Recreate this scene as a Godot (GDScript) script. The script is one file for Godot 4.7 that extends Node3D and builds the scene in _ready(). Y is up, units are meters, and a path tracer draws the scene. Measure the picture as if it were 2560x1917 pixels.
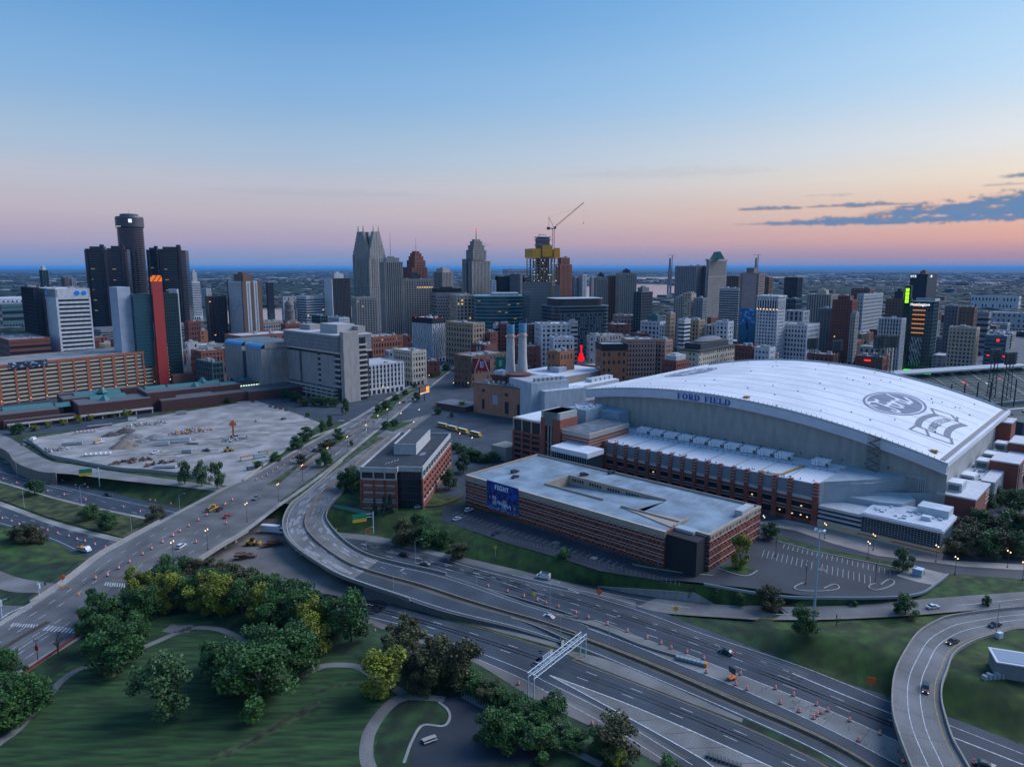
extends Node3D
# A downtown seen from the air at dusk. Metres, y up, street level at 0, freeway trench floor at -6.
# The stadium, its garage and most downtown blocks follow the street grid turned by GRID degrees.
const GRID := 47.0
const FLOOR := -6.0
var taken := {}
var mats := {}
var tex := {}

class Mb:
	var v := PackedVector3Array()
	func tri(a: Vector3, b: Vector3, c: Vector3) -> void:
		v.append(a); v.append(b); v.append(c)
	func quad(a: Vector3, b: Vector3, c: Vector3, d: Vector3) -> void:
		v.append(a); v.append(b); v.append(c); v.append(a); v.append(c); v.append(d)
	func box(c: Vector3, s: Vector3, bottom := false) -> void:
		hx(c.x - s.x / 2, c.x + s.x / 2, c.y - s.y / 2, c.y + s.y / 2, c.z - s.z / 2, c.z + s.z / 2, bottom)
	func hx(x0: float, x1: float, y0: float, y1: float, z0: float, z1: float, bottom := false) -> void:
		var a := Vector3(x0, y0, z0); var b := Vector3(x1, y0, z0); var c := Vector3(x1, y0, z1); var d := Vector3(x0, y0, z1)
		var e := Vector3(x0, y1, z0); var f := Vector3(x1, y1, z0); var g := Vector3(x1, y1, z1); var h := Vector3(x0, y1, z1)
		quad(e, f, g, h); quad(d, h, g, c); quad(b, f, e, a); quad(a, e, h, d); quad(c, g, f, b)
		if bottom: quad(a, d, c, b)
	func obox(c: Vector3, s: Vector3, yaw: float) -> void:      # a box turned about y by yaw degrees
		var b := Basis(Vector3.UP, deg_to_rad(yaw))
		tbox(Transform3D(b, c), s)
	func tbox(t: Transform3D, s: Vector3) -> void:
		var m := Mb.new(); m.hx(-s.x / 2, s.x / 2, -s.y / 2, s.y / 2, -s.z / 2, s.z / 2, true)
		for p in m.v: v.append(t * p)
	func bar(a: Vector3, b: Vector3, r: float, n := 4, r2 := -1.0) -> void:   # a tapered rod from a to b
		if r2 < 0: r2 = r
		var d := (b - a).normalized()
		var s := d.cross(Vector3.UP if absf(d.y) < 0.95 else Vector3.RIGHT).normalized(); var t := d.cross(s)
		for i in n:
			var p := s * cos(TAU * i / n + PI / 4) + t * sin(TAU * i / n + PI / 4)
			var q := s * cos(TAU * (i + 1) / n + PI / 4) + t * sin(TAU * (i + 1) / n + PI / 4)
			quad(a + p * r, b + p * r2, b + q * r2, a + q * r)
			tri(b, b + q * r2, b + p * r2)
	func lathe(c: Vector3, prof: Array, n := 16, sx := 1.0, sz := 1.0) -> void:    # prof: Vector2(radius, y)
		for k in prof.size() - 1:
			for i in n:
				var a0 := TAU * i / n; var a1 := TAU * (i + 1) / n
				var u0 := Vector3(cos(a0) * sx, 0, sin(a0) * sz); var u1 := Vector3(cos(a1) * sx, 0, sin(a1) * sz)
				var p: Vector2 = prof[k]; var q: Vector2 = prof[k + 1]
				if p.x > 0.001: tri(c + u0 * p.x + Vector3(0, p.y, 0), c + u0 * q.x + Vector3(0, q.y, 0), c + u1 * p.x + Vector3(0, p.y, 0))
				if q.x > 0.001: tri(c + u1 * p.x + Vector3(0, p.y, 0), c + u0 * q.x + Vector3(0, q.y, 0), c + u1 * q.x + Vector3(0, q.y, 0))
	func prism(poly: PackedVector2Array, y0: float, y1: float, top := true) -> void:  # poly in x, z
		for i in poly.size():
			var p := poly[i]; var q := poly[(i + 1) % poly.size()]
			quad(Vector3(p.x, y0, p.y), Vector3(p.x, y1, p.y), Vector3(q.x, y1, q.y), Vector3(q.x, y0, q.y))
		if top: flat(poly, y1)
	func flat(poly: PackedVector2Array, y: float) -> void:
		var ids := Geometry2D.triangulate_polygon(poly)
		for i in ids: v.append(Vector3(poly[i].x, y, poly[i].y))
	func strip(a: Array, b: Array, dy := 0.0) -> void:     # a sheet between two lines with as many points each
		for i in a.size() - 1:
			var o := Vector3(0, dy, 0)
			quad(a[i] + o, a[i + 1] + o, b[i + 1] + o, b[i] + o)
	func ribbon(p: Array, w: float, dy := 0.0) -> void:
		for i in p.size() - 1:
			piece(p[i], p[i + 1], w, dy)
	func piece(a: Vector3, b: Vector3, w: float, dy: float) -> void:
		var d: Vector3 = b - a
		var s := Vector3(-d.z, 0, d.x).normalized() * w / 2; var o := Vector3(0, dy, 0)
		quad(a + s + o, b + s + o, b - s + o, a - s + o)
	func wall(p: Array, w: float, y0: float, y1: float) -> void:   # an upright band along a line, y0..y1 above it
		for i in p.size() - 1:
			var a: Vector3 = p[i]; var b: Vector3 = p[i + 1]; var d := b - a
			var s := Vector3(-d.z, 0, d.x).normalized() * w / 2
			var l := Vector3(0, y0, 0); var h := Vector3(0, y1, 0)
			quad(a + s + h, b + s + h, b - s + h, a - s + h)
			quad(a + s + l, a + s + h, b + s + h, b + s + l); quad(a - s + l, b - s + l, b - s + h, a - s + h)
			if i == 0: quad(a + s + l, a - s + l, a - s + h, a + s + h)
			if i == p.size() - 2: quad(b + s + l, b + s + h, b - s + h, b - s + l)
	func add(m: Mb, t: Transform3D) -> void:
		for p in m.v: v.append(t * p)

func V(x: float, y: float, z: float) -> Vector3: return Vector3 (x, y, z)
func V2(x: float, y: float) -> Vector2: return Vector2 (x, y)
func P(y: float, a: Array) -> Array:      # a level line through x, z pairs
	var r := []
	for i in range(0, a.size(), 2): r.append(Vector3 (a[i], y, a[i + 1]))
	return r
func P3(a: Array) -> Array:               # a line through x, y, z triples
	var r := []
	for i in range(0, a.size(), 3): r.append(Vector3 (a[i], a[i + 1], a[i + 2]))
	return r
func numbered(n: String) -> String:
	taken[n] = taken.get(n, -1) + 1
	return n if taken[n] == 0 else "%s_%03d" % [n, taken[n]]
func mesh_of(m: Mb) -> ArrayMesh:
	var a := []; a.resize(Mesh.ARRAY_MAX); a[Mesh.ARRAY_VERTEX] = m.v
	var am := ArrayMesh.new()
	if m.v.size() > 2: am.add_surface_from_arrays(Mesh.PRIMITIVE_TRIANGLES, a)
	return am
func part(called: String, shape, mat: Material, parent: Node, at := Vector3.ZERO) -> MeshInstance3D:
	var o := MeshInstance3D.new(); o.name = called
	o.mesh = mesh_of(shape) if shape is Mb else shape
	if shape is Mb: shape.v = PackedVector3Array()
	o.material_override = mat; o.position = at
	parent.add_child(o, true)
	return o
func stuff(o: Node) -> Node:
	o.set_meta("kind", "stuff"); return o
func thing(called: String, label: String, category: String, at := Vector3.ZERO, yaw := .0, group := "") -> Node3D:
	var o := Node3D.new(); o.name = numbered(called); add_child(o)
	o.position = at; o.rotation_degrees.y = yaw
	return tag(o, label, category, group)
func tag(o: Node, label: String, category: String, group := "") -> Node:
	o.set_meta("label", label); o.set_meta("category", category)
	if group: o.set_meta("group", group)
	return o
func struct(called: String, shape, mat: Material, label := "") -> MeshInstance3D:
	var o := part(numbered(called), shape, mat, self)
	o.set_meta("kind", "structure")
	if label: o.set_meta("label", label)
	return o
func dup(root: Node3D, at: Vector3, yaw: float, label: String, group := "") -> Node3D:
	var r: Node3D = root.duplicate(); r.name = numbered(root.get_meta("base")); add_child(r)
	r.position = at; r.rotation_degrees.y = yaw; r.set_meta("label", label)
	if group: r.set_meta("group", group)
	return r

func lin(r: float, g: float, b: float) -> Color: return Color(r, g, b).linear_to_srgb()
func mat(key: String, c: Color, rough := .85, metal := .0, texture := "", scale := .1) -> StandardMaterial3D:
	if mats.has(key): return mats[key]
	var m := StandardMaterial3D.new()
	m.resource_name = key; m.albedo_color = c; m.roughness = rough; m.metallic = metal
	if texture:
		m.albedo_texture = tex[texture]; m.uv1_triplanar = true; m.uv1_world_triplanar = true; m.uv1_scale = Vector3.ONE * scale
	mats[key] = m
	return m
func paint(c: Array, rough := .85, texture := "", scale := .1) -> StandardMaterial3D:
	return mat("paint %.3f %.3f %.3f %.2f %s %.3f" % [c[0], c[1], c[2], rough, texture, scale], lin(c[0], c[1], c[2]), rough, .0, texture, scale)
func glow(key: String, c: Color, e: float) -> StandardMaterial3D:
	if mats.has(key): return mats[key]
	var m := StandardMaterial3D.new()
	m.albedo_color = c.darkened(.5); m.emission_enabled = true; m.emission = c; m.emission_energy_multiplier = e
	mats[key] = m
	return m
func noise_image(n: int, f: float, s: int, lo: float, hi: float, oct := 4, stretch := 1.0, f2 := .0, across := false) -> ImageTexture:
	var a := FastNoiseLite.new(); a.seed = s; a.frequency = f; a.fractal_octaves = oct; a.noise_type = FastNoiseLite.TYPE_SIMPLEX_SMOOTH
	var im := a.get_seamless_image(n, n if stretch == 1.0 else int(n / stretch))
	if stretch != 1.0: im.resize(n, n, Image.INTERPOLATE_CUBIC)
	var b := FastNoiseLite.new(); b.seed = s + 9; b.frequency = f2; b.fractal_octaves = 2
	var fine: Image = b.get_seamless_image(n, n) if f2 > 0 else null
	var o := Image.create(n, n, false, Image.FORMAT_RGB8)
	for y in n:
		for x in n:
			var t := im.get_pixel(x, y).r
			if fine: t = t * .62 + fine.get_pixel(x, y).r * .38
			t = lerpf(lo, hi, clampf((t - .25) * 2.0,0,1))
			o.set_pixel(x, y, Color(t, t, t))
	if across: o.rotate_90(CLOCKWISE)
	o.generate_mipmaps()
	return ImageTexture.create_from_image(o)
func smooth(p: Array, per := 6) -> Array:
	var r := []
	for i in p.size() - 1:
		var a: Vector3 = p[maxi(i - 1,0)]; var b: Vector3 = p[i]; var c: Vector3 = p[i + 1]; var d: Vector3 = p[mini(i + 2, p.size() - 1)]
		for k in per: r.append(b.cubic_interpolate(c, a, d, float(k) / per))
	r.append(p[-1])
	return r
func even(p: Array, n: int) -> Array:
	var l := [.0]
	for i in p.size() - 1: l.append(l[i] + p[i].distance_to(p[i + 1]))
	var r := []; var k := 0
	for i in n + 1:
		var t: float = l[-1] * i / n
		while k < p.size() - 2 and l[k + 1] < t: k += 1
		r.append(p[k].lerp(p[k + 1], clampf((t - l[k]) / maxf(l[k + 1] - l[k],.001),0,1)))
	return r
func length_of(p: Array) -> float:
	var s := .0
	for i in p.size() - 1: s += p[i].distance_to(p[i + 1])
	return s
func dashes(m: Mb, p: Array, w: float, on: float, off: float, dy: float, start := .0) -> void:
	var n := int(length_of(p)); var q := even(p, n); var t := start
	while t + on < n:
		m.piece(q[int(t)], q[mini(int(t + on), n)], w, dy); t += on + off
func shifted(p: Array, side: float, dy := .0) -> Array:
	var r := []
	for i in p.size():
		var d: Vector3 = p[mini(i + 1, p.size() - 1)] - p[maxi(i - 1,0)]
		r.append(p[i] + V(-d.z, 0, d.x).normalized() * side + V(0, dy, 0))
	return r
func xz(p: Array) -> PackedVector2Array:
	var r := PackedVector2Array()
	for q in p: r.append(V2(q.x, q.z))
	return r

# ---- sky: dusk, the sun just gone down to the right of the view
const SKY := [[.0,122,146,184,140,140,166],[.8,134,147,184,172,142,160],[2.0,168,158,182,216,166,156],[4.0,186,177,188,228,192,172],[6.2,184,187,201,230,218,204],[8.2,166,187,210,220,223,227],
	[13.0,130,173,216,180,212,240],[19.0,96,152,208,152,197,238],[30.0,94,148,210,126,178,228],[55.0,88,136,204,100,152,214],[90.0,84,130,198,84,130,198]]
func sky_at(el: float, az: float) -> Color:
	var k := 0
	while k < SKY.size() - 2 and SKY[k + 1][0] < el: k += 1
	var a: Array = SKY[k]; var b: Array = SKY[k + 1]
	var t := clampf((el - a[0]) / (b[0] - a[0]),0,1)
	t = t * t * (3 - 2 * t) * .35 + t * .65
	var cool := Color(lerpf(a[1], b[1], t), lerpf(a[2], b[2], t), lerpf(a[3], b[3], t)) / 255.0
	var warm := Color(lerpf(a[4], b[4], t), lerpf(a[5], b[5], t), lerpf(a[6], b[6], t)) / 255.0
	var w := pow(.5 + .5 * cos(deg_to_rad(az - 68.0)),4.0)
	w = clampf((w - .09) * 1.7,0,1.2)
	var c := cool.lerp(warm, w)
	return c.srgb_to_linear()
func make_sky() -> Sky:
	var im := Image.create(1024,512, false, Image.FORMAT_RGBF)
	for y in 512:
		var el := 90.0 - (y + .5) * 180.0 / 512
		for x in 1024: im.set_pixel(x, y, sky_at(maxf(el, 0), (x + .5) * 360.0 / 1024))
	im.resize(4096,2048, Image.INTERPOLATE_BILINEAR)
	var n := FastNoiseLite.new(); n.seed = 21; n.frequency = 1.0; n.fractal_octaves = 5
	var banks := [[30.0,3.2,13.0,.42,1.0],[33.5,3.7,8.0,.75,1.0],[38.5,4.1,7.0,1.15,1.0],[19.5,4.3,2.6,.17,.8],[25.5,4.35,3.6,.2,.85],[23.5,5.1,2.0,.1,.25],[36.0,5.8,3.0,.18,.8],[50.0,4.4,10.0,.9,.9],[74.0,5.0,16.0,.7,.7],[-2.2,1.75,.9,.14,.25],[35.0,5.3,2.5,.1,.5],[12.0,7.0,9.0,.5,.07],[-14.0,5.5,10.0,.4,.06]]
	for b in banks:
		for y in range(int((90.0 - b[1] - b[3] * 2.5) / 180 * 2048), int((90.0 - b[1] + b[3] * 2.5) / 180 * 2048) + 1):
			var el := 90.0 - (y + .5) * 180.0 / 2048
			for xx in range(int((b[0] - b[2]) / 360 * 4096), int((b[0] + b[2]) / 360 * 4096)):
				var x := posmod(xx, 4096)
				var az := (xx + .5) * 360.0 / 4096
				var q: float = absf(az - b[0]) / b[2]; var e: float = (el - b[1]) / b[3]
				var lump := n.get_noise_2d(az * .55, el * 2.2)
				var fine := n.get_noise_2d(az * 1.9 + 60, el * 6.0)
				var top: float = 1.0 + lump * .9 + fine * .45
				var dns: float = (1.0 - pow(q, 2.2)) * top - (absf(e) if e > 0 else absf(e) * 1.9)
				var a: float = clampf(smoothstep(-.15,.4, dns) * b[4] * (.97 + lump * .15),0,.97)
				if a > .01:
					var c := im.get_pixel(x, y)
					var body := Color(.055,.12,.24).lerp(Color(.13,.2,.34), clampf(.3 + e * .3 + fine * .6,0,1))
					im.set_pixel(x, y, c.lerp(body, a))
	var p := PanoramaSkyMaterial.new(); p.panorama = ImageTexture.create_from_image(im)
	var s := Sky.new(); s.sky_material = p
	return s

func _ready() -> void:
	var cam := Camera3D.new(); cam.name = "camera"; add_child(cam)
	cam.position = V(0,117,0); cam.rotation_degrees = V(-9.27,0,0)
	cam.fov = 56.77; cam.near = 1.0; cam.far = 400000.0; cam.current = true
	var env := Environment.new()
	env.background_mode = Environment.BG_SKY; env.sky = make_sky()
	env.background_energy_multiplier = .9
	env.tonemap_mode = Environment.TONE_MAPPER_LINEAR; env.tonemap_exposure = 1.17
	env.sdfgi_enabled = true; env.ssao_enabled = true; env.ssil_enabled = true
	env.fog_enabled = true; env.fog_density = .00002; env.fog_light_color = Color(.42,.74,1.0)
	var we := WorldEnvironment.new(); we.name = "sky"; we.environment = env; add_child(we)
	var sun := DirectionalLight3D.new(); sun.name = "sun"; add_child(sun)
	sun.light_color = Color(.92,.93,1.0); sun.light_energy = 1.05; sun.light_angular_distance = 45.0; sun.shadow_enabled = true
	sun.rotation_degrees = V(-38,112,0)
	make_textures()
	make_ground()
	build_stadium()
	build_garage()
	build_office()
	build_skyline()
	build_infill()
	build_riverfront()
	build_casino_quarter()
	build_concrete_courts()
	build_landmarks()
	build_unfinished_tower()
	build_glass_bank_tower()
	build_power_plant()
	build_billboards()
	build_ballpark()
	build_bridge_pylons()
	build_trees()
	build_barrels()
	build_lamps()
	build_cars()
	build_parking_and_street()
	build_road_furniture()
	build_construction_site()

func make_textures() -> void:
	tex.mottle = noise_image(1024,.004,3,.72,1.0,8,1.0,.16)
	tex.soft = noise_image(256,.012,5,.91,1.0,4,1.0,.2)
	tex.streak = noise_image(512,.02,8,.84,1.0,4,6.0,.15)
	tex.grass = noise_image(512,.01,11,.42,1.0,6,1.0,.45)
	tex.mow = noise_image(512,.03,19,.55,1.0,5,8.0,.4, true)
	tex.leaf = noise_image(256,.03,14,.45,1.0,5,1.0,.3)

# ---- ground, water, roads
var trench := PackedVector2Array()
var slip_line := []
var noise := FastNoiseLite.new()
func ground_height(x: float, z: float) -> float:
	var p := V2(x, z); var h := .0
	if x > -420 and x < 460 and z > -560 and z < -60:
		var d := 1e9
		if not Geometry2D.is_point_in_polygon(p, trench):
			for i in trench.size():
				var a := trench[i]; var b := trench[(i + 1) % trench.size()]
				d = minf(d, p.distance_squared_to(Geometry2D.get_closest_point_to_segment(p, a, b)))
			d = sqrt(d)
		else: d = .0
		h = FLOOR * (1.0 - smoothstep(2.5,13.0, d)) if d < 13.0 else .0
		var near := 20.0; var ry := .0
		for i in slip_line.size() - 1:
			var a: Vector3 = slip_line[i]; var b: Vector3 = slip_line[i + 1]
			var q := Geometry2D.get_closest_point_to_segment(p, V2(a.x, a.z), V2(b.x, b.z))
			if p.distance_to(q) < near:
				near = p.distance_to(q)
				ry = lerpf(a.y, b.y, q.distance_to(V2(a.x, a.z)) / maxf(.01, V2(a.x, a.z).distance_to(V2(b.x, b.z))))
		if near < 20: h = lerpf(ry - .3, h, smoothstep(9.5,20.0, near))
	return h
func axis(lo: float, hi: float, step: float, far: float) -> Array:
	var r := []; var x := lo
	while x <= hi: r.append(x); x += step
	var s := step; x = hi
	while x < far: s *= 1.35; x += s; r.append(x)
	s = step; x = lo
	while x > -far: s *= 1.35; x -= s; r.push_front(x)
	return r
func make_terrain() -> void:
	var xs := axis(-300,400,4.0,160000.0); var zs := axis(-540,-100,4.0,160000.0)
	var v := PackedVector3Array(); var c := PackedColorArray(); var ids := PackedInt32Array()
	for z in zs:
		for x in xs:
			v.append(V(x, ground_height(x, z), z))
			var n := noise.get_noise_2d(x * .02, z * .02); var m := noise.get_noise_2d(x * .11 + 300, z * .11)
			var near := Color(.034,.1,.01).lerp(Color(.07,.098,.018), clampf(.4 + n * .7 + m * .7,0,1))
			if x < 90 and z > -270 : near = Color(.015,.062,.015).lerp(Color(.032,.075,.018), clampf(.3 + n * .9 + m * .5,0,1))
			var far := Color(.009,.027,.022).lerp(Color(.02,.042,.035), clampf(.4 + n, 0,1))
			c.append(near.lerp(far, smoothstep(700,1500, V2(x, z).length())))
	var w := xs.size()
	for j in zs.size() - 1:
		for i in w - 1:
			var a := j * w + i
			ids.append_array([a, a + 1, a + w, a + 1, a + w + 1, a + w])
	var arr := []; arr.resize(Mesh.ARRAY_MAX)
	var nr := PackedVector3Array(); nr.resize(v.size())
	for i in range(0, ids.size(),3):
		var f := (v[ids[i + 2]] - v[ids[i]]).cross(v[ids[i + 1]] - v[ids[i]]); if f.y < 0: f = -f
		for k in 3: nr[ids[i + k]] += f
	for i in nr.size(): nr[i] = nr[i].normalized()
	arr[Mesh.ARRAY_VERTEX] = v; arr[Mesh.ARRAY_COLOR] = c; arr[Mesh.ARRAY_INDEX] = ids; arr[Mesh.ARRAY_NORMAL] = nr
	var am := ArrayMesh.new(); am.add_surface_from_arrays(Mesh.PRIMITIVE_TRIANGLES, arr)
	var m := StandardMaterial3D.new(); m.vertex_color_use_as_albedo = true; m.roughness = .95
	m.albedo_texture = tex.grass; m.uv1_triplanar = true; m.uv1_world_triplanar = true; m.uv1_scale = Vector3.ONE * .021
	struct("ground", am, m)
func road(called: String, a: Array, b: Array, m: Material, dy := .05, n := 60) -> MeshInstance3D:
	var s := Mb.new(); s.strip(even(smooth(a), n), even(smooth(b), n), dy)
	return struct(called, s, m)
func line(o: Node, p: Array, w: float, yellow := false, dy := .08, called := "") -> void:
	var s := Mb.new(); s.ribbon(even(smooth(p),80), w, dy)
	part(called if called else ("yellow_line" if yellow else "white_line"), s, mat_yellow() if yellow else mat_white(), o)
var dash_mesh := PlaneMesh.new()
func dashed(o: Node, p: Array, on := 3.8, off := 11.44, w := .2, start := .0, dy := .08) -> void:
	var q := smooth(p); var n := int(length_of(q)); q = even(q, n); var t := start
	if w < .21 and on > 1.5:
		var m := Mb.new()
		for e in [-2.6,-1.1,1.1,2.6]: m.ribbon(shifted(q, e),.55, dy - .018)
		stuff(part("tyre_wear", m, paint([.034,.048,.064] if on > 3.1 else [.12,.117,.113],.7, "mottle", .011), o))
	dash_mesh.size = Vector2.ONE
	while t + on < n:
		var a: Vector3 = q[int(t)]; var b: Vector3 = q[mini(int(t + on), n)]
		var d := part("lane_dash", dash_mesh, mat_white(), o, (a + b) / 2 + V(0, dy, 0))
		d.rotation.y = atan2(-(b - a).z, (b - a).x); d.scale = V(on, 1, w)
		t += on + off
func mat_white() -> Material: return paint([.62,.64,.64],.7, "mottle", .15)
func mat_yellow() -> Material: return paint([.5,.3,.06],.7, "mottle", .15)
func concrete() -> Material: return paint([.3,.295,.28],.9, "streak", .05)
func pavement() -> Material: return paint([.34,.32,.29],.9, "mottle", .011)
func old_concrete() -> Material: return paint([.19,.185,.175],.9, "mottle", .011)
func asphalt() -> Material: return paint([.046,.062,.08],.8, "mottle", .011)
func dark_asphalt() -> Material: return paint([.026,.036,.048],.75, "mottle", .011)
func grass_mat() -> Material: return paint([.036,.1,.012],.95, "grass", .03)
func olive_grass() -> Material: return paint([.075,.098,.02],.95, "grass", .025)
func area(called: String, p: Array, y: float, m: Material, soft := 0) -> MeshInstance3D:
	var s := Mb.new(); s.flat(xz(smooth(p + [p[0]], soft).slice(0,-1) if soft else p), y)
	return struct(called, s, m)

func make_ground() -> void:
	noise.seed = 4; noise.frequency = .5; noise.fractal_octaves = 4
	trench = xz(P(-6,[-564.3,-583.7,-338.7,-455.5,-305.9,-422.6,-283.7,-407.4,-285.9,-415.8,-260.4,-398.6,-218.8,-377.1,-168.7,-350.2,-144.5,-340.7,-116.5,-334.9,-98.8,-321.4,-79.5,-317.8,-60.1,-312.3,-43.2,-301.8,-23,-290.6,2,-277,17.3,-267.9,33.3,-260.6,54.8,-251.8,73.6,-245,56.3,-239.2,73.1,-221.8,87,-207.6,97.1,-198.1,110.2,-188.5,121.7,-178.9,133.7,-167.7,158.7,-145.7,105.5,-90.2,76.2,-102.3,41.7,-158.3,36.1,-161.2,23.4,-173.5,6.2,-187.7,-13.2,-208,-32,-219.3,-50.7,-232.2,-78,-249.5,-109.9,-270.5,-135.3,-280.2,-177.7,-288.9,-189.4,-292.8,-211.1,-307.9,-245,-324,-387,-394]))
	slip_line = P3([53.7,-6,-246.9,81.6,-5.8,-239.8,102.9,-4.6,-235.8]) + P3([93.6,-3.8,-234.8,117.9,-2.2,-232.4,149.1,-.8,-234,183.4,0,-238.4,214.1,0,-245.1])
	make_terrain()
	make_city_floor()
	make_freeway()
	make_left_freeway()
	make_avenue()
	make_ramps()
	make_banks()
	make_park_paths()
func make_city_floor() -> void:
	area("city_ground", P(0,[-509.2,-443.1,-363.9,-491.9,-353.1,-484.7,-307.5,-512.3,-271.2,-605.8,-247.1,-624.7,-185.3,-555.3,-121.3,-525.9,-91.2,-493.1,-69,-423.9,-61.4,-389.9,-24.3,-344.5,36.7,-280.6,56.1,-260.9,76.9,-257.3,109.6,-296.1,136.3,-303.3,171.5,-270.4,215.5,-253.7,473.5,-272.4]) + [V(2600,0,-1900), V(1400,0,-2500), V(-500,0,-1650), V(-1250,0,-1180)],.03, asphalt())
	area("river", [V(-4200,0,-620), V(-1250,0,-1230), V(-760,0,-1420), V(-330,0,-1640), V(150,0,-2000), V(330,0,-2500), V(520,0,-2700), V(1250,0,-4500), V(900,0,-5200), V(300,0,-4300), V(-50,0,-3300), V(-250,0,-2500), V(-800,0,-2050), V(-1300,0,-1830), V(-4200,0,-1500)],.5, mat("water", lin(.02,.035,.05),.12))
	area("river_bend", [V(420,0,-7000), V(2600,0,-7600), V(4300,0,-9600), V(1500,0,-9000)],.6, mats.water)
	var rng := RandomNumberGenerator.new(); rng.seed = 5
	var cube := BoxMesh.new(); cube.size = Vector3.ONE
	var tones := [[.34,.36,.38],[.1,.11,.12],[.11,.07,.055],[.045,.05,.06]]
	for k in 4:
		var mm := MultiMesh.new(); mm.transform_format = MultiMesh.TRANSFORM_3D; mm.mesh = cube; mm.instance_count = 420 if k == 0 else 1300
		for i in mm.instance_count:
			var az := rng.randf_range(-42,42); var d := 1500.0 * pow(rng.randf_range(1.2,9.0),.95 + .25 * rng.randf())
			if k > 0 and i % 3 == 0: d = rng.randf_range(1500,3000)
			var p := V(sin(deg_to_rad(az)) * d, 0,-cos(deg_to_rad(az)) * d)
			if wet(p): p.y = -60
			var big := 1.0 + (d / 3200.0)
			var s := V(rng.randf_range(9,34) * big, rng.randf_range(5,9) * (2.2 if rng.randf() < .06 else 1.0), rng.randf_range(9,24) * big)
			if k == 0: s = V(s.x * 2.2,7, s.z * 1.5)
			mm.set_instance_transform(i, Transform3D(Basis(Vector3.UP, deg_to_rad(47 + (90 if rng.randf() < .5 else 0))) * Basis.from_scale(s), p + V(0, s.y / 2,0)))
		var o := MultiMeshInstance3D.new(); o.multimesh = mm; o.name = ["pale_warehouses", "grey_suburb_houses", "brick_suburb_houses", "dark_suburb_houses"][k]; o.material_override = paint(tones[k],.9)
		add_child(o); stuff(o)
		tag(o, ["pale flat roofed sheds scattered over the plain to the horizon", "grey low houses scattered over the far suburbs", "brick low houses scattered over the far suburbs", "dark roofed low houses scattered over the far suburbs"][k], "suburb")
	var clump := Mb.new()
	clump.lathe(Vector3.ZERO, [V2(.5,0), V2(1,.35), V2(.85,.75), V2(.4,1.0), V2(0,1.05)],7)
	var wood := MultiMesh.new(); wood.transform_format = MultiMesh.TRANSFORM_3D; wood.mesh = mesh_of(clump); wood.instance_count = 14000
	for i in 14000:
		var az := rng.randf_range(-43,43); var d := 1450.0 * pow(rng.randf_range(1.0,14.0),1.0)
		if i % 2 == 0: d = rng.randf_range(1400,5000)
		var p := V(sin(deg_to_rad(az)) * d, 0,-cos(deg_to_rad(az)) * d)
		var s := rng.randf_range(5,10) * (1.0 + d / 5000.0)
		if wet(p) or (d < 2300 and az > -8 and rng.randf() < .5): p.y = -90
		wood.set_instance_transform(i, Transform3D(Basis.from_scale(V(s * rng.randf_range(1.2,2.6), rng.randf_range(7,11), s)), p))
	var wo := MultiMeshInstance3D.new(); wo.multimesh = wood; wo.name = "far_woods"; wo.material_override = paint([.012,.03,.02],.95)
	add_child(wo); stuff(wo); tag(wo, "dark tree cover spread over the far suburbs up to the horizon", "woods")
	var dot := MultiMesh.new(); dot.transform_format = MultiMesh.TRANSFORM_3D; dot.mesh = cube; dot.instance_count = 420
	for i in 420:
		var az := rng.randf_range(-3,40) if i % 4 else rng.randf_range(-40,0)
		var d := rng.randf_range(1400,7000)
		var p := V(sin(deg_to_rad(az)) * d, 9,-cos(deg_to_rad(az)) * d)
		if wet(p): p.y = -60
		dot.set_instance_transform(i, Transform3D(Basis.from_scale(Vector3.ONE * (.5 + d / 4200.0)), p))
	var lo := MultiMeshInstance3D.new(); lo.multimesh = dot; lo.name = "far_street_lights"; lo.material_override = glow("far light", Color(1.0,.82,.58),1.6)
	add_child(lo); stuff(lo); tag(lo, "pinpoints of lit street lamps over the far suburbs", "street lights")
func wet(p: Vector3) -> bool:
	var q := V2(p.x, p.z)
	return Geometry2D.is_point_in_polygon(q, shore_a) or Geometry2D.is_point_in_polygon(q, shore_b)
var shore_a := PackedVector2Array([V2(-4200,-600), V2(-1250,-1210), V2(-760,-1400), V2(-330,-1620), V2(170,-1990), V2(350,-2500), V2(540,-2700), V2(1280,-4500), V2(900,-5220), V2(280,-4310), V2(-70,-3300), V2(-270,-2500), V2(-810,-2070), V2(-1300,-1850), V2(-4200,-1520)])
var shore_b := PackedVector2Array([V2(420,-7000), V2(2600,-7600), V2(4300,-9600), V2(1500,-9000)])

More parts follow.
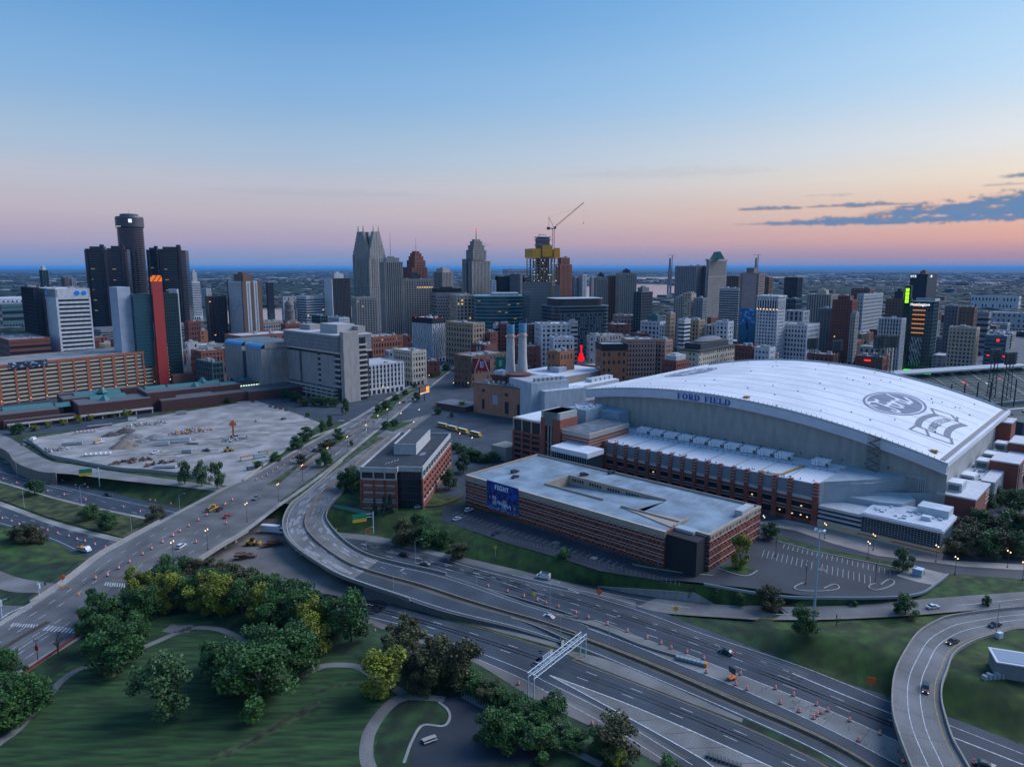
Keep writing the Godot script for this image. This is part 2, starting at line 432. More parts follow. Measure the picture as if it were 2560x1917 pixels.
func make_freeway() -> void:
	var edge := P(-6,[-95,-321.4,-79.5,-317.8,-60.1,-312.3,-43.2,-301.8,-23,-290.6,2,-277,17.3,-267.5,33.2,-260.3,44.4,-255.1,54.5,-250.5,56.1,-238.6,73.1,-221.8,87,-207.6,97.1,-198.1,110.2,-188.5,121.7,-178.9,133.7,-167.7,152.8,-149.5])
	var median_up := P(-6,[-87.6,-307.9,-71.3,-300.4,-50.3,-286.4,-27.4,-271.6,0,-240.1]) + P(-6,[24.5,-223.3,45.6,-206.4,63.5,-190.2,84.4,-169.6]) + P(-6,[96.2,-149.5,111.8,-132.2])
	var o := road("freeway", edge, median_up, asphalt(),.04,90)
	var sh := P(-6,[-89.2,-313.8,-69.5,-308.9,-43.2,-296.8,-22.5,-284.3,1.6,-270.5,19.5,-260.3,33.3,-252.1,45.3,-242.9])
	var s := Mb.new(); s.strip(even(smooth(P(-6,[-90.9,-320.4,-79.5,-317.8,-60.1,-312.3,-43.2,-301.8,-23,-290.6,2,-277,17.2,-266.8,32.9,-257.9,46.2,-247.9])),60), even(smooth(sh),60),.055)
	part("concrete_shoulder", s, old_concrete(), o)
	line(o, P(-6,[-27.5,-285.9,-9.9,-274.2,24.5,-255.2]) + P(-6,[21.3,-258.9,45.3,-241.8,65.2,-224.3]) + P(-6,[90.1,-204.8,108.8,-185.8,131.1,-164]),.22)
	line(o, P(-6,[0,-271.4,17,-262.1,35.1,-252.8,47.8,-244.1]),.2)
	line(o, P(-6,[86.2,-200.8,96,-190.5,106.1,-180.7,118.2,-169.6,128.3,-160.1]),.4)
	var row1 := P(-6,[5.1,-262.8,17.3,-254.8,29.5,-246.6,41.6,-237.7,53.4,-228.7,65,-219.4]) + P(-6,[76.4,-209.8,82,-204.8,89,-198])
	dashed(o, P(-6,[-68.7,-305.1,-47,-292.8,-23.2,-277.8]) + row1,1.9,5.72,.2,2.0)
	dashed(o, P(-6,[-70.1,-306.1,-58.6,-297.2,-39.5,-287.9,-25.9,-281.1]) + P(-6,[1.7,-260.4,14,-252.4,26.3,-244.1,38.3,-235.3,50.4,-226.1,61.8,-217,73,-207.4]) + P(-6,[84.1,-197.3,94.8,-187.2,104.2,-177.8,109.7,-172.8]),3.8,11.44,.2,3)
	dashed(o, P(-6,[-69.2,-301.8,-50.8,-288.6,-23.6,-275.1,1.9,-260.2]) + P(-6,[12.2,-248.6,24.3,-240.2,35.9,-231.5,47.9,-222.6,59.5,-213.7,71.1,-203.5]) + P(-6,[81.7,-194.4,92.3,-184.1,102.6,-174.1]),3.8,11.44,.2,3)
	var near_line := P(-6,[-27.4,-271.5,-3.7,-253.4,22.7,-234.8]) + P(-6,[30.6,-233.8,43.9,-222.4,56,-211.9,70.6,-199.2,89.8,-181.7]) + P(-6,[105.1,-165.2,122.7,-147])
	var la := P(-6,[-24.4,-264.1,-3.6,-249.8,22.3,-230.7]) + P(-6,[17,-235.3,38.4,-218.6,52.3,-206,68.3,-192,86.1,-173.5]) + P(-6,[100,-156.2,115.8,-137.6])
	s.strip(even(smooth(near_line),80), even(smooth(la),80),.06)
	part("closed_concrete_lane", s, paint([.24,.235,.22],.9, "mottle", .011), o)
	line(o, near_line.slice(5),.22); line(o, la, .25); joints(o, smooth(near_line), smooth(la),9.0)
	var rng := RandomNumberGenerator.new(); rng.seed = 3
	var qa := even(smooth(near_line),120); var qb := even(smooth(la),120)
	for k in 26:
		var i := rng.randi_range(80,113); var t := rng.randf_range(.25,.8)
		var p: Vector3 = qa[i].lerp(qb[i], t)
		for j in 4:
			var q := p + V(rng.randf_range(-.9,.9),0, rng.randf_range(-.9,.9)); s.piece(p, q, .14,.075); p = q
	part("crack_sealing", s, dark_asphalt(), o)
	var median_low := P(-6,[-26,-256.8,1.4,-233.6]) + P(-6,[24,-218.2,44.5,-201.1,61.8,-184.7,82.8,-165.9]) + P(-6,[94.8,-147,108.9,-128.2])
	var mu := P(-6,[-26.3,-259.6,0,-239.2]) + P(-6,[24.4,-222.8,45.5,-206,63.4,-189.9,84.3,-169.3]) + P(-6,[96.6,-150.2,111.8,-132.2])
	o = road("paved_median", mu, median_low, paint([.15,.125,.095],.9, "mottle", .011),.07,80)
	var mid := []
	var ma := even(smooth(mu),80); var mb := even(smooth(median_low),80)
	for i in 81: mid.append(ma[i].lerp(mb[i],.55))
	s.wall(mid, .6,.0,.85)
	part(numbered("median_barrier"), s, paint([.2,.17,.13],.9, "mottle", .1), self); tag(get_child(-1), "long low stained concrete barrier down the brown paved median", "barrier")
	line(o, shifted(mu, .25,.02),.15, true)
	var up := P(-6,[-85.4,-268.7,-58.9,-254,-43,-244.6,-13.4,-228.7,15.7,-213.2]) + P(-6,[19.4,-208.9,42.6,-191.7,62.4,-176.2,77.1,-162.4]) + P(-6,[86.8,-149.5,103.4,-132.2])
	var lowe := P(-6,[-109.2,-268.6,-78,-249.5,-50.7,-232.2,-32,-219.3,-13.2,-208,6.2,-187.7,23.4,-173.5,36.1,-161.2,56.4,-143.3,77.4,-123.4])
	o = road("freeway_near_carriageway", up, lowe, asphalt(),.045,90)
	line(o, P(-6,[-67.5,-257.7,-56.7,-251.4,-29.6,-238.8,20.5,-210]) + P(-6,[19.3,-208.1,42.5,-191,62.2,-175.6,76.8,-161.7]) + P(-6,[86.1,-148.2,102.7,-131.2]),.18, true)
	dashed(o, P(-6,[-68.5,-254.9,-54.4,-246.7,-41.2,-240,-28.4,-233.2,-15.3,-225.9,-2.9,-218.4,9,-211]) + P(-6,[9.8,-210.9,22.2,-202.1,34.1,-193.7,46.3,-184.6,58,-175.3,69.6,-165.5]) + P(-6,[81.1,-155.5]),3.8,11.44,.2,1)
	dashed(o, P(-6,[-57.3,-244.1,-42.9,-236.7,-29.9,-229.7,-17.3,-222.5,-4.6,-214.9,7.5,-207.2]) + P(-6,[7.5,-207.2,20.2,-198.4,32,-190.2,44.1,-181.2,55.7,-172.1,66.8,-162.5]) + P(-6,[78.6,-152.1]),3.8,11.44,.2,1)
	line(o, P(-6,[-63.7,-241.8,-52.1,-236.9,-36,-229.5,-27.8,-223.8,-9.6,-211.9,5.9,-200.7]) + P(-6,[8.8,-197.5,18.9,-188.6,28.1,-179.7,45.3,-160]),.22)
	line(o, P(-6,[-13.3,-210.6,1.5,-199.1,10,-191.6]) + P(-6,[6.9,-194.3,18.4,-183,28.7,-172.9,38.7,-161.6]),.18)
	s.strip(even(smooth(P(-6,[-54.5,-237.7,-32.5,-223.2,-13.3,-210.6,7.1,-194.1,24.5,-179.8,38,-164.6,44.9,-155.5])),50), even(smooth(P(-6,[-56.9,-235.7,-32,-219.3,-13.2,-208,6.2,-187.7,23.4,-173.5,36.1,-161.2,41.2,-156.2])),50),.06)
	part("concrete_shoulder", s, paint([.17,.155,.14],.9, "mottle", .011), o)
	var ga := P(-6,[11.5,-199.7,29.3,-187.8,40.2,-179.7,50.2,-171.7,64.6,-159.4]) + P(-6,[76.8,-148.2]); var gb := P(-6,[11.6,-199.4,16.4,-194.8,32.1,-179.1,46.4,-164.3,50.2,-159.4]) + P(-6,[57.6,-147])
	s.strip(even(smooth(ga),50), even(smooth(gb),50),.062); part("concrete_gore", s, paint([.2,.195,.185],.9, "mottle", .011), o)
	joints(o, smooth(ga), smooth(gb),9.0); line(o, ga, .4, false, .1); line(o, gb, .36, false, .1)
	s.strip(even(smooth(P(-6,[14.2,-193.5,21.7,-187.1,32.4,-176.6,45.8,-162.1])),40), even(smooth(P(-6,[10.2,-191.3,18.4,-183.7,28.8,-173.5,38.9,-162.1])),40),.056); part("exit_lane_slabs", s, paint([.12,.12,.118],.9, "mottle", .011), o)
	var w := Mb.new()
	w.strip(even(smooth(P(-6,[-59.8,-258.3,-43.3,-246.3,-13.5,-230.7,15.8,-214.9]) + P(-6,[19.4,-209.8,42.7,-192,63,-176.9])),60), even(smooth(P(-6,[-60.1,-259.6,-43.7,-248.7,-13.7,-235.3,11.4,-221.4]) + P(-6,[17.9,-214.5,29.5,-208.9,43.7,-197.3,63.9,-178.5])),60),.05)
	struct("concrete_gore", w, old_concrete())
	line(o, P(-6,[-27.9,-253.4,-8.7,-240.7,21.7,-224.2]) + P(-6,[16.5,-221.4,29.7,-210.2,43.9,-197.9,64.3,-179.7,81.3,-162.6]) + P(-6,[92.7,-143.3]),.25)
	var dl := Mb.new()
	dl.strip(even(smooth(P(-6,[-29.6,-252.8,1.4,-232.8]) + P(-6,[24,-218.2,44.5,-201.1,61.8,-184.7,82.8,-165.9]) + P(-6,[94.4,-146.4])),60), even(smooth(P(-6,[-33,-249.5,0,-230.8]) + P(-6,[16.4,-219.1,29.5,-209.3,43.7,-197.3,64,-178.8,81,-161.8]) + P(-6,[90.5,-141])),60),.05)
	struct("freeway_inner_lane", dl, asphalt())

func make_left_freeway() -> void:
	var ua := P(-6,[-426.4,-517.8,-338.3,-455,-305.8,-422.3,-281,-406.5,-259.5,-397.2,-218.1,-375.9,-168.4,-349.4,-137.7,-333.3]) + P(-6,[-98,-318.8])
	var ub := P(-6,[-354.8,-427.4,-296.4,-396.1,-253.2,-370.9,-217,-352,-181.9,-336.2,-150,-322.4]) + P(-6,[-90.5,-292.8])
	var o := road("sunken_freeway", ua, ub, asphalt(),.05)
	line(o, P(-6,[-382.4,-482.8,-333.2,-447.8,-286.5,-406.5,-249.1,-384.8,-212.7,-366,-166.9,-343.6]),.25)
	line(o, P(-6,[-352.6,-443.6,-312.4,-418.6,-277,-397.2,-244.9,-380]),.3)
	dashed(o, P(-6,[-340.3,-427.4,-304.6,-407.6,-281.4,-393.9,-247.5,-376.9,-212.6,-360.3,-184.3,-346.7,-154.1,-331.7]),3.8,11.44,.22)
	dashed(o, P(-6,[-334.5,-419.8,-299.6,-400.6,-257.1,-376.9,-221.2,-359.3,-185.1,-342.4,-152.7,-328.5]),3.8,11.44,.22,6)
	var s := Mb.new(); s.strip(even(smooth(P(-6,[-360,-434,-298.8,-399.5,-255.1,-373.8,-218.9,-355.3,-183.2,-338.7])),40), even(smooth(ub.slice(0,5)),40),.06); part("concrete_shoulder", s, pavement(), o)
	var la := P(-6,[-326.4,-391.7,-272.6,-362.7,-231,-336.6,-197.9,-319.3,-172.7,-307.8,-149.1,-297.1]) + P(-6,[-112.5,-286.4,-75.4,-262.4,-43.8,-249.5])
	var lb := P(-6,[-293.6,-350.3,-247.7,-327.8,-213.7,-309.9,-192.9,-295.1]) + P(-6,[-177.3,-288.1,-134.8,-279,-109.6,-269.7,-78,-249.5,-50.7,-232.2])
	o = road("sunken_freeway_near_carriageway", la, lb, asphalt(),.045)
	s.strip(even(smooth(la.slice(0,6)),40), even(smooth(P(-6,[-320.4,-384.1,-267.3,-355.3,-227,-330.4,-194.5,-313.5,-169.8,-302.4,-153,-294.5])),40),.06); part("concrete_shoulder", s, pavement(), o)
	dashed(o, P(-6,[-291.4,-363.1,-261.8,-347.6,-242.5,-337.4,-215.6,-323.1,-188.3,-309.2,-171.7,-301]),3.8,11.44,.22)
	dashed(o, P(-6,[-285.7,-355.7,-256.9,-340.7,-230.9,-327.8,-204.6,-312.3,-182.8,-302.4]),3.8,11.44,.22,5)
	line(o, P(-6,[-276.3,-343.3,-249.6,-330.4,-215.6,-312.8,-193.9,-298.4]),.25)
	area("grass_median", P(-6,[-341.6,-419.8,-293.2,-391.7,-251.9,-368.9,-215.9,-350.3,-182.8,-335.8,-175,-316.4,-174.5,-309.2,-198.8,-320.8,-232.6,-339.1,-274.2,-365,-319.8,-391.7]), FLOOR + .35, olive_grass())
	area("construction_yard", P(-6,[-140.9,-281.4,-143.8,-311.3,-132.2,-329.4,-116.4,-340.7,-105.2,-318.8,-94,-295.9,-79.7,-278.2,-59.7,-262.4,-44.3,-249.8,-57,-249.5,-80.4,-257.9,-104.1,-272.4,-126.5,-279]), FLOOR + .09, paint([.2,.185,.165],.95, "mottle", .011))
	road("frontage_road", P(0,[-456.4,-556.6,-364.3,-492.5,-332.6,-465.5,-287.3,-424.6,-265.2,-414.1,-229.8,-398.1,-188.7,-382.2,-148.2,-366]), P(0,[-411.3,-499.7,-335.2,-451.6,-302.1,-418,-274.9,-398.1,-253.9,-393.5,-221.1,-382.2,-183.4,-370.9,-154.4,-361.4]), paint([.24,.235,.225],.9, "mottle", .011),.09)
	var wl := Mb.new(); wl.wall(smooth(P(0,[-409.8,-497.9,-334.5,-450.7,-301.2,-416.7,-274.1,-397,-261.9,-393.5])),.5, FLOOR, .9)
	part(numbered("retaining_wall"), wl, paint([.2,.18,.16],.9, "streak", .06), self); tag(get_child(-1), "curved stained concrete retaining wall above the sunken freeway at far left", "wall")
	var base := even(P(-6,[33.3,-260.8,44.3,-255.2,54.6,-251.5,67.9,-247.9,75,-246.2]),30); var rim := even(P3([33.3,-5.7,-260.6,44.3,-4,-255.3,54.6,-3.1,-251.8,68,-2.7,-248.6,74.6,-5.8,-246.3]),30)
	for i in 30: wl.quad(base[i], base[i + 1], rim[i + 1], rim[i])
	wl.wall(rim, .5,-.4,.15)
	for i in range(0,30,3): wl.bar(base[i], rim[i],.16)
	part(numbered("retaining_wall"), wl, concrete(), self); tag(get_child(-1), "humped concrete retaining wall holding the grass bank below the garage car park", "wall")

func make_banks() -> void:
	var s := Mb.new()
	var top := P(0,[-55.4,-336.6,-32.7,-316.5,0,-287.5,18,-274.8,34.3,-260.9,44.5,-256.6]); var foot := P(-6,[-54,-308.9,-43.1,-301.3,-23,-290.2,2,-276.6,17.3,-267.5,33.2,-260.3])
	s.strip(even(top, 60), even(foot, 60),.06)
	top = P(0,[33.2,-261.3,44.6,-257.3,54.5,-253,88.5,-245.9,104,-240.5,128.5,-237.6,147.5,-240.8,158.4,-248.3,174.2,-255.5,199.9,-261.7]); foot = P3([33.3,-5.7,-260.7,44.3,-3.9,-255.3,54.6,-3,-251.8,68,-2.6,-248.5,74.6,-5.7,-246.2,90.1,-5.2,-243.4,105.2,-4.6,-241.5]) + P3([95.4,-3.8,-239.7,120.4,-2.2,-237.6,152.9,-.8,-240.4,187.3,0,-243.9])
	s.strip(even(top, 80), even(foot, 80),.05)
	struct("grass_bank", s, grass_mat())
func joints(o: Node, a: Array, b: Array, every: float) -> void:
	var m := Mb.new(); var n := int(length_of(a) / every); var p := even(a, n); var q := even(b, n)
	for i in n: m.piece(p[i], q[i],.12,.09)
	stuff(part("slab_joints", m, paint([.07,.07,.07],.9), o))
func girder_bridge(called: String, label: String, a: Array, b: Array, thick: float, mdeck: Material) -> Node3D:
	var o := thing(called, label, "bridge")
	var d := Mb.new(); d.strip(a, b); part("deck", d, mdeck, o)
	var g := Mb.new()
	for i in a.size() - 1:
		var lo := V(0,-thick, 0)
		var e: Array = [a[i].lerp(b[i],.09), a[i + 1].lerp(b[i + 1],.09), b[i].lerp(a[i],.09), b[i + 1].lerp(a[i + 1],.09)]; var up := V(0,-.3,0)
		g.quad(e[0] + lo, e[1] + lo, e[1] + up, e[0] + up); g.quad(e[2] + lo, e[3] + lo, e[3] + up, e[2] + up); g.quad(e[0] + lo, e[2] + lo, e[3] + lo, e[1] + lo); g.quad(a[i] + up, b[i] + up, b[i + 1] + up, a[i + 1] + up)
	part("girders", g, paint([.17,.17,.165],.9, "streak", .08), o)
	for e in [a, b]:
		var p := Mb.new(); p.wall(e, .4,-.5,1.0); part("parapet", p, paint([.3,.285,.25],.9, "streak", .1), o)
	return o
func pier(o: Node, at: Vector3, across: Vector3, w: float, h: float) -> void:
	var m := Mb.new()
	var yaw := rad_to_deg(atan2(-across.z, across.x))
	m.obox(at + V(0, h - .6,0), V(w, 1.2,1.4), yaw)
	for t in [-.36,.0,.36]: m.obox(at + across.normalized() * w * t + V(0, (h - 1.2) / 2,0), V(1.1, h - 1.2,1.1), yaw)
	part("pier", m, concrete(), o)
func make_avenue() -> void:
	var left := P(0,[-174.1,-175.3,-169.2,-218.5,-167.2,-250,-168.6,-274,-167.2,-287.5,-153.7,-364.2,-146.5,-392.3,-138.5,-446.2,-127.7,-511,-120.4,-550.7,-112.9,-615.1,-104.6,-677.3,-94.2,-750.2,-85.7,-836.7,-76.6,-911.4,-67.4,-990.8])
	var right := P(0,[-146.8,-162.9,-144.2,-193.6,-139.7,-213.8,-135.3,-238.3,-129.6,-268.5,-126,-287.1,-121.1,-306.2,-117.8,-336.6,-109.9,-392.3,-101.4,-485.8,-96,-537.3,-90.4,-605.8,-84.4,-670.5,-77.3,-753,-65.3,-883.8,-56.2,-990.8])
	var la := even(smooth(left),110); var ra := even(smooth(right),110)
	var s := Mb.new(); s.strip(la, ra, .12)
	var o := struct("avenue", s, paint([.155,.15,.145],.85, "mottle", .011))
	var rng := RandomNumberGenerator.new(); rng.seed = 8
	for k in 60:
		var i := rng.randi_range(34,60); var t := rng.randf_range(.1,.9)
		var p: Vector3 = la[i].lerp(ra[i], t); var q: Vector3 = la[i + 1].lerp(ra[i + 1], t)
		s.piece(p, p.lerp(q, rng.randf_range(.3,2.2)), rng.randf_range(.4,2.2),.135)
	part("milled_patches", s, paint([.3,.3,.3],.9, "mottle", .1), o)
	var mid := func(t: float, i0: int, i1: int) -> Array:
		var r := []
		for i in range(i0, i1): r.append(la[i].lerp(ra[i], t))
		return r
	for t in [.505,.53]:
		line(o, mid.call(t, 31,60),.22, true, .15)
	for t in [.2,.35,.65,.8]: dashed(o, mid.call(t, 30,66),3.0,9.0,.18,1.0,.15)
	for t in [.62,.78]: dashed(o, mid.call(t, 62,82),3.0,9.0,.18,2.0,.15)
	for t in [.15,.3,.55,.7,.85]: dashed(o, mid.call(t, 2,20),3.0,6.0,.2,1.0,.15)
	for z in [P(.2,[-152.4,-248.8,-142.1,-246.6,-143.8,-250.2,-153.3,-251.7]), P(.2,[-170.9,-223,-169.3,-231.8,-167.2,-231.7,-168.6,-222.9]), P(.2,[-153.8,-215.5,-140.3,-213.4,-140.8,-216.2,-153.6,-218.9]), P(.2,[-166,-218.1,-156.1,-217.2,-157,-219.3,-166.5,-220.5]), P(.2,[-168.4,-240,-166.9,-243.5,-165.9,-245.3,-167.9,-242.6])]:
		for k in 10:
			var t := (k + .25) / 10.0; var u := (k + .7) / 10.0
			s.quad(z[0].lerp(z[1], t), z[3].lerp(z[2], t), z[3].lerp(z[2], u), z[0].lerp(z[1], u))
		part("zebra_crossing", s, mat_white(), o)
	line(o, P(.02,[-172.5,-223.1,-172.5,-227.4,-170.8,-232.1]),.5, false, .15); line(o, P(.02,[-153.3,-200.1,-152.5,-207.9,-151.1,-214.5]),.25, false, .15)
	line(o, P(.02,[-152,-253.6,-144.8,-252.1]),.3, true, .15); line(o, P(.02,[-152,-253.6,-149.6,-266.9,-143.7,-302.8]),.22, true, .15); line(o, P(.02,[-148.1,-254.6,-146.6,-263.4]),.22, true, .15)
	for e in [[left, -1.0],[right, 1.0]]:
		var pv := even(smooth(e[0]),110)
		s.strip(pv, shifted(pv, e[1] * 2.6),.24)
		var inner := pv.map(func(q): return q + V(0,.12,0)); var outer := pv.map(func(q): return q + V(0,.24,0))
		s.strip(inner, outer)
		struct("pavement", s, pavement())
	var md := func(called: String, p: Array, m: Material) -> void:
		var q := Mb.new(); q.prism(xz(p),.1,.3); struct(called, q, m)
	md.call("planted_median", P(0,[-133.8,-373.3,-127.6,-376.2,-127.1,-407.9,-124,-445.1,-116.4,-467.4,-112.9,-487,-118.5,-490.7,-123.7,-464.1,-128.2,-423.9,-131,-393.9]), olive_grass())
	md.call("planted_median", P(0,[-111.5,-543.4,-105.1,-545.6,-100.1,-575.2,-100.8,-616.3,-96.4,-657.2,-89.9,-683.1,-93.8,-686.5,-105.4,-645,-110.5,-624.7,-112.5,-580.1]), grass_mat())
	md.call("planted_median", P(0,[-87.2,-749.1,-78.5,-749.1,-70.4,-814.5,-72.5,-838.8,-79.9,-828.9,-87.5,-774]), grass_mat())
	md.call("planted_median", P(0,[-96.9,-511,-96.8,-534.9,-87.3,-530.8,-75.4,-534.9,-81.3,-514.8,-85.7,-499.7]), grass_mat())
	md.call("planted_median", P(0,[-157.4,-202,-156.8,-210.2,-154.2,-220.9,-155.9,-221.6,-157.1,-217.5,-159.2,-204.5]), paint([.07,.055,.045],.95, "mottle", .2))
	area("grass_strip", P(0,[-118.1,-345.2,-115.8,-362.1,-111.4,-397.9,-106.8,-438.2,-99.5,-484.7,-89.3,-482.3,-97.3,-441.1,-103.1,-402,-108.3,-372.6,-110.1,-350.8,-111,-340.2]),.2, paint([.055,.09,.02],.95, "grass", .03))
	var a := []; var b := []
	for i in 111:
		var q: Vector3 = la[i]
		if q.z < -232 and q.z > -318: a.append(q + V(-2.6,.05,0)); b.append(ra[i] + V(2.6,.05,0))
	var br := girder_bridge("avenue_bridge", "wide concrete road bridge carrying the avenue over the sunken freeway", a, b, 1.5, concrete())
	for k in 4:
		var i := int(a.size() * (k + .75) / 4.5)
		pier(br, ((a[i] + b[i]) / 2) * V(1,0,1) + V(0, FLOOR, 0), b[i] - a[i], a[i].distance_to(b[i]) - 2,4.6)
	for e in [a, b]:
		var fence := Mb.new()
		for i in range(0, e.size() - 1):
			for t in [.0,.5]: fence.bar(e[i].lerp(e[i + 1], t) + V(0,.9,0), e[i].lerp(e[i + 1], t) + V(0,2.3,0),.05,3)
			for y in [1.4,1.9,2.3]: fence.bar(e[i] + V(0, y, 0), e[i + 1] + V(0, y, 0),.025,3)
		if e == a: part("fence", fence, paint([.14,.15,.15],.6), br)

func make_ramps() -> void:
	var outer := P3([-89.4,.1,-525.4,-96.7,.1,-470.4,-103.4,.1,-423.5,-106.5,.1,-379.6,-108.9,.1,-355.1,-110.5,.1,-340,-107.8,0,-319.7,-102.2,-.1,-302.6,-95.1,-.3,-290,-84.5,-.6,-277,-68.9,-1.2,-261.4,-55.8,-1.9,-253,-43.2,-2.6,-246.1,-24,-3.8,-235.8,0,-5,-226.7,16.3,-5.7,-218])
	var inner := P3([-62.3,.1,-570.7,-74.6,.1,-496.4,-81.3,.1,-437.8,-86.4,.1,-395.1,-88.8,.1,-361.8,-90.1,.1,-336.9,-88.9,0,-324.6,-85.1,-.1,-314.1,-73.9,-.4,-294.8,-60.7,-.9,-279.8,-45.1,-1.7,-272,-29.2,-2.6,-266,-15.5,-3.4,-258.3,3,-4.5,-245.8,17.2,-5.3,-237.8,27.8,-5.8,-230.1])
	var a := even(smooth(outer),120); var b := even(smooth(inner),120)
	var ds := Mb.new(); ds.strip(a, b, .04); struct("flyover_ramp_road", ds, paint([.185,.18,.172],.88, "mottle", .011))
	var o := girder_bridge("flyover_ramp", "long curved concrete flyover ramp sweeping down beside the freeway", a.slice(34,102), b.slice(34,102),1.5, concrete())
	for i in [40,48,58,68,78]:
		pier(o, ((a[i] + b[i]) / 2) * V(1,0,1) + V(0, FLOOR, 0), b[i] - a[i], a[i].distance_to(b[i]) - 2.0, (a[i].y + b[i].y) / 2 + 4.6)
	var w := Mb.new()
	for i in range(94,120): w.quad(a[i] * V(1,0,1) + V(0, FLOOR, 0), a[i + 1] * V(1,0,1) + V(0, FLOOR, 0), a[i + 1] - V(0,.1,0), a[i] - V(0,.1,0))
	part("wing_wall", w, paint([.17,.155,.14],.9, "streak", .08), o)
	joints(o, a.slice(20), b.slice(20),12.0)
	var mid := []
	for i in 121: mid.append(a[i].lerp(b[i],.47))
	var m := Mb.new(); m.wall(mid.slice(20,108),.5,.0,.85); m.wall(mid.slice(107),.5,.0,.85); part("centre_barrier", m, paint([.24,.2,.15],.9, "streak", .1), o)
	m.ribbon(mid.map(func(q): return q + V(.7,0,0)).slice(20,108),.15,.09); part("yellow_line", m, mat_yellow(), o)
	var l1 := []; var l2 := []; var l3 := []
	for i in 121: l1.append(a[i].lerp(b[i],.08)); l2.append(a[i].lerp(b[i],.9)); l3.append(a[i].lerp(b[i],.72))
	m.ribbon(l1.slice(22),.22,.1); part("white_line", m, mat_white(), o)
	m.ribbon(l2.slice(30),.18,.09); part("white_line", m, mat_white(), o)
	dashes(m, l3.slice(20,100),.2,2.5,7.5,.09); stuff(part("lane_dashes", m, mat_white(), o))
	var o1 := []; var o2 := []; var o3 := []; var o4 := []
	for i in range(92,121): o1.append(a[i].lerp(b[i],.02)); o2.append(a[i].lerp(b[i],.97)); o3.append(a[i].lerp(b[i],.36)); o4.append(a[i].lerp(b[i],.54))
	m.strip(o1, o2,.07); part("newer_asphalt", m, asphalt(), o)
	m.strip(o3, o4,.078); part("brown_median_paving", m, paint([.15,.125,.095],.9, "mottle", .01), o)
	var rng := RandomNumberGenerator.new(); rng.seed = 12
	for k in 120:
		var i := rng.randi_range(42,98)
		var lane := rng.randf()
		var t := rng.randf_range(.1,.42) if lane < .66 else rng.randf_range(.55,.88)
		if i < 62 and lane >= .66: continue
		var wd := rng.randf_range(.02,.09)
		var f := rng.randf_range(.4,1.6)
		var i2 := mini(i + int(ceil(f)),120)
		m.quad(a[i].lerp(b[i], t) + V(0,.06 + k * .0001,0), a[i2].lerp(b[i2], t) + V(0,.06 + k * .0001,0), a[i2].lerp(b[i2], t + wd) + V(0,.06 + k * .0001,0), a[i].lerp(b[i], t + wd) + V(0,.06 + k * .0001,0))
	stuff(part("scraped_patches", m, paint([.33,.34,.35],.9, "mottle", .1), o))
	m.wall(smooth(P(-6,[-44,-250.4,-27.7,-251,-8.7,-238.5,6.7,-229.2,19.8,-217.2]) + P(-6,[16.3,-218.2,19.8,-213.7])),.5,0,1.3)
	part(numbered("concrete_barrier"), m, paint([.25,.235,.2],.9, "streak", .1), self); tag(get_child(-1), "concrete barrier with plants along the foot of the flyover ramp", "barrier")
	m.wall(smooth(P(-6,[-29.9,-272.8,-24,-266.1,-3.7,-254,22.8,-235.9]) + P(-6,[15.5,-236.9,29.9,-227.7,42.8,-216.3,54.4,-208.9])),.4,0,.8)
	part(numbered("guard_rail"), m, paint([.2,.19,.17],.7), self); tag(get_child(-1), "low guard rail between the ramp lanes and the far carriageway", "guard rail")
	var sa := P3([54.6,-6,-251.1,73.9,-5.9,-246.1,90.1,-5.2,-243.4,105.2,-4.6,-241.5]) + P3([95.4,-3.8,-239.7,120.4,-2.2,-237.6,152.9,-.8,-240.4,187.3,0,-243.9,217.5,0,-249.3])
	var sb := P3([45.7,-6,-244.1,56.2,-5.9,-238.7,76.8,-5.4,-234.5,90.1,-5,-231.7]) + P3([90.8,-3.8,-230,110.8,-2.4,-227.7,140.7,-.9,-228.1,179.7,0,-233.2,209.4,0,-239.3])
	var so := road("slip_road", sa, sb, paint([.2,.195,.185],.88, "mottle", .011),.06,70)
	line(so, P3([33.4,-6,-256.4,53.7,-6,-246.9,73.5,-5.8,-240.9,93.3,-5.2,-237.5]) + P3([93.3,-3.8,-234,117.6,-2.2,-231.7,148.7,-.8,-233.2,183.2,0,-238.2,213.1,0,-243.9]),.2)
	line(so, P3([52.5,-6,-241.1,77.1,-5.4,-235.6]) + P3([91.1,-3.8,-230.8,111.1,-2.4,-228.5,141.1,-.9,-228.9,180.2,0,-234]),.2, true)
	var ra := P(0,[202.7,-231.1,177.8,-230.6,151.2,-225.2,141.1,-220.4,131,-212.9,120.6,-201.6,112.3,-191.3,105.7,-180.6,100.9,-171,98,-162.8,95.9,-155.7,94.1,-149.2,92.2,-141.9])
	var rb := P(0,[191.7,-217.5,168,-216.9,156.7,-212.9,144.9,-207.5,135.2,-200.7,127.3,-191.3,122.1,-184.8,117.4,-177.3,113.9,-169.7,110.5,-161.1,109,-155.2,107.6,-149.2,106.1,-141.9])
	var pa := even(smooth(ra),90); var pb := even(smooth(rb),90)
	m.strip(pa, pb, .14); var lo := struct("loop_ramp_road", m, paint([.19,.187,.18],.88, "mottle", .011))
	joints(lo, pa.map(func(q): return q + V(0,.07,0)), pb.map(func(q): return q + V(0,.07,0)),11.0)
	for t in [.31,.57]:
		var l := []
		for i in 91: l.append(pa[i].lerp(pb[i], t))
		m.ribbon(l, .2,.17); part("white_line", m, mat_white(), lo)
	var yl := []
	for i in 91: yl.append(pa[i].lerp(pb[i],.86))
	m.ribbon(yl, .2,.17); part("yellow_line", m, mat_yellow(), lo)
	var oo := girder_bridge("loop_ramp_bridge", "curved concrete bridge of the loop ramp crossing over the freeway at right", pa.slice(26), pb.slice(26),1.5, concrete())
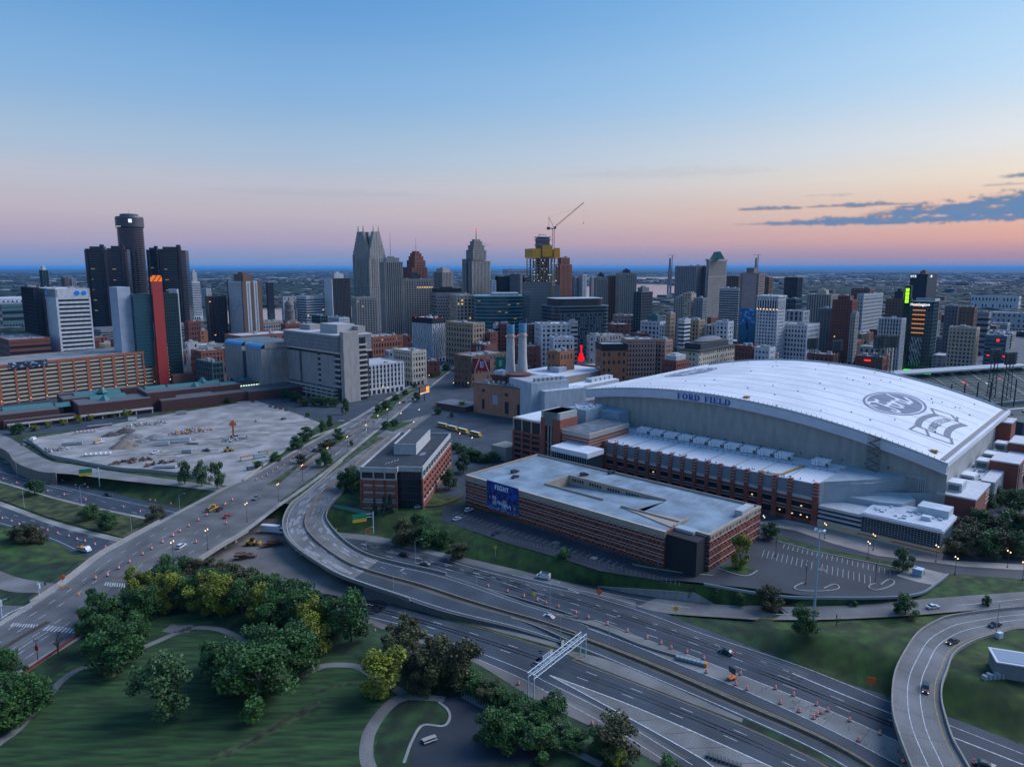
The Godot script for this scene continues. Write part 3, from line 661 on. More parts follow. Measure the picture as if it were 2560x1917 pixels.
	m.wall(pa.slice(14,27),.4,-.2,1.1); part("parapet", m, paint([.33,.32,.3],.9, "streak", .1), oo)
	for k in [62,78]: pier(oo, ((pa[k] + pb[k]) / 2) * V(1,0,1) + V(0, FLOOR, 0), pb[k] - pa[k], pa[k].distance_to(pb[k]) - 2.0,4.6)

func make_park_paths() -> void:
	var pm := paint([.2,.195,.18],.9, "mottle", .011)
	for p in [[P(0,[-128.3,-155.2,-127.9,-160.5,-127,-165,-127.8,-172.8,-128.5,-180,-129.3,-186.9,-128.1,-192.5,-125,-194.8,-121.1,-197.5,-117.6,-202.4,-113.5,-207.5,-109.4,-213.3,-105.4,-217.1,-99.9,-217.3,-94.4,-215.6,-87.3,-210.6,-80.5,-203.2,-73.4,-194.4,-66.6,-190.6,-62.2,-189.8,-56.9,-194]),2.4],[P(0,[-68.1,-191.3,-61.7,-189.8,-57.8,-193.9,-53.4,-195.3,-46.4,-194.6,-40.8,-190.1,-35.7,-185.1,-31.7,-182.3,-29.1,-179.5,-22.6,-178.9,-18.5,-178.2]),2.6],[P(0,[-29.1,-179.5,-32,-177.6,-34.3,-173.1,-35.7,-168.2,-36.4,-162.4,-35.4,-155.4,-33.4,-150.4]),3.4],[P(0,[-13.5,-179.9,-6.5,-174.3,-.2,-169.4,3.1,-165.8]) + P(0,[9.4,-161.1,15.9,-156.3,21.4,-152.2]),2.2],[P(0,[-105.4,-217.1,-110,-216.6,-113.7,-217.5]),5.0],[P(.05,[-176.2,-383.1,-174.2,-387.6,-167.3,-393.3]),2]]:
		var m := Mb.new(); m.ribbon(smooth(p[0]), p[1],.09); struct("footpath", m, pm)
	area("parking_lot", P(0,[-18.6,-178.5,-13.9,-179.9,-8.1,-175,3.1,-165.8,8.4,-160.2,4.6,-152.8,-24.5,-150.4,-24.8,-160.2,-22.7,-167,-17.9,-167,-16.4,-170,-16.9,-173.1,-19.2,-176.2]),.05, dark_asphalt())
	var k := Mb.new(); k.wall(smooth(P(0,[-25.9,-152.8,-25,-161.3,-23.1,-167,-17.8,-166.7,-16.4,-170,-17.3,-173.7,-20,-176.9])),.7,0,.18); struct("kerb", k, concrete())
	area("mown_lawn", P(0,[-132.8,-142.2,-133.4,-187.6,-126.4,-220.1,-110.1,-228.4,-70.8,-200.4,-48.8,-200.4,-31.3,-181.7,-33.5,-169.3,-34.1,-142.2]),.025, paint([.028,.085,.016],.95, "mow", .03))
	var t := Mb.new()
	for p in [P(0,[-72.8,-154.2,-66.5,-160.5,-60,-168.5,-52.4,-177.3]), P(0,[-69.4,-155.2,-63.4,-162.2,-51.9,-175.4]), P(0,[-55.9,-180.9,-49.5,-184.4,-43.5,-187.2])]: t.ribbon(smooth(p),1.6,.04)
	struct("worn_track", t, paint([.06,.085,.03],.95, "grass", .05))
	road("side_street", P(0,[-229.9,-278.5,-199.8,-261.5,-186.9,-254.9,-176.6,-251.8,-167.4,-249.3]), P(0,[-213.7,-257.5,-188.6,-245.7,-180.6,-243.3,-172.8,-242.8,-167.6,-240.5]), paint([.19,.185,.175],.88, "mottle", .011),.1)
	road("side_street", P(0,[-201.4,-241.6,-180.1,-233.8,-170.7,-232.7]), P(0,[-182.1,-216.6,-172,-222.4,-171.9,-226.4]), paint([.13,.13,.128],.88, "mottle", .011),.08)

# ---- the stadium, its garage and the office block; local x runs along b (away to the right), local z along a (towards the right and nearer)
func frame_at(b: float, a: float) -> Vector3:
	var g := deg_to_rad(GRID)
	return V(b * cos(g) + a * sin(g),0,-b * sin(g) + a * cos(g))
func copies(called: String, mesh: Mesh, m: Material, parent: Node, places: Array) -> void:
	for p in places:
		var o := MeshInstance3D.new(); o.mesh = mesh; o.material_override = m; o.name = called; o.position = p
		parent.add_child(o, true)
func bx(x: float, y: float, z: float) -> BoxMesh:
	var m := BoxMesh.new(); m.size = V(x, y, z); return m
func glass_mat() -> Material: return mat("dark glass", lin(.02,.03,.04),.12,.0)
func brick() -> Material: return paint([.23,.068,.045],.9, "soft", .12)
func red_brick() -> Material: return paint([.27,.085,.055],.9, "soft", .12)
func white_roof() -> Material: return paint([.66,.68,.7],.75, "soft", .008)
func trim() -> Material: return paint([.42,.38,.33],.9, "soft", .1)
func roof_y(b: float, a: float) -> float:
	var t := (a + 272.0) / 204.0
	return 39.0 - 10.0 * t + (12.0 + 3.0 * (b - 361) / 164) * 4 * t * (1 - t)
func roof_at(b: float, a: float, up: float) -> Vector3: return V(b, roof_y(b, a) + up, a)
func build_stadium() -> void:
	var b0 := 440.0; var a0 := -170.0; var off := V(-b0,0,-a0)
	var o := thing("stadium", "huge white arched roof football stadium of brick and grey panels", "stadium", frame_at(b0, a0), GRID)
	var grey := paint([.33,.345,.32],.85, "streak", .035)
	var pale := paint([.42,.45,.47],.8, "soft", .05)
	var slate := paint([.2,.225,.26],.7, "soft", .06)
	var m := Mb.new(); var n := 40
	for i in n:
		var a1 := -272.0 + 204.0 * i / n; var a2 := -272.0 + 204.0 * (i + 1) / n
		for k in 4:
			var b1 := 361.0 + 41.0 * k; var b2 := 361.0 + 41.0 * (k + 1)
			m.quad(roof_at(b1, a1,0), roof_at(b1, a2,0), roof_at(b2, a2,0), roof_at(b2, a1,0))
	part("roof", m, white_roof(), o, off)
	var seam := paint([.3,.33,.38],.8)
	for bb in [377.0,393.0,410.0,426.0,443.0,459.0,476.0,492.0,508.0]:
		for i in range(1 if bb < 470 else 6, n - 1):
			var a1 := -272.0 + 204.0 * i / n; var a2 := -272.0 + 204.0 * (i + 1) / n
			m.quad(roof_at(bb - .26, a1,.05), roof_at(bb - .26, a2,.05), roof_at(bb + .26, a2,.05), roof_at(bb + .26, a1,.05))
		part("roof_seam", m, seam, o, off)
	var rg := RandomNumberGenerator.new(); rg.seed = 15
	for k in 46:
		var p := roof_at(rg.randf_range(366,520), rg.randf_range(-262,-76),.2); m.box(p, V(rg.randf_range(.4,1),.7, rg.randf_range(.4,1)))
	stuff(part("roof_vents", m, paint([.32,.34,.38],.8), o, off))
	for k in 60:
		var b1 := rg.randf_range(366,515); var a1 := rg.randf_range(-262,-80); var l := rg.randf_range(3,14); var wd := rg.randf_range(.3,1.6)
		m.quad(roof_at(b1, a1,.04), roof_at(b1, a1 + l, .04), roof_at(b1 + wd, a1 + l, .04), roof_at(b1 + wd, a1,.04))
	stuff(part("water_stains", m, paint([.62,.64,.66],.8, "soft", .02), o, off))
	for bb in [361.4,524.4]:
		var l := []
		for i in n + 1: l.append(roof_at(bb, -272.0 + 204.0 * i / n, 0))
		m.wall(l, .8,-.2,.9)
		for i in range(0, n):
			for f in [.0,.5]: m.bar(l[i].lerp(l[i + 1], f), l[i].lerp(l[i + 1], f) + V(0,1.7,0),.14,3)
		part("roof_edge", m, pale, o, off)
	m.quad(roof_at(366,-69.5,.3), roof_at(366,-71.5,.25), roof_at(524,-71.5,.25), roof_at(524,-69.5,.3))
	part("gutter", m, paint([.05,.06,.075],.6), o, off)
	m.wall([roof_at(362,-68.4,0), roof_at(524,-68.4,0)],1.6,-1.5,.8); m.wall([roof_at(362,-271.6,0), roof_at(524,-271.6,0)],1.0,-2.5,.9); part("roof_edge", m, white_roof(), o, off)
	var w := Mb.new(); var back := Mb.new()
	for i in n:
		var a1 := -272.0 + 204.0 * i / n; var a2 := -272.0 + 204.0 * (i + 1) / n
		var p := roof_at(361, a1,0); var q := roof_at(361, a2,0)
		m.quad(p, q, q + V(.8,-4.9,0), p + V(.8,-4.9,0)); m.quad(p + V(.8,-4.9,0), q + V(.8,-4.9,0), q + V(4,-4.9,0), p + V(4,-4.9,0))
		if i >= 1:
			w.quad(V(364.5,0, a1), V(364.5,0, a2), q + V(3.5,-4.9,0), p + V(3.5,-4.9,0))
			p = roof_at(525, a1,0); q = roof_at(525, a2,0)
			back.quad(p, q, V(523,0, a2), V(523,0, a1))
	part("fascia", m, paint([.56,.6,.66],.7, "soft", .05), o, off)
	part("panel_wall", w, grey, o, off); part("panel_wall", back, grey, o, off)
	for yy in [24.5,29.0,33.5]:
		for i in range(2, n - 3):
			var a1 := -272.0 + 204.0 * i / n; var a2 := a1 + 5.1
			if roof_y(361, a1) - 5.5 > yy and roof_y(361, a2) - 5.5 > yy: m.quad(V(364.42, yy, a1), V(364.42, yy, a2), V(364.42, yy + .16, a2), V(364.42, yy + .16, a1))
		part("panel_joint", m, paint([.25,.28,.28],.9), o, off)
	for k in 16: m.box(V(364.1,22.3,-250.0 + 10.5 * k), V(.8,.5,.7))
	part("wall_lamps", m, paint([.08,.09,.1],.6), o, off); stuff(o.get_child(-1))
	pass
	m.quad(V(364.5,0,-71.5), V(523,0,-71.5), V(523,28,-71.5), V(364.5,28,-71.5)); m.quad(V(364.5,0,-267), V(523,0,-267), V(523,37.5,-267), V(364.5,37.5,-267))
	part("end_wall", m, paint([.5,.5,.48],.85, "streak", .04), o, off)
	var ink := paint([.015,.075,.32],.6)
	var word := "FORD FIELD"; var at := -206.0
	var adv := {"F": 3.5, "O": 4.2, "R": 4.0, "D": 4.2, " ": 2.6, "I": 2.2, "E": 3.7, "L": 3.6}
	var font := SystemFont.new(); font.font_names = PackedStringArray(["Droid Serif"]); font.font_weight = 700
	for ch in word:
		if ch != " ":
			var t := TextMesh.new(); t.font = font; t.text = ch; t.font_size = 64; t.pixel_size = .076; t.depth = .35; t.horizontal_alignment = HORIZONTAL_ALIGNMENT_LEFT; t.curve_step = 2.0
			var l := part("letter", t, ink, o)
			var slope := (roof_y(361, at + 3) - roof_y(361, at)) / 3.0
			l.position = V(361.15, roof_y(361, at + 1.5) - 2.5, at) + off
			l.rotation = V(0,-PI / 2,0); l.rotate_object_local(Vector3.BACK, atan(slope))
		at += adv[ch] * .93
	for e in [[443.0,-112.0,1.0],[452.0,-247.0,.92]]: oval(o, off, e[0], e[1], e[2], e[1] < -200)
	banner(o, off)
	for e in [[370.0,-168.0],[373.0,-76.0]]:
		for k in 9: m.box(V(e[0] + (k % 3) * .9 - 1, roof_y(e[0], e[1]) + .4 + .2 * (k % 2), e[1] + (k / 3) * 1.1 - 1), V(.7,.6 + .25 * (k % 4),.8))
		m.bar(roof_at(e[0], e[1] - 2.5,0), roof_at(e[0], e[1] + 2.5,1.2),.16)
		part(numbered("roof_works"), m, paint([.4,.2,.02],.7), self, Vector3.ZERO)
		var ro: Node3D = get_child(-1); ro.position = frame_at(0,0); ro.rotation_degrees.y = GRID
		tag(ro, "small heap of orange roofing gear %s" % ("on the stadium roof above the blue letters" if e[1] < -100 else "at the stadium roof's right hand corner"), "equipment")
	var wing := Mb.new()
	wing.quad(V(324.4,18.9,-241), V(324.4,18.9,-110), V(364.5,19.3,-110), V(364.5,19.3,-241))
	wing.quad(V(326,18.9,-110), V(364.5,19.3,-110), V(364.5,18.4,-84), V(345,18.5,-94))
	part("wing_roof", wing, white_roof(), o, off)
	for aa in [-228.0,-213.0,-198.0,-196.5,-183.0,-168.0,-153.0,-140.0,-126.0]:
		m.box(V(340,19.05, aa), V(31,.35,.35)); part("roof_seam", m, seam, o, off)
	for k in 34: m.box(V(rg.randf_range(326,329),19.3, rg.randf_range(-235,-112)), V(.5, rg.randf_range(.6,1.1),.5))
	m.bar(V(350,20.1,-238), V(350,20.1,-100),.16); m.bar(V(349,19.7,-238), V(349,19.7,-100),.12)
	for k in 40: m.box(V(349.5,19.5,-238 + 3.4 * k), V(1.4,.9,.3))
	part("roof_vents_and_pipes", m, paint([.33,.36,.4],.7), o, off); stuff(o.get_child(-1))
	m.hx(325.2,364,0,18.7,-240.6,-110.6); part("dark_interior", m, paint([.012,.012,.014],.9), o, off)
	var piers := []
	for i in 16: piers.append(-229.5 + 7.06 * i)
	piers[15] = -123.4; piers.append(-111.4)
	var edges := [-240.6] + piers
	for i in edges.size() - 1:
		var z0: float = edges[i]; var z1: float = edges[i + 1]
		m.hx(324.3,325.5,12.6,18.95, z0, z1); part("grey_panel", m, slate, o, off)
		m.hx(324.2,325.5,11.1,12.6, z0, z1); part("panel_base", m, pale, o, off)
		m.hx(324.5,325.6,9.6,11.1, z0, z1); m.hx(324.5,325.6,4.8,6.2, z0, z1); m.hx(324.5,325.6,0,1.2, z0, z1)
		part("brick_band", m, brick(), o, off)
		m.hx(324.35,325.5,9.3,9.6, z0, z1); m.hx(324.35,325.5,4.5,4.8, z0, z1); m.hx(324.35,325.5,6.2,6.45, z0, z1)
		part("lintel", m, trim(), o, off)
	for i in piers.size():
		var wd := 1.9 if i < 16 else 2.6
		m.hx(323.3,325.7,0,19.6, piers[i] - wd / 2, piers[i] + wd / 2)
		part("brick_pier", m, brick(), o, off)
		for y in [13.6,15.2,16.8,18.3]: m.hx(323.2,325.7, y, y + .3, piers[i] - wd / 2 - .03, piers[i] + wd / 2 + .03)
		part("pier_bands", m, trim(), o, off)
		if i > 11:
			m.hx(322.6,324.4,0,1.8, piers[i] - 1.6, piers[i] + 1.6); part("pier_base", m, red_brick(), o, off)
	for p in [[7.6,-217.0],[7.5,-198.0],[7.7,-174.0],[7.4,-142.0],[2.6,-122.0],[2.8,-118.0],[2.4,-115.0],[3.0,-128.0],[7.2,-118.0]]:
		m.box(V(325.0, p[0], p[1]), V(.3,.35,.6))
	part("concourse_lights", m, glow("warm", Color(1.0,.8,.55),1.6), o, off); stuff(o.get_child(-1))
	var ang := Mb.new()
	ang.prism(PackedVector2Array([V2(324.6,-110), V2(327,-109), V2(346,-94), V2(364.5,-84), V2(364.5,-110)]),9,20.2, true)
	ang.prism(PackedVector2Array([V2(326,-109.6), V2(346.6,-93.4), V2(364.4,-73), V2(364.4,-108)]),0,14, false)
	part("grey_massing", ang, paint([.3,.36,.39],.8, "soft", .04), o, off)
	m.prism(PackedVector2Array([V2(336,-104), V2(338,-88), V2(342,-80), V2(352,-77), V2(360,-82), V2(350,-96)]),9,12.6); part("grey_massing", m, paint([.34,.41,.44],.8, "soft", .04), o, off)
	for k in 4: m.bar(V(363.9,8,-79 + k * .9), V(363.9,20,-79 + k * .9),.25,6)
	m.bar(V(364,20,-100), V(363.9,20,-76),.25,6)
	part("pipes", m, pale, o, off)
	m.hx(322.6,345.5,0,2.5,-109.5,-59.9); part("buff_base", m, paint([.5,.4,.26],.85, "soft", .1), o, off)
	m.hx(322.45,323,1.1,1.5,-92,-84); m.hx(322.45,323,1.1,1.5,-78,-59.8); part("red_course", m, red_brick(), o, off)
	m.hx(324.8,344,2.5,9.2,-109.2,-90.6); part("window_band", m, glass_mat(), o, off)
	for y in [2.55,4.7,6.8,8.7]:
		m.hx(322.4,345, y, y + (.75 if y < 8 else 1.3),-109.4,-90.9); part("grey_band", m, pale, o, off)
	m.hx(322.9,345,2.6,9.7,-90.6,-60.2); part("curtain_wall", m, mat("blue glass", lin(.012,.022,.032),.08), o, off)
	var mull := paint([.26,.34,.38],.5)
	for k in 26: m.hx(322.74,322.9,2.6,9.7,-90.7 + k * 1.218 - .05,-90.7 + k * 1.218 + .05)
	for k in 8: m.hx(322.72,322.9,2.7 + k * .98 - .04,2.7 + k * .98 + .04,-90.7,-60.2)
	for k in 19: m.hx(322.9 + k * 1.2,323.02 + k * 1.2,2.6,9.7,-60.2,-60.0)
	for k in 8: m.hx(322.9,345,2.7 + k * .98 - .05,2.7 + k * .98 + .05,-60.2,-60.02)
	part("mullions", m, mull, o, off); stuff(o.get_child(-1))
	m.hx(321.6,346,9.7,10.9,-91.2,-59.2); m.hx(322.4,346,10.9,11.3,-90.6,-60); part("flat_roof", m, paint([.52,.56,.6],.8, "soft", .06), o, off)
	m.hx(338,347,10.9,14.6,-73,-61); part("plant_room", m, paint([.5,.56,.6],.8, "soft", .06), o, off)
	for k in 22: m.box(V(rg.randf_range(325,338),11.6, rg.randf_range(-88,-63)), V(rg.randf_range(.5,1.8), rg.randf_range(.5,1.1), rg.randf_range(.5,1.8)))
	m.hx(329.5,332.5,11.3,13.0,-69.5,-66)
	part("roof_clutter", m, paint([.5,.53,.56],.8), o, off); stuff(o.get_child(-1))
	var flank := [[364.6,397.0,.0,14.0,-71.4,-56.0, "brick"],[397.0,522.0,.0,11.5,-71.4,-58.0, "grey"],[431.0,452.0,.0,18.0,-62.0,-49.5, "brick"],[478.0,500.0,.0,19.0,-61.0,-46.0, "brick"],[452.0,478.0,.0,14.0,-60.0,-52.0, "glass"],[405.0,431.0,.0,13.0,-61.0,-55.6, "panel"],[506.0,523.0,.0,25.0,-72.0,-64.0, "brick"]]
	for e in flank:
		m.hx(e[0], e[1], e[2], e[3], e[4], e[5])
		part({"brick": "brick_block", "grey": "grey_block", "glass": "glass_block", "panel": "panel_block"}[e[6]], m, {"brick": brick(), "grey": grey, "glass": glass_mat(), "panel": paint([.3,.33,.37],.7, "soft", .1)}[e[6]], o, off)
		m.hx(e[0] - .3, e[1] + .3, e[3], e[3] + .7, e[4], e[5] + .3); part("parapet_cap", m, paint([.55,.57,.6],.8, "soft", .06), o, off)
	for k in 14: m.hx(406 + k * 1.8,406.7 + k * 1.8,2,13.4,-55.6,-55.1)
	part("pale_fins", m, paint([.5,.48,.48],.8), o, off)
	m.hx(434,442,3,16,-49.5,-49.2); part("stair_glass", m, glass_mat(), o, off)
	for y in [6.5,8.5,10.5,12.0]: m.hx(388,396.5, y, y + .35,-56.0,-55.8); m.hx(446,452, y + 2, y + 2.35,-49.5,-49.3)
	part("pale_bands", m, trim(), o, off)
	for k in 70: m.box(V(rg.randf_range(398,520),12.8, rg.randf_range(-70,-60)), V(rg.randf_range(.6,3), rg.randf_range(.7,1.8), rg.randf_range(.5,2)))
	part("roof_clutter", m, paint([.36,.4,.44],.8), o, off); stuff(o.get_child(-1))
	for k in 5:
		var u := thing("air_unit", "big grey box air handling unit on the stadium's right terrace, %s from the near end" % ["first", "second", "third", "fourth", "fifth"][k], "air unit", frame_at([376.0,404.0,440.0,459.0,492.0][k],-66) + V(0,[14.7,12.2,12.2,12.2,12.2][k],0), GRID, "air handling units on the stadium's right terrace")
		m.hx(-5,5,0,3.6,-3.2,3.2); part("casing", m, paint([.45,.5,.52],.7, "soft", .1), u)
		m.hx(-4.5,4.5,3.6,4.1,-2.8,2.8); part("lid", m, paint([.62,.65,.68],.7), u)
		m.hx(-5.1,-4.9,.6,3.0,-2.2,2.2); part("louvre", m, paint([.1,.13,.14],.7), u)
	m.hx(311.4,345,0,26.6,-288,-266); part("glazed_core", m, glass_mat(), o, off)
	for y in [.0,4.1,7.6,11.2,14.8,17.8]: m.hx(310.6,345.4, y, y + (1.3 if y > .1 else 1.9),-288.6,-266)
	for z in [-288.4,-281.5,-274.0,-266.6]: m.hx(310.4,311.5,0,19.2, z - .7, z + .7)
	part("brick_frame", m, red_brick(), o, off)
	for z in [-288.4,-281.5,-274.0,-266.6]: m.hx(310.5,311.5,19.2,26.6, z - .35, z + .35)
	m.hx(310.3,346,26.2,27.0,-288.9,-266); part("pale_frame", m, trim(), o, off)
	m.hx(311.5,345,27.0,27.3,-288,-266); part("tower_roof", m, white_roof(), o, off)
	m.hx(309.9,326,0,30.4,-265.9,-262.8); m.hx(309.9,326.3,0,30.6,-256.8,-251.2); part("brick_tower", m, red_brick(), o, off)
	m.hx(310.9,325,0,26,-262.8,-256.8); part("tower_glass", m, glass_mat(), o, off)
	m.hx(310.3,311.2,0,26,-260.9,-260.3); m.hx(310.3,311.2,0,26,-258.6,-258.0)
	for k in 2: m.hx(310.0,326,26 + k * .01,34.4,-265.6 + k * 2,-251.6 - k * 2)
	part("tower_head", m, paint([.36,.38,.36],.8, "soft", .08), o, off)
	for y in [4.4,8.0,11.6,15.2]: m.hx(310.6,311.2, y, y + 1.1,-262.8,-256.8)
	part("brick_frame", m, red_brick(), o, off)
	m.hx(311,350,0,25,-250.6,-231); part("striped_block", m, red_brick(), o, off)
	m.hx(310.8,350.2,22.8,25.6,-250.8,-230.8)
	for y in [17.6,19.4,21.0]: m.hx(310.85,350.1, y, y + .4,-250.7,-230.9)
	part("pale_courses", m, trim(), o, off)
	m.hx(310.8,311.4,11.5,16.8,-250,-232); part("dark_opening", m, paint([.01,.01,.012],.9), o, off)
	m.hx(312,349,25.6,25.9,-250,-232); part("tar_roof", m, paint([.16,.19,.22],.8, "mottle", .03), o, off)
	m.hx(338,358,19,32,-268,-254); m.hx(352,364,19,30,-266,-240); part("cooling_box", m, paint([.26,.36,.42],.7, "soft", .05), o, off)
	for k in 24: m.box(V(rg.randf_range(338,357),32.4, rg.randf_range(-267,-255)), V(rg.randf_range(.6,2.2),.9, rg.randf_range(.6,2.2)))
	part("roof_clutter", m, paint([.5,.52,.56],.8), o, off); stuff(o.get_child(-1))
	m.hx(305,318,0,8.5,-302,-289.5); part("side_annex", m, paint([.33,.29,.25],.9, "soft", .05), o, off)
	m.hx(296,310,0,16.6,-245.5,-221); part("pavilion", m, glass_mat(), o, off)
	m.hx(295.5,310.3,16.4,19.2,-246,-220.5); part("pavilion_roof", m, paint([.6,.64,.68],.75, "soft", .06), o, off)
	for k in 16: m.hx(295.8,296.1,13,16.4,-245.5 + k * 1.6,-245.3 + k * 1.6)
	part("pavilion_mullions", m, mull, o, off); stuff(o.get_child(-1))
	var proto: Node3D = null
	for k in 12:
		var aa := -223.5 + 9.35 * k
		if k == 10: continue
		var lab := "white rooftop air handler in the row under the stadium's panel wall, %s from the left" % ["first", "second", "third", "fourth", "fifth", "sixth", "seventh", "eighth", "ninth", "tenth", "eleventh", "last"][k]
		var where := frame_at(356.5, aa) + V(0,19.3,0)
		if proto: dup(proto, where, GRID, lab); continue
		proto = thing("air_handler", lab, "air handler", where, GRID, "white rooftop air handlers under the panel wall"); proto.set_meta("base", "air_handler")
		m.hx(-1.6,1.6,.3,3.4,-3.6,3.6); m.prism(PackedVector2Array([V2(-1.4,-3.4), V2(1.4,-3.4), V2(1.4,4.4), V2(-1.0,4.4)]),3.4,3.8); part("casing", m, white_roof(), proto)
		for z in [-4.1,-3.1,-1.9]: m.hx(-2.4,-1.6,.2,3.2, z - .42, z + .42)
		part("ducts", m, paint([.66,.7,.74],.6), proto)
		m.hx(-1.9,-1.6,.6,2.0,2.2,3.6); part("louvre", m, paint([.06,.07,.08],.7), proto)
	m.ribbon([V(327,19.4,-140.5), V(327.5,19.4,-132), V(329,19.4,-129.5), V(351,19.5,-127)],1.6)
	m.ribbon([V(356,19.5,-112), V(358,19.4,-98), V(359,19.4,-95)],1.4)
	part("yellow_walkway", m, paint([.5,.3,.01],.8, "mottle", .2), o, off)
	var sc := thing("scaffold_stair", "spindly dark scaffold stair climbing the stadium's panel wall to the roof", "scaffold", frame_at(360.5,-98.5) + V(0,19,0), GRID)
	for x in [-1.6,1.6]:
		for z in [-2.6,2.6]: m.bar(V(x, 0, z), V(x, 18.5, z),.09)
	part("uprights", m, paint([.08,.08,.085],.5), sc)
	for k in 9:
		var y := 2.0 * k + 1.0
		for x in [-1.6,1.6]: m.bar(V(x, y, -2.6), V(x, y, 2.6),.07,3)
		for z in [-2.6,2.6]: m.bar(V(-1.6, y, z), V(1.6, y, z),.07,3)
		m.bar(V(-1.6, y, -2.6 if k % 2 else 2.6), V(-1.6, y + 2,2.6 if k % 2 else -2.6),.09,3); m.bar(V(0, y, -2.4 if k % 2 else 2.4), V(0, y + 2,2.4 if k % 2 else -2.4),.3)
	part("ledgers_and_flights", m, paint([.1,.09,.085],.6), sc)
func oval(o: Node3D, off: Vector3, cb: float, ca: float, k: float, far: bool) -> void:
	var ink := paint([.15,.18,.25],.8, "soft", .1)
	var el := func(t: float, r: float) -> Vector2:
		return V2(cb + sin(t) * 30.5 * r * k, ca + cos(t) * 15.0 * r * k)
	for ring in [[.0,.86],[.92,1.0]]:
		var m := Mb.new()
		for i in 48:
			var t0 := TAU * i / 48; var t1 := TAU * (i + 1) / 48
			for s in 4:
				var r0: float = lerpf(ring[0], ring[1], s / 4.0); var r1: float = lerpf(ring[0], ring[1], (s + 1) / 4.0)
				var p: Vector2 = el.call(t0, r0); var q: Vector2 = el.call(t1, r0); var r: Vector2 = el.call(t1, r1); var u: Vector2 = el.call(t0, r1)
				m.quad(roof_at(p.x, p.y, .08), roof_at(q.x, q.y, .08), roof_at(r.x, r.y, .08), roof_at(u.x, u.y, .08))
		part("oval_emblem" if ring[0] == .0 else "oval_ring", m, ink, o, off)
	var strokes := [[[-17,3],[-19,4.6],[-18,6.6],[-14,6.9],[-10,5.6],[-6,5.8],[-4,7.2]],[[-10.5,5.6],[-11.8,1],[-13.6,-4],[-16.5,-5.6],[-18,-4.2],[-16.6,-2.6]],[[-13.2,.4],[-10,.8],[-7.6,.4]],
		[[-4.6,1.6],[-7,.4],[-7.6,-2.4],[-5.6,-4.2],[-3,-2.8],[-2.8,0],[-4.6,1.6],[-1.4,.6]],[[-.6,1.8],[-.4,-.6],[-1.4,-4.2]],[[-.6,-1.2],[1.6,1.4],[3.6,1.4],[4.2,.4]],
		[[9.4,1.2],[6.6,1],[5,-1.6],[6,-4.2],[8.4,-3.6],[10,-.6]],[[14,7],[12,4.4],[10,.2],[9.8,-3.4],[12,-4],[15.5,-1.6],[18.5,.5]]]
	var w := Mb.new()
	for s in strokes:
		var p := []
		for q in s: p.append(V(q[0],0, q[1]))
		p = smooth(p, 5)
		for i in p.size() - 1:
			var a: Vector3 = p[i]; var b: Vector3 = p[i + 1]
			var nrm := V(-(b.z - a.z),0, b.x - a.x).normalized() * .8
			var c := [a + nrm, b + nrm, b - nrm, a - nrm]
			var d := []
			for v in c: d.append(roof_at(cb + v.x * k * 1.15, ca - v.z * k * 1.3,.16 + .001 * i))
			w.quad(d[0], d[1], d[2], d[3])
	part("script_lettering", w, white_roof(), o, off)
	if far: return
	var st := Mb.new()
	for bb in [426.0,443.0,459.0]:
		var half := 12.9 * sqrt(maxf(0,1.0 - pow((bb - cb) / 26.2,2)))
		for s in 8:
			var z0 := ca - half + half * 2 * s / 8; var z1 := z0 + half / 4
			st.quad(roof_at(bb - .25, z0,.13), roof_at(bb - .25, z1,.13), roof_at(bb + .25, z1,.13), roof_at(bb + .25, z0,.13))
	stuff(part("dark_seam", st, paint([.05,.06,.09],.8), o, off))
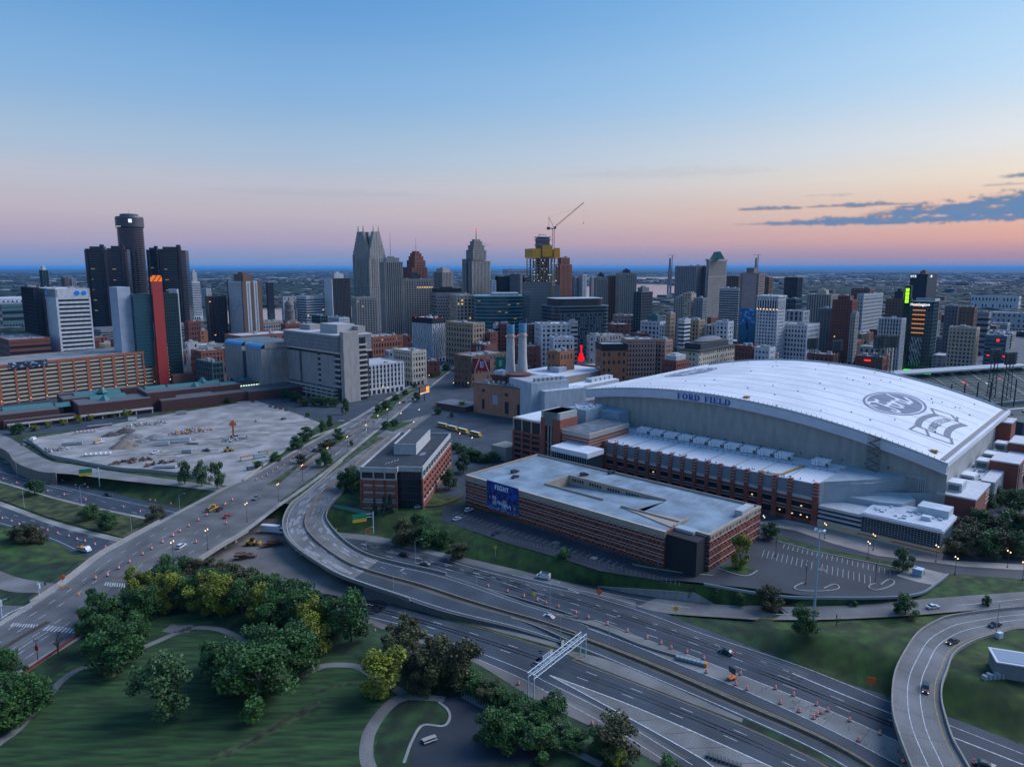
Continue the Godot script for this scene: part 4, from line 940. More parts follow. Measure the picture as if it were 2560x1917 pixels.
func banner(o: Node3D, off: Vector3) -> void:
	var ink := paint([.15,.17,.22],.8, "soft", .1)
	var cb := 428.0; var ca := -84.5
	var put := func(u: float, v: float, h: float) -> Vector3: return roof_at(cb + u, ca - v - 2.6 * (1 - pow(u / 20.0,2)), h)
	for band in [[5.2,8.4],[-8.4,-5.2]]:
		var m := Mb.new()
		for i in 20:
			var u0 := -20.0 + 2.0 * i; var u1 := u0 + 2.0
			m.quad(put.call(u0, band[0],.09), put.call(u1, band[0],.09), put.call(u1, band[1],.09), put.call(u0, band[1],.09))
		part("scroll_band", m, ink, o, off)
	var t := Mb.new()
	for e in [[[-20,8.4],[-20,-8.4]],[[20,8.4],[20,-8.4]],[[-20,3],[-31,-1]],[[-31,-1],[-29,-11]],[[-29,-11],[-18,-8]],[[20,8],[29,12]],[[29,12],[31,2]],[[31,2],[21,-3]],[[20,-3],[31,-1]],[[-31,8],[-20,8]],[[-31,8],[-31,-1]]]:
		var a := V2(e[0][0], e[0][1]); var b := V2(e[1][0], e[1][1]); var nn := (b - a).orthogonal().normalized() * .65
		for s in 4:
			var p := a.lerp(b, s / 4.0); var q := a.lerp(b, (s + 1) / 4.0)
			t.quad(roof_at(cb + p.x + nn.x, ca - p.y - nn.y, .1), roof_at(cb + q.x + nn.x, ca - q.y - nn.y, .1), roof_at(cb + q.x - nn.x, ca - q.y + nn.y, .1), roof_at(cb + p.x - nn.x, ca - p.y + nn.y, .1))
	stuff(part("scroll_outline", t, ink, o, off))
	var font := SystemFont.new(); font.font_names = PackedStringArray(["Droid Sans"]); font.font_weight = 700
	var u := -15.5
	for ch in "FORDFIELD":
		var x := TextMesh.new(); x.font = font; x.text = ch; x.font_size = 64; x.pixel_size = .085; x.depth = .06; x.horizontal_alignment = HORIZONTAL_ALIGNMENT_CENTER; x.curve_step = 2.0
		var l := part("roof_letter", x, ink, o)
		var p: Vector3 = put.call(u, 0,.12)
		var up: Vector3 = (put.call(u, 1,.12) - p).normalized(); var ri: Vector3 = (put.call(u + 1,0,.12) - p).normalized()
		l.transform = Transform3D(Basis(ri, up, ri.cross(up)), p + off)
		u += 3.9
func build_garage() -> void:
	var b0 := 262.0; var a0 := -186.0; var off := V(-b0,0,-a0)
	var o := thing("parking_garage", "low red brick parking garage with a blue grey open roof deck", "parking garage", frame_at(b0, a0), GRID)
	var deck := paint([.25,.33,.39],.85, "mottle", .014); var tan_ := paint([.36,.3,.235],.9, "soft", .06)
	var m := Mb.new()
	for r in [[234.3,251.0,-250,-136.4],[243,251,-136.4,-122.3],[269.5,289,-250,-122.3],[251.0,269.5,-250,-212],[251.0,269.5,-157,-122.3]]:
		m.quad(V(r[0],14.2, r[2]), V(r[0],14.2, r[3]), V(r[1],14.2, r[3]), V(r[1],14.2, r[2]))
	part("roof_deck", m, deck, o, off)
	m.quad(V(251,10.0,-212), V(251,14.18,-160), V(269.5,14.18,-157), V(269.5,10.0,-212)); part("sloping_ramp", m, deck, o, off)
	m.hx(269.2,269.8,9,15.1,-212.4,-157); m.hx(250.8,269.5,9,15.0,-212.6,-212.1); m.hx(250.7,251.1,10,15.0,-212,-178); part("slot_wall", m, tan_, o, off)
	m.hx(248.3,248.8,14.2,15.2,-167,-137); m.prism(PackedVector2Array([V2(248.5,-167), V2(241.5,-137), V2(253.3,-137)]),14.2,14.6); m.hx(242,253.4,14.2,15.6,-137.4,-137); part("ramp_parapet", m, tan_, o, off)
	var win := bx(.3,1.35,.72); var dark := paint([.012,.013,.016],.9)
	var spots := []
	for g in 5:
		for k in 5: spots.append(V(269.15,13.0,-209.5 + g * 10.6 + k * 1.5) + off)
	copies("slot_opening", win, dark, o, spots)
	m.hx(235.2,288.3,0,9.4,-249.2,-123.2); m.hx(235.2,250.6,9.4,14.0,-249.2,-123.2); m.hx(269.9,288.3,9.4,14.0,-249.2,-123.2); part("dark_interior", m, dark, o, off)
	var levels := [[.0,.9],[2.3,2.0],[5.6,2.0],[8.9,2.1],[12.4,2.7]]
	var skin := func(x0: float, x1: float, z0: float, z1: float, along_z: bool, gaps: Array) -> void:
		for i in levels.size():
			var b := Mb.new(); b.hx(x0, x1, levels[i][0], levels[i][0] + levels[i][1], z0, z1)
			part("upper_band" if i == 4 else "brick_band", b, tan_ if i == 4 else brick(), o, off)
		var pm := Mb.new()
		for g in gaps:
			if along_z: pm.hx(x0, x1,0,14.0, g[0], g[1])
			else: pm.hx(g[0], g[1],0,14.0, z0, z1)
		part("brick_piers", pm, brick(), o, off)
		var lm := Mb.new()
		for i in range(1,5):
			if along_z: lm.hx(x0 - .12, x1, levels[i][0] - .22, levels[i][0] + .05, z0, z1); lm.hx(x0 - .1, x1, levels[i][0] + levels[i][1] - .2, levels[i][0] + levels[i][1] + .04, z0, z1)
			else: lm.hx(x0, x1, levels[i][0] - .22, levels[i][0] + .05, z0, z1 + .12)
		part("sill_courses", lm, trim(), o, off)
	var gaps := [[-250,-249],[-234.5,-213.6]]
	for g in 7:
		var s := -213.6 + g * 10.95
		gaps.append([s, s + 1.7])
		for k in 4: gaps.append([s + 2.75 + k * 1.85, s + 3.75 + k * 1.85])
		gaps.append([s + 10.4, s + 10.95])
	gaps.append([-244.5,-243.8]); gaps.append([-239.5,-238.8]); gaps.append([-137.4,-136.4])
	skin.call(234.0,235.3,-250,-136.4, true, gaps)
	m.hx(233.9,235.1,12.9,15.1,-250,-136.4); part("tan_parapet", m, tan_, o, off)
	var side := [[243,244],[252,252.8],[260,261],[268,268.8],[276,277],[284,285],[288,289]]
	for k in 15: side.append([245.0 + k * 2.95,246.5 + k * 2.95])
	skin.call(243.0,289.0,-123.3,-122, false, side)
	skin.call(243.0,244.3,-128,-122, true, [[-128,-127.3],[-123,-122]])
	m.hx(234,243,0,14.9,-137.0,-136.4); part("return_wall", m, brick(), o, off)
	m.hx(241.0,245,0,15.2,-136.3,-127.9); part("stair_glass", m, mat("frosted", lin(.3,.35,.38),.5), o, off)
	for k in 4: m.hx(240.85,241.0,2.6 + k * 3.2,4.0 + k * 3.2,-134.8,-129.2)
	part("stair_windows", m, paint([.12,.09,.07],.5), o, off)
	m.wall([V(234.2,14.2,-250), V(289,14.2,-250), V(289,14.2,-122), V(243,14.2,-122)],.4,0,1.0); m.prism(PackedVector2Array([V2(234,-250), V2(289,-250), V2(289,-249.6), V2(234,-249.6)]),0,14.2); part("parapet", m, tan_, o, off)
	skin.call(234.5,288.8,-250.2,-249.4, false, [[235,236.5],[246,248],[258,260],[270,272],[282,284]])
	m.hx(272,283,14.2,17.0,-126,-122.5); part("stair_head", m, paint([.4,.42,.44],.8, "soft", .1), o, off)
	for k in 16: m.box(V(252 + k * 2.2,14.23,-236), V(.14,.04,9.0))
	for k in 22: m.box(V(279,14.23,-238 + k * 5), V(9,.04,.14))
	part("bay_lines", m, paint([.4,.44,.48],.8), o, off); stuff(o.get_child(-1))
	m.box(V(242.86,12.9,-124.6), V(.12,1.4,2.6)); part("blue_sign", m, paint([.01,.12,.5],.5), o, off)
	mural()
func mural() -> void:
	var im := Image.create(256,192, false, Image.FORMAT_RGB8)
	var n := FastNoiseLite.new(); n.seed = 31; n.frequency = .02
	for y in 192:
		for x in 256:
			var c := Color(.02,.16,.52).lerp(Color(.12,.4,.82), clampf(.4 + n.get_noise_2d(x, y) * 1.1,0,1))
			if y > 165 and n.get_noise_2d(x * 2.5, y * 2.5 + 90) > .0: c = c.lerp(Color(.75,.85,.95),.7)
			im.set_pixel(x, y, c)
	var figs := [[26,70, Color(.05,.15,.5)],[62,80, Color(.75,.8,.86)],[104,88, Color(.04,.2,.6)],[146,92, Color(.7,.75,.82)],[188,100, Color(.05,.18,.55)],[226,104, Color(.3,.4,.55)]]
	for f in figs:
		im.fill_rect(Rect2i(f[0] - 17, f[1] + 20,34,58), f[2]); im.fill_rect(Rect2i(f[0] - 13, f[1] + 15,26,8), f[2]); im.fill_rect(Rect2i(f[0] - 16, f[1] + 40,7,20), Color(.24,.12,.08))
		for y in range(-13,14):
			var wd := int(9.5 * sqrt(1.0 - pow(y / 14.0,2)))
			im.fill_rect(Rect2i(f[0] - wd, f[1] + y, wd * 2,1), Color(.26,.13,.09) if y > -6 and y < 8 else Color(.05,.04,.05))
		im.fill_rect(Rect2i(f[0] - 3, f[1] + 34,6,16), Color(.85,.9,.95) if f[2].r < .5 else Color(.05,.15,.5))
	var m := StandardMaterial3D.new(); m.albedo_texture = ImageTexture.create_from_image(im); m.roughness = .6; m.albedo_color = Color(.8,.8,.8)
	var o := thing("mural_banner", "big blue sports banner reading FIGHT with six players on the brick garage front", "banner", frame_at(233.7,-224.2) + V(0,2.2,0), GRID)
	var q := QuadMesh.new(); q.size = V2(20.6,13.6)
	var p := part("printed_sheet", q, m, o); p.rotation_degrees.y = -90; p.position = V(-.12,6.8,0)
	var r := Mb.new(); r.hx(-.1,.1,0,13.7,-10.4,10.4); part("frame", r, paint([.05,.12,.3],.7), o)
	var font := SystemFont.new(); font.font_names = PackedStringArray(["Droid Sans"]); font.font_weight = 700
	for t in [["FIGHT", 11.3,-.4,.05],["SCORE", 4.6,-.6,.034],["WIN!", 2.6,1.2,.034]].slice(0,1):
		var x := TextMesh.new(); x.font = font; x.text = t[0]; x.font_size = 64; x.pixel_size = t[3]; x.depth = .06; x.curve_step = 2.0
		var l := part("lettering", x, paint([.8,.84,.9],.6), o); l.rotation_degrees.y = -90; l.position = V(-.2, t[1], t[2])
	var s := Mb.new()
	for k in 15:
		var z := -3.4 + k * .62; var up := 3.3 + sin(k * 2.1) * .55 - k * .06
		s.hx(-.2,-.14, up, up + .9 + .5 * (k % 3), z, z + .26)
	part("script", s, paint([.8,.84,.9],.6), o)
func build_office() -> void:
	var o := thing("office_building", "four storey brick office block with dark flat roof beside the flyover", "office building", V(-74,0,-335),84)
	var pale := paint([.4,.4,.39],.85, "soft", .06); var m := Mb.new()
	m.prism(PackedVector2Array([V2(.5,.5), V2(.5,17.6), V2(3.4,17.6), V2(3.4,29.4), V2(74.5,29.4), V2(74.5,.5)]),0,20); part("glass_core", m, glass_mat(), o)
	m.prism(PackedVector2Array([V2(.3,.3), V2(.3,17.8), V2(3.2,17.8), V2(3.2,29.6), V2(74.7,29.6), V2(74.7,.3)]),19.9,20.2); part("flat_roof", m, paint([.032,.04,.05],.85, "mottle", .04), o)
	m.wall([V(0,0,0), V(0,0,18), V(3,0,18), V(3,0,30), V(75,0,30), V(75,0,0), V(0,0,0)],.5,18.6,21.1); part("parapet", m, pale, o)
	m.wall([V(0,0,18), V(0,0,0), V(75,0,0), V(75,0,30), V(3,0,30)],.8,0,3.6)
	part("brick_band", m, red_brick(), o)
	for y in [5.9,9.5,13.1]: m.wall([V(0,0,18), V(0,0,0), V(75,0,0), V(75,0,30), V(3,0,30)],.8, y, y + 1.75); part("brick_band", m, red_brick(), o)
	m.wall([V(0,0,18), V(0,0,0), V(75,0,0), V(75,0,30), V(3,0,30)],.84,3.2,3.7); m.wall([V(0,0,18), V(0,0,0), V(75,0,0), V(75,0,30), V(3,0,30)],.84,14.8,15.5)
	m.wall([V(0,0,0), V(0,0,18)],.9,0,.6); part("pale_course", m, trim(), o)
	for p in [V2(0,.2), V2(0,6.4), V2(0,12.0), V2(0,17.6)]: m.hx(p.x - .4, p.x + .4,0,15, p.y - .5, p.y + .5)
	for k in 13: m.hx(3 + k * 6.0 - .7,3 + k * 6.0 + .7,0,15,29.6,30.4)
	for k in 13: m.hx(k * 6.2 - .6, k * 6.2 + .6,0,15,-.4,.4)
	part("brick_pier", m, red_brick(), o)
	for p in [.2,6.4,12.0,17.6]: m.hx(-.3,.3,15,19, p - .3, p + .3)
	for k in 13: m.hx(3 + k * 6.0 - .3,3 + k * 6.0 + .3,15,19,29.7,30.3)
	part("pale_mullion", m, pale, o)
	var pane := bx(.1,1.35,1.15); var pl := []; var lit := []
	for f in 3:
		for g in 3:
			for k in 4: pl.append(V(.35,4.65 + f * 3.6,1.5 + g * 5.7 + k * 1.25))
	copies("window", pane, paint([.3,.34,.36],.25), o, pl)
	var wide := bx(2.0,1.5,.1); pl = []
	for f in 3:
		for g in 12:
			for k in 2: pl.append(V(4.95 + g * 6.0 + k * 2.2,4.75 + f * 3.6,29.72))
	copies("window", wide, glass_mat(), o, pl)
	for y in [3.8,7.4,11.0,14.6]: m.hx(2.9,3.3, y, y + .5,18,29.5)
	for k in 9: m.hx(2.95,3.3,0,18.6,18.2 + k * 1.4,18.32 + k * 1.4)
	part("entry_mullions", m, paint([.03,.035,.045],.4), o)
	m.hx(28,62,20.2,25.4,9,21); part("roof_house", m, paint([.44,.44,.43],.85, "soft", .08), o)
	m.hx(31,61,25.4,25.6,10,20); part("roof_house_top", m, paint([.04,.05,.06],.85), o)
	m.hx(28,62,25.4,26.0,8.9,9.5); m.hx(28,62,25.4,26.0,20.5,21.1); m.hx(28,28.6,25.4,26.0,9,21); part("roof_house_rim", m, pale, o)
	for k in 5: m.bar(V(26 + k * 1.2,20.5,23), V(27 + k * 1.2,20.5,25.5),.25); m.bar(V(8 + 2 * k, 20.3,10 + k), V(11 + 2 * k, 20.3,10 + k),.1)
	part("roof_ducts", m, paint([.4,.42,.45],.7), o)

var blocks := []
func build_skyline() -> void:
	blocks = [
		["T", "slim pale green high rise with a white crown across the river at far left", -987,-1512,47,10.8,23.7,111.2, "c", "teal", 28,5, {"pent": [.6,8], "pw": "white"}],
		["B", "brown slab apartment block across the river behind the striped white tower", -1195,-1914,47,9.3,31.6,90.9, "g", "brown", 14,5, {}],
		["B", "second brown slab block beside it across the river, right of the brown slab", -1204,-1962,47,10.6,24.6,86.9, "g", "grey", 13,5, {}],
		["T", "white banded waterfront hotel right behind the dark glass tower cluster", -738,-1663,47,19.3,17.4,84.3, "b", "white", 20,6, {"pent": [.55,22], "pw": "pale"}],
		["B", "low pale block on the far river bank right of the white banded hotel", -906,-2117,47,14.2,35.1,55.6, "g", "pale", 9,6, {}],
		["T", "dark glass mid rise tower with brown edges left of the white gridded tower", -446,-1074,47,28.0,10.8,74.2, "c", "brown", 22,5, {"lit": 2}],
		["T", "white gridded apartment tower with brown corner bands and brown penthouse", -405,-1077,47,23.7,54.8,96.2, "g", "white", 30,4, {"pent": [.55,11], "pw": "brown", "band": "brown", "lit": 3}],
		["T", "dark narrow tower on the far bank with a bright roof light", -596,-1759,47,14.8,9.8,80.4, "c", "dark", 20,5, {}],
		["B", "long white banded courthouse block by the river", -353,-1256,47,41.1,32.8,67.4, "b", "white", 14,6, {"lit": 4}],
		["B", "pale windowless slab at the left end of the white banded courthouse", -387,-1236,47,25.1,6.0,66.9, "p", "pale", 14,6, {}],
		["T", "dark glass slab tower with a white end wall beside the courthouse", -308,-1262,47,37.6,23.8,97.9, "r", "dark", 20,3, {"pent": [.5,9], "pw": "pale", "endwall": "white"}],
		["B", "teal glass fronted block below the dark slab tower", -274,-1012,47,11.6,23.0,49.8, "c", "teal", 9,4, {}],
		["B", "low white gridded garage in front of the dark slab tower", -257,-1040,47,17.6,40.0,45.1, "g", "white", 7,3, {}],
		["B", "stone city block with long cornice left of the domed clock tower", -375,-1098,47,37.1,12.5,34.7, "g", "stone", 5,4, {}],
		["T", "white early tower with sign frame on its roof in front of the twin peaked tower", -201,-969,26,28.2,29.1,76.6, "g", "stone", 22,3.4, {"lit": 2}],
		["T", "slender pale grey ribbed tower with ornate roof works", -181,-1078,24,27.8,27.2,124.6, "r", "stone", 38,3.2, {"pent": [.7,7], "pw": "stone", "ground": 0}],
		["B", "wide stone gridded office block with a row of lit windows near its top", -151,-1117,23,47.3,38.8,99.0, "g", "stone", 26,3.8, {"litrow": true, "pent": [.3,8], "pw": "dark"}],
		["T", "grey tower with pale crown behind the dark roofed office", -146,-1521,47,29.3,29.3,107.1, "r", "stone", 28,4, {"pent": [.7,8], "pw": "sand"}],
		["B", "grey office block with rows of white window strips and a dark roof band", -99,-1084,20,41.9,35.9,79.5, "b", "grey", 16,4, {"pent": [.9,7], "pw": "black", "strip": true}],
		["B", "tan gridded office wing with lit floors left of the curved glass block", -73,-1043,19,27.9,40.0,77.5, "g", "sand", 14,6, {"lit": 14}],
		["B", "dark box tower right of the stepped granite tower", -19,-1414,15,24.2,22.1,99.3, "c", "black", 22,4, {}],
		["B", "grey box tower beside the dark box tower", 8,-1392,47,6.9,27.4,104.1, "p", "dgrey", 24,4, {}],
		["B", "dark low slab between the grey box and the unfinished tower", 29,-1430,47,19.1,7.5,97.5, "c", "dark", 20,4, {}],
		["B", "small white gridded block behind the stepped granite tower", -36,-1358,16,8.6,14.0,92.5, "g", "white", 18,4, {}],
		["B", "pale open framed block on the skyline behind the dark boxes", 10,-1736,14,55.0,60.0,112.3, "b", "pale", 8,8, {}],
		["T", "slender dusky red art deco tower right of the unfinished tower", 84,-1165,47,30.9,9.9,121.4, "r", "rust", 34,3.4, {"tiers": [[.72,132.1]], "lit": 0}],
		["B", "grey twin slab apartment block on the skyline, left slab", 134,-1509,47,16.4,9.6,96.4, "r", "grey", 24,5, {}],
		["B", "grey twin slab apartment block on the skyline, right slab", 150,-1508,47,13.8,8.4,101.3, "r", "pale", 26,5, {}],
		["B", "small grey slab right of the twin slabs", 171,-1526,47,11.4,6.3,96.1, "r", "grey", 24,5, {}],
		["T", "grey stone hotel tower with a dark turret cap", 144,-1160,7,19.1,17.1,100.5, "g", "stone", 28,3.4, {"pent": [.4,7], "pw": "dark"}],
		["T", "dark brown narrow tower between two stone hotel towers", 168,-1189,6,18.1,16.5,102.7, "r", "brown", 28,4, {}],
		["T", "broad pale stone hotel tower with small turrets on its corners", 184,-1154,5,27.8,25.7,107.6, "g", "stone", 30,3.4, {"pent": [.35,6], "pw": "dark"}],
		["B", "blue grey stepped office block right of the stone hotel tower", 196,-1066,47,30.6,13.9,81.1, "c", "dgrey", 18,4, {"pent": [.6,7], "pw": "dgrey"}],
		["T", "wide grey gridded office slab beside the green roofed tower", 317,-1276,47,32.7,42.4,119.1, "g", "grey", 32,3.4, {}],
		["T", "grey wing of the office slab hard against the green roofed tower", 338,-1270,47,14.0,13.9,118.4, "r", "dgrey", 32,3.4, {}],
		["B", "brown grey block right behind the green roofed tower", 441,-1417,47,22.7,26.7,100.1, "r", "brown", 20,4, {}],
		["B", "blue white banded hotel slab in front of the green roofed tower", 340,-1100,47,25.8,31.8,85.4, "b", "pale", 22,6, {}],
		["B", "small brown tower with glass strip right of the mural tower", 395,-1110,47,14.0,13.9,101.9, "g", "brown", 26,4, {}],
		["T", "white early tower with dark arcade under its cornice beside the mural tower", 308,-846,47,21.3,25.5,83.1, "g", "white", 19,3.6, {"arcade": true, "lit": 3}],
		["T", "dark blue glass tower alone on the plain beyond the white tower", 597,-1519,47,26.4,28.7,96.4, "c", "dark", 20,4, {}],
		["B", "low teal glass block behind the white tower", 497,-1270,47,27.6,29.1,62.4, "c", "teal", 6,5, {}],
		["T", "pale stone tower with columned facade at right centre", 468,-1074,47,32.2,36.0,77.0, "r", "stone", 22,3.6, {"pent": [.35,7], "pw": "sand"}],
		["B", "grey block tucked against the pale stone tower", 406,-913,47,17.9,19.7,64.6, "g", "dgrey", 17,3.6, {}],
		["T", "dusky red brick tower with stepped top at right centre", 410,-876,47,22.1,23.2,77.5, "g", "brick", 20,3.4, {"tiers": [[.6,82.3]], "lit": 1}],
		["B", "pale wing on the right flank of the dusky red tower", 413,-856,47,11.8,6.0,62.3, "g", "stone", 14,3.4, {}],
		["B", "low modern white block with dark scattered windows before the trees", 346,-858,47,40.0,38.0,50.0, "g", "white", 8,4, {}],
		["B", "white block with tall dark window slots left of the pale stone tower", 392,-977,47,22.5,25.0,58.4, "r", "pale", 8,6, {}],
		["B", "blue and white panelled office block far right of centre", 650,-1294,47,111.2,11.2,70.0, "g", "pale", 10,6, {}],
		["B", "brown low block behind the blue and white office block", 725,-1475,47,34.0,36.1,74.6, "g", "brown", 6,6, {}],
		["B", "brown brick block left of the glass tower with lit bands", 582,-1071,47,28.9,29.2,70.5, "g", "brown", 14,4, {"pent": [.4,12], "pw": "dark"}],
		["T", "dark bronze office tower on the far right skyline with white roof letters", 875,-1522,47,83.3,32.7,103.2, "b", "black", 24,4, {"pent": [.3,7], "pw": "brown"}],
		["T", "narrow white stone tower with dark flank in front of the brown block", 404,-754,47,16.0,22.7,63.6, "r", "pale", 14,3, {}],
		["B", "grey brown apartment block right of the glass tower, nearer half", 572,-892,47,17.9,17.0,67.8, "g", "brown", 13,4, {}],
		["B", "grey brown apartment block right of the glass tower, farther half", 577,-931,47,16.2,15.3,67.1, "g", "dgrey", 13,4, {}],
		["B", "beige stone hotel block with arched base and red signs by the ballpark", 456,-714,47,16.0,24.0,57.4, "g", "sand", 13,3.4, {"arch": true}],
		["B", "grey banded garage block right of the grey brown apartments", 638,-960,47,15.4,13.6,57.5, "b", "grey", 7,5, {}],
		["B", "white roofed arena hall at the far right edge", 944,-1335,47,34.0,67.5,33.3, "p", "pale", 3,8, {}],
		["B", "low white hall behind the arena", 1323,-1950,47,34.0,109.1,40.3, "p", "white", 2,8, {}],
		["B", "white and black barcode striped tower with a dark cap", -106,-902,47,21.8,39.8,50.0, "s", "white", 14,2, {"cap": true}],
		["G", "tan parking garage block right of the barcode striped tower", -58,-874,47,20.2,49.5,50.4, "g", "tan", 7,5, {}],
		["B", "dark red theatre block right behind the tan garage", -27,-870,47,13.9,13.8,38.4, "p", "brick", 6,5, {}],
		["B", "maroon brick theatre with a white vertical sign", -31,-774,47,18.5,21.8,34.2, "p", "brick", 6,5, {"sign": true}],
		["B", "low brown brick building with a yellow poster at the avenue corner", -32,-717,47,50.1,24.9,30.4, "p", "brown", 4,5, {}],
		["B", "small red gridded block between the two white chimneys and the garage", -10,-908,15,12.6,14.0,45.9, "g", "brick", 8,4, {}],
		["B", "white banded block left of the white chimneys", -20,-910,47,7.3,6.0,45.0, "b", "white", 8,4, {}],
		["B", "old brown loft block with fire stairs right of the chimneys", 23,-838,13,13.1,14.0,50.5, "g", "brown", 10,4, {}],
		["B", "white loft block with dark window panels", 47,-819,12,35.7,30.7,53.4, "g", "white", 9,6, {}],
		["T", "pale stair tower with greenish glazing on the white loft block", 70,-812,9,7.5,14.0,56.1, "b", "pale", 10,5, {}],
		["B", "small white block with a lit yellow window before the white lofts", 54,-771,11,23.2,18.5,42.4, "g", "white", 5,5, {"lit": 1}],
		["B", "low orange brick block below the small white block", 49,-704,47,22.8,16.4,34.7, "p", "orange", 3,5, {}],
		["B", "maroon low block behind the chimneys", 17,-794,13,22.9,22.5,30.2, "p", "brick", 4,5, {}],
		["B", "long grey slate roofed theatre block left of the pink hotel", 108,-823,47,44.6,19.1,39.8, "p", "grey", 5,6, {}],
		["B", "small pale roof house standing on the long grey theatre", 90,-798,8,8.3,14.0,40.8, "p", "pale", 6,5, {}],
		["B", "orange brown church like hall with arched windows and dark roof band", 99,-704,7,25.7,26.0,37.9, "p", "orange", 4,5, {"archw": true, "cap": true}],
		["B", "pink brick hotel slab with dark fire stair, right of the arched hall", 131,-732,5,30.8,22.0,44.3, "g", "pink", 8,3, {}],
		["B", "pink brick hotel wing on the right end of the pink slab", 157,-732,47,14.0,13.2,43.2, "g", "pink", 8,4, {}],
		["B", "narrow white striped block right of the pink hotel", 194,-798,47,14.0,8.0,59.5, "b", "white", 12,5, {}],
		["T", "narrow tan tower with a pinkish top right of the pink hotel", 180,-806,47,10.5,6.0,65.5, "g", "tan", 13,4, {}],
		["B", "olive tan office block behind the cornice palace", 212,-821,47,14.0,17.3,57.1, "g", "tan", 11,4, {}],
		["B", "pale blue grey block left of the narrow tan tower", 177,-814,47,14.0,10.4,51.6, "g", "pale", 10,4, {}],
		["T", "tan tower with a bright lit crown floor low down", 251,-1010,47,14.0,13.8,80.5, "p", "sand", 20,4, {"litband": true}],
		["T", "grey gridded tower right of the tan tower with lit floor", 265,-1000,47,14.0,14.1,74.3, "g", "grey", 19,4, {}],
		["B", "grey old block left of the tan tower with lit floor", 241,-1018,47,14.0,9.6,75.7, "g", "stone", 19,4, {}],
		["B", "white corner block with black window frames before the mural tower", 243,-810,47,14.0,15.1,56.1, "g", "white", 10,5, {}],
		["B", "grey white low block left of the black framed white corner block", 233,-820,47,14.0,12.9,51.2, "r", "pale", 8,5, {}],
		["B", "cream palace club block with dark eaves and small square windows", 199,-717,47,78.9,23.4,36.7, "p", "cream", 6,4, {"palace": true}],
		["B", "brick block with white bands right of the cream palace", 237,-712,47,15.2,18.4,39.1, "g", "brick", 5,4, {}],
		["B", "small white block before the white early tower", 251,-700,47,14.0,15.4,38.7, "g", "white", 4,4, {}],
		["B", "red brick warehouse with a pale roof house beside the stadium roof", 145,-623,47,22.3,14.2,36.2, "g", "brick", 4,4, {"pent": [.75,5], "pw": "pale"}],
		["B", "white parapet block with arched roof front at centre right", 197,-979,47,23.4,31.0,43.9, "g", "white", 6,6, {"pent": [.5,9], "pw": "teal"}],
		["B", "brick theatre block left of the white parapet block", 146,-973,6,25.5,22.5,40.6, "p", "rust", 6,6, {}],
		["B", "pale stone block behind the brick theatre", 173,-1076,6,33.6,28.7,45.8, "g", "pink", 6,5, {}],
		["B", "dark maroon block before the white parapet block", 161,-889,4,18.2,16.7,35.1, "p", "brick", 5,5, {}],
		["B", "teal roofed low hall in front of the brick theatre", 134,-863,6,28.1,23.8,33.1, "p", "teal", 3,6, {}],
		["B", "low red brick diner with red neon beside the ballpark", 336,-655,47,20.2,22.5,35.6, "g", "brick", 4,4, {"neon": true}],
		["B", "grey rendered block behind the red brick diner", 366,-708,47,23.6,26.0,38.7, "p", "stone", 5,5, {}],
		["B", "modern office block with white roof, red bands and a red lamp logo", 477,-694,47,22.0,18.1,51.4, "b", "blue", 12,5, {"redband": true}],
		["B", "tan brick apartment row with grey mansard roof behind the concrete courthouse", -151,-806,47,42.1,30.4,40.4, "g", "rust", 5,4, {"lit": 5}],
		["B", "white loft corner block with square windows by the avenue", -104,-717,47,18.5,30.0,34.3, "g", "cream", 5,4, {}],
		["B", "pale low annex behind the white loft corner block", -125,-751,24,17.2,15.7,29.6, "p", "pale", 4,5, {}],
		["B", "white long annex with fine vertical ribs along the avenue", -136,-672,42,51.3,40.0,27.5, "r", "white", 5,4, {}],
		["B", "dark red small brick block below the barcode striped tower", -87,-769,21,12.5,14.0,16.4, "p", "brick", 3,5, {}],
		["B", "small maroon block between the tan apartments and the striped tower", -125,-828,23,10.4,14.0,37.9, "p", "brick", 4,5, {}],
		["B", "orange brick tower stub left of the blue capped concrete blocks", -374,-856,47,9.1,6.7,41.7, "p", "orange", 7,5, {}],
		["B", "greenish glass office block left of the blue capped concrete blocks", -282,-655,47,10.4,34.2,31.2, "c", "teal", 5,4, {}],
		["B", "white tanked roof block left of the greenish glass office", -339,-747,47,10.4,8.1,38.9, "p", "pale", 5,5, {}],
		["B", "low brick row with pale roof behind the greenish glass office", -319,-737,47,23.3,24.3,32.0, "g", "rust", 4,4, {}],
		["B", "maroon brick block in the left middle distance below the banded tower", -456,-1012,47,18.0,14.9,40.8, "g", "brick", 5,4, {}],
		["B", "long grey low garage roof behind the casino", -338,-778,47,28.9,20.6,33.3, "b", "grey", 4,5, {}],
		["B", "red brick block behind the blue capped blocks with white roof", -298,-839,47,70.0,40.0,39.8, "p", "rust", 5,5, {}],
		["B", "brick block with white bands between blue capped blocks and courthouse", -283,-914,47,27.2,12.0,45.4, "b", "brick", 5,5, {}],
		["B", "orange brick low block by the teal glass front", -251,-889,47,16.9,9.3,42.0, "p", "orange", 4,5, {}],
		["B", "brick low block with a long pale roof left of the striped white tower", -578,-828,47,40.0,97.6,37.3, "b", "brick", 5,4, {}],
		["B", "green roofed long hall left of the striped white tower", -561,-817,47,18.5,30.0,36.2, "g", "rust", 4,4, {}],
		["B", "white waterside hall on the near bank at far left", -1101,-1563,47,70.0,111.1,51.5, "p", "white", 3,8, {}],
		["B", "glass fronted waterside hall at far left", -1040,-1501,47,90.0,140.8,43.9, "b", "teal", 3,8, {}],
		["B", "low red brick block right of the striped white tower", -453,-808,47,6.0,18.4,35.3, "p", "rust", 5,5, {}],
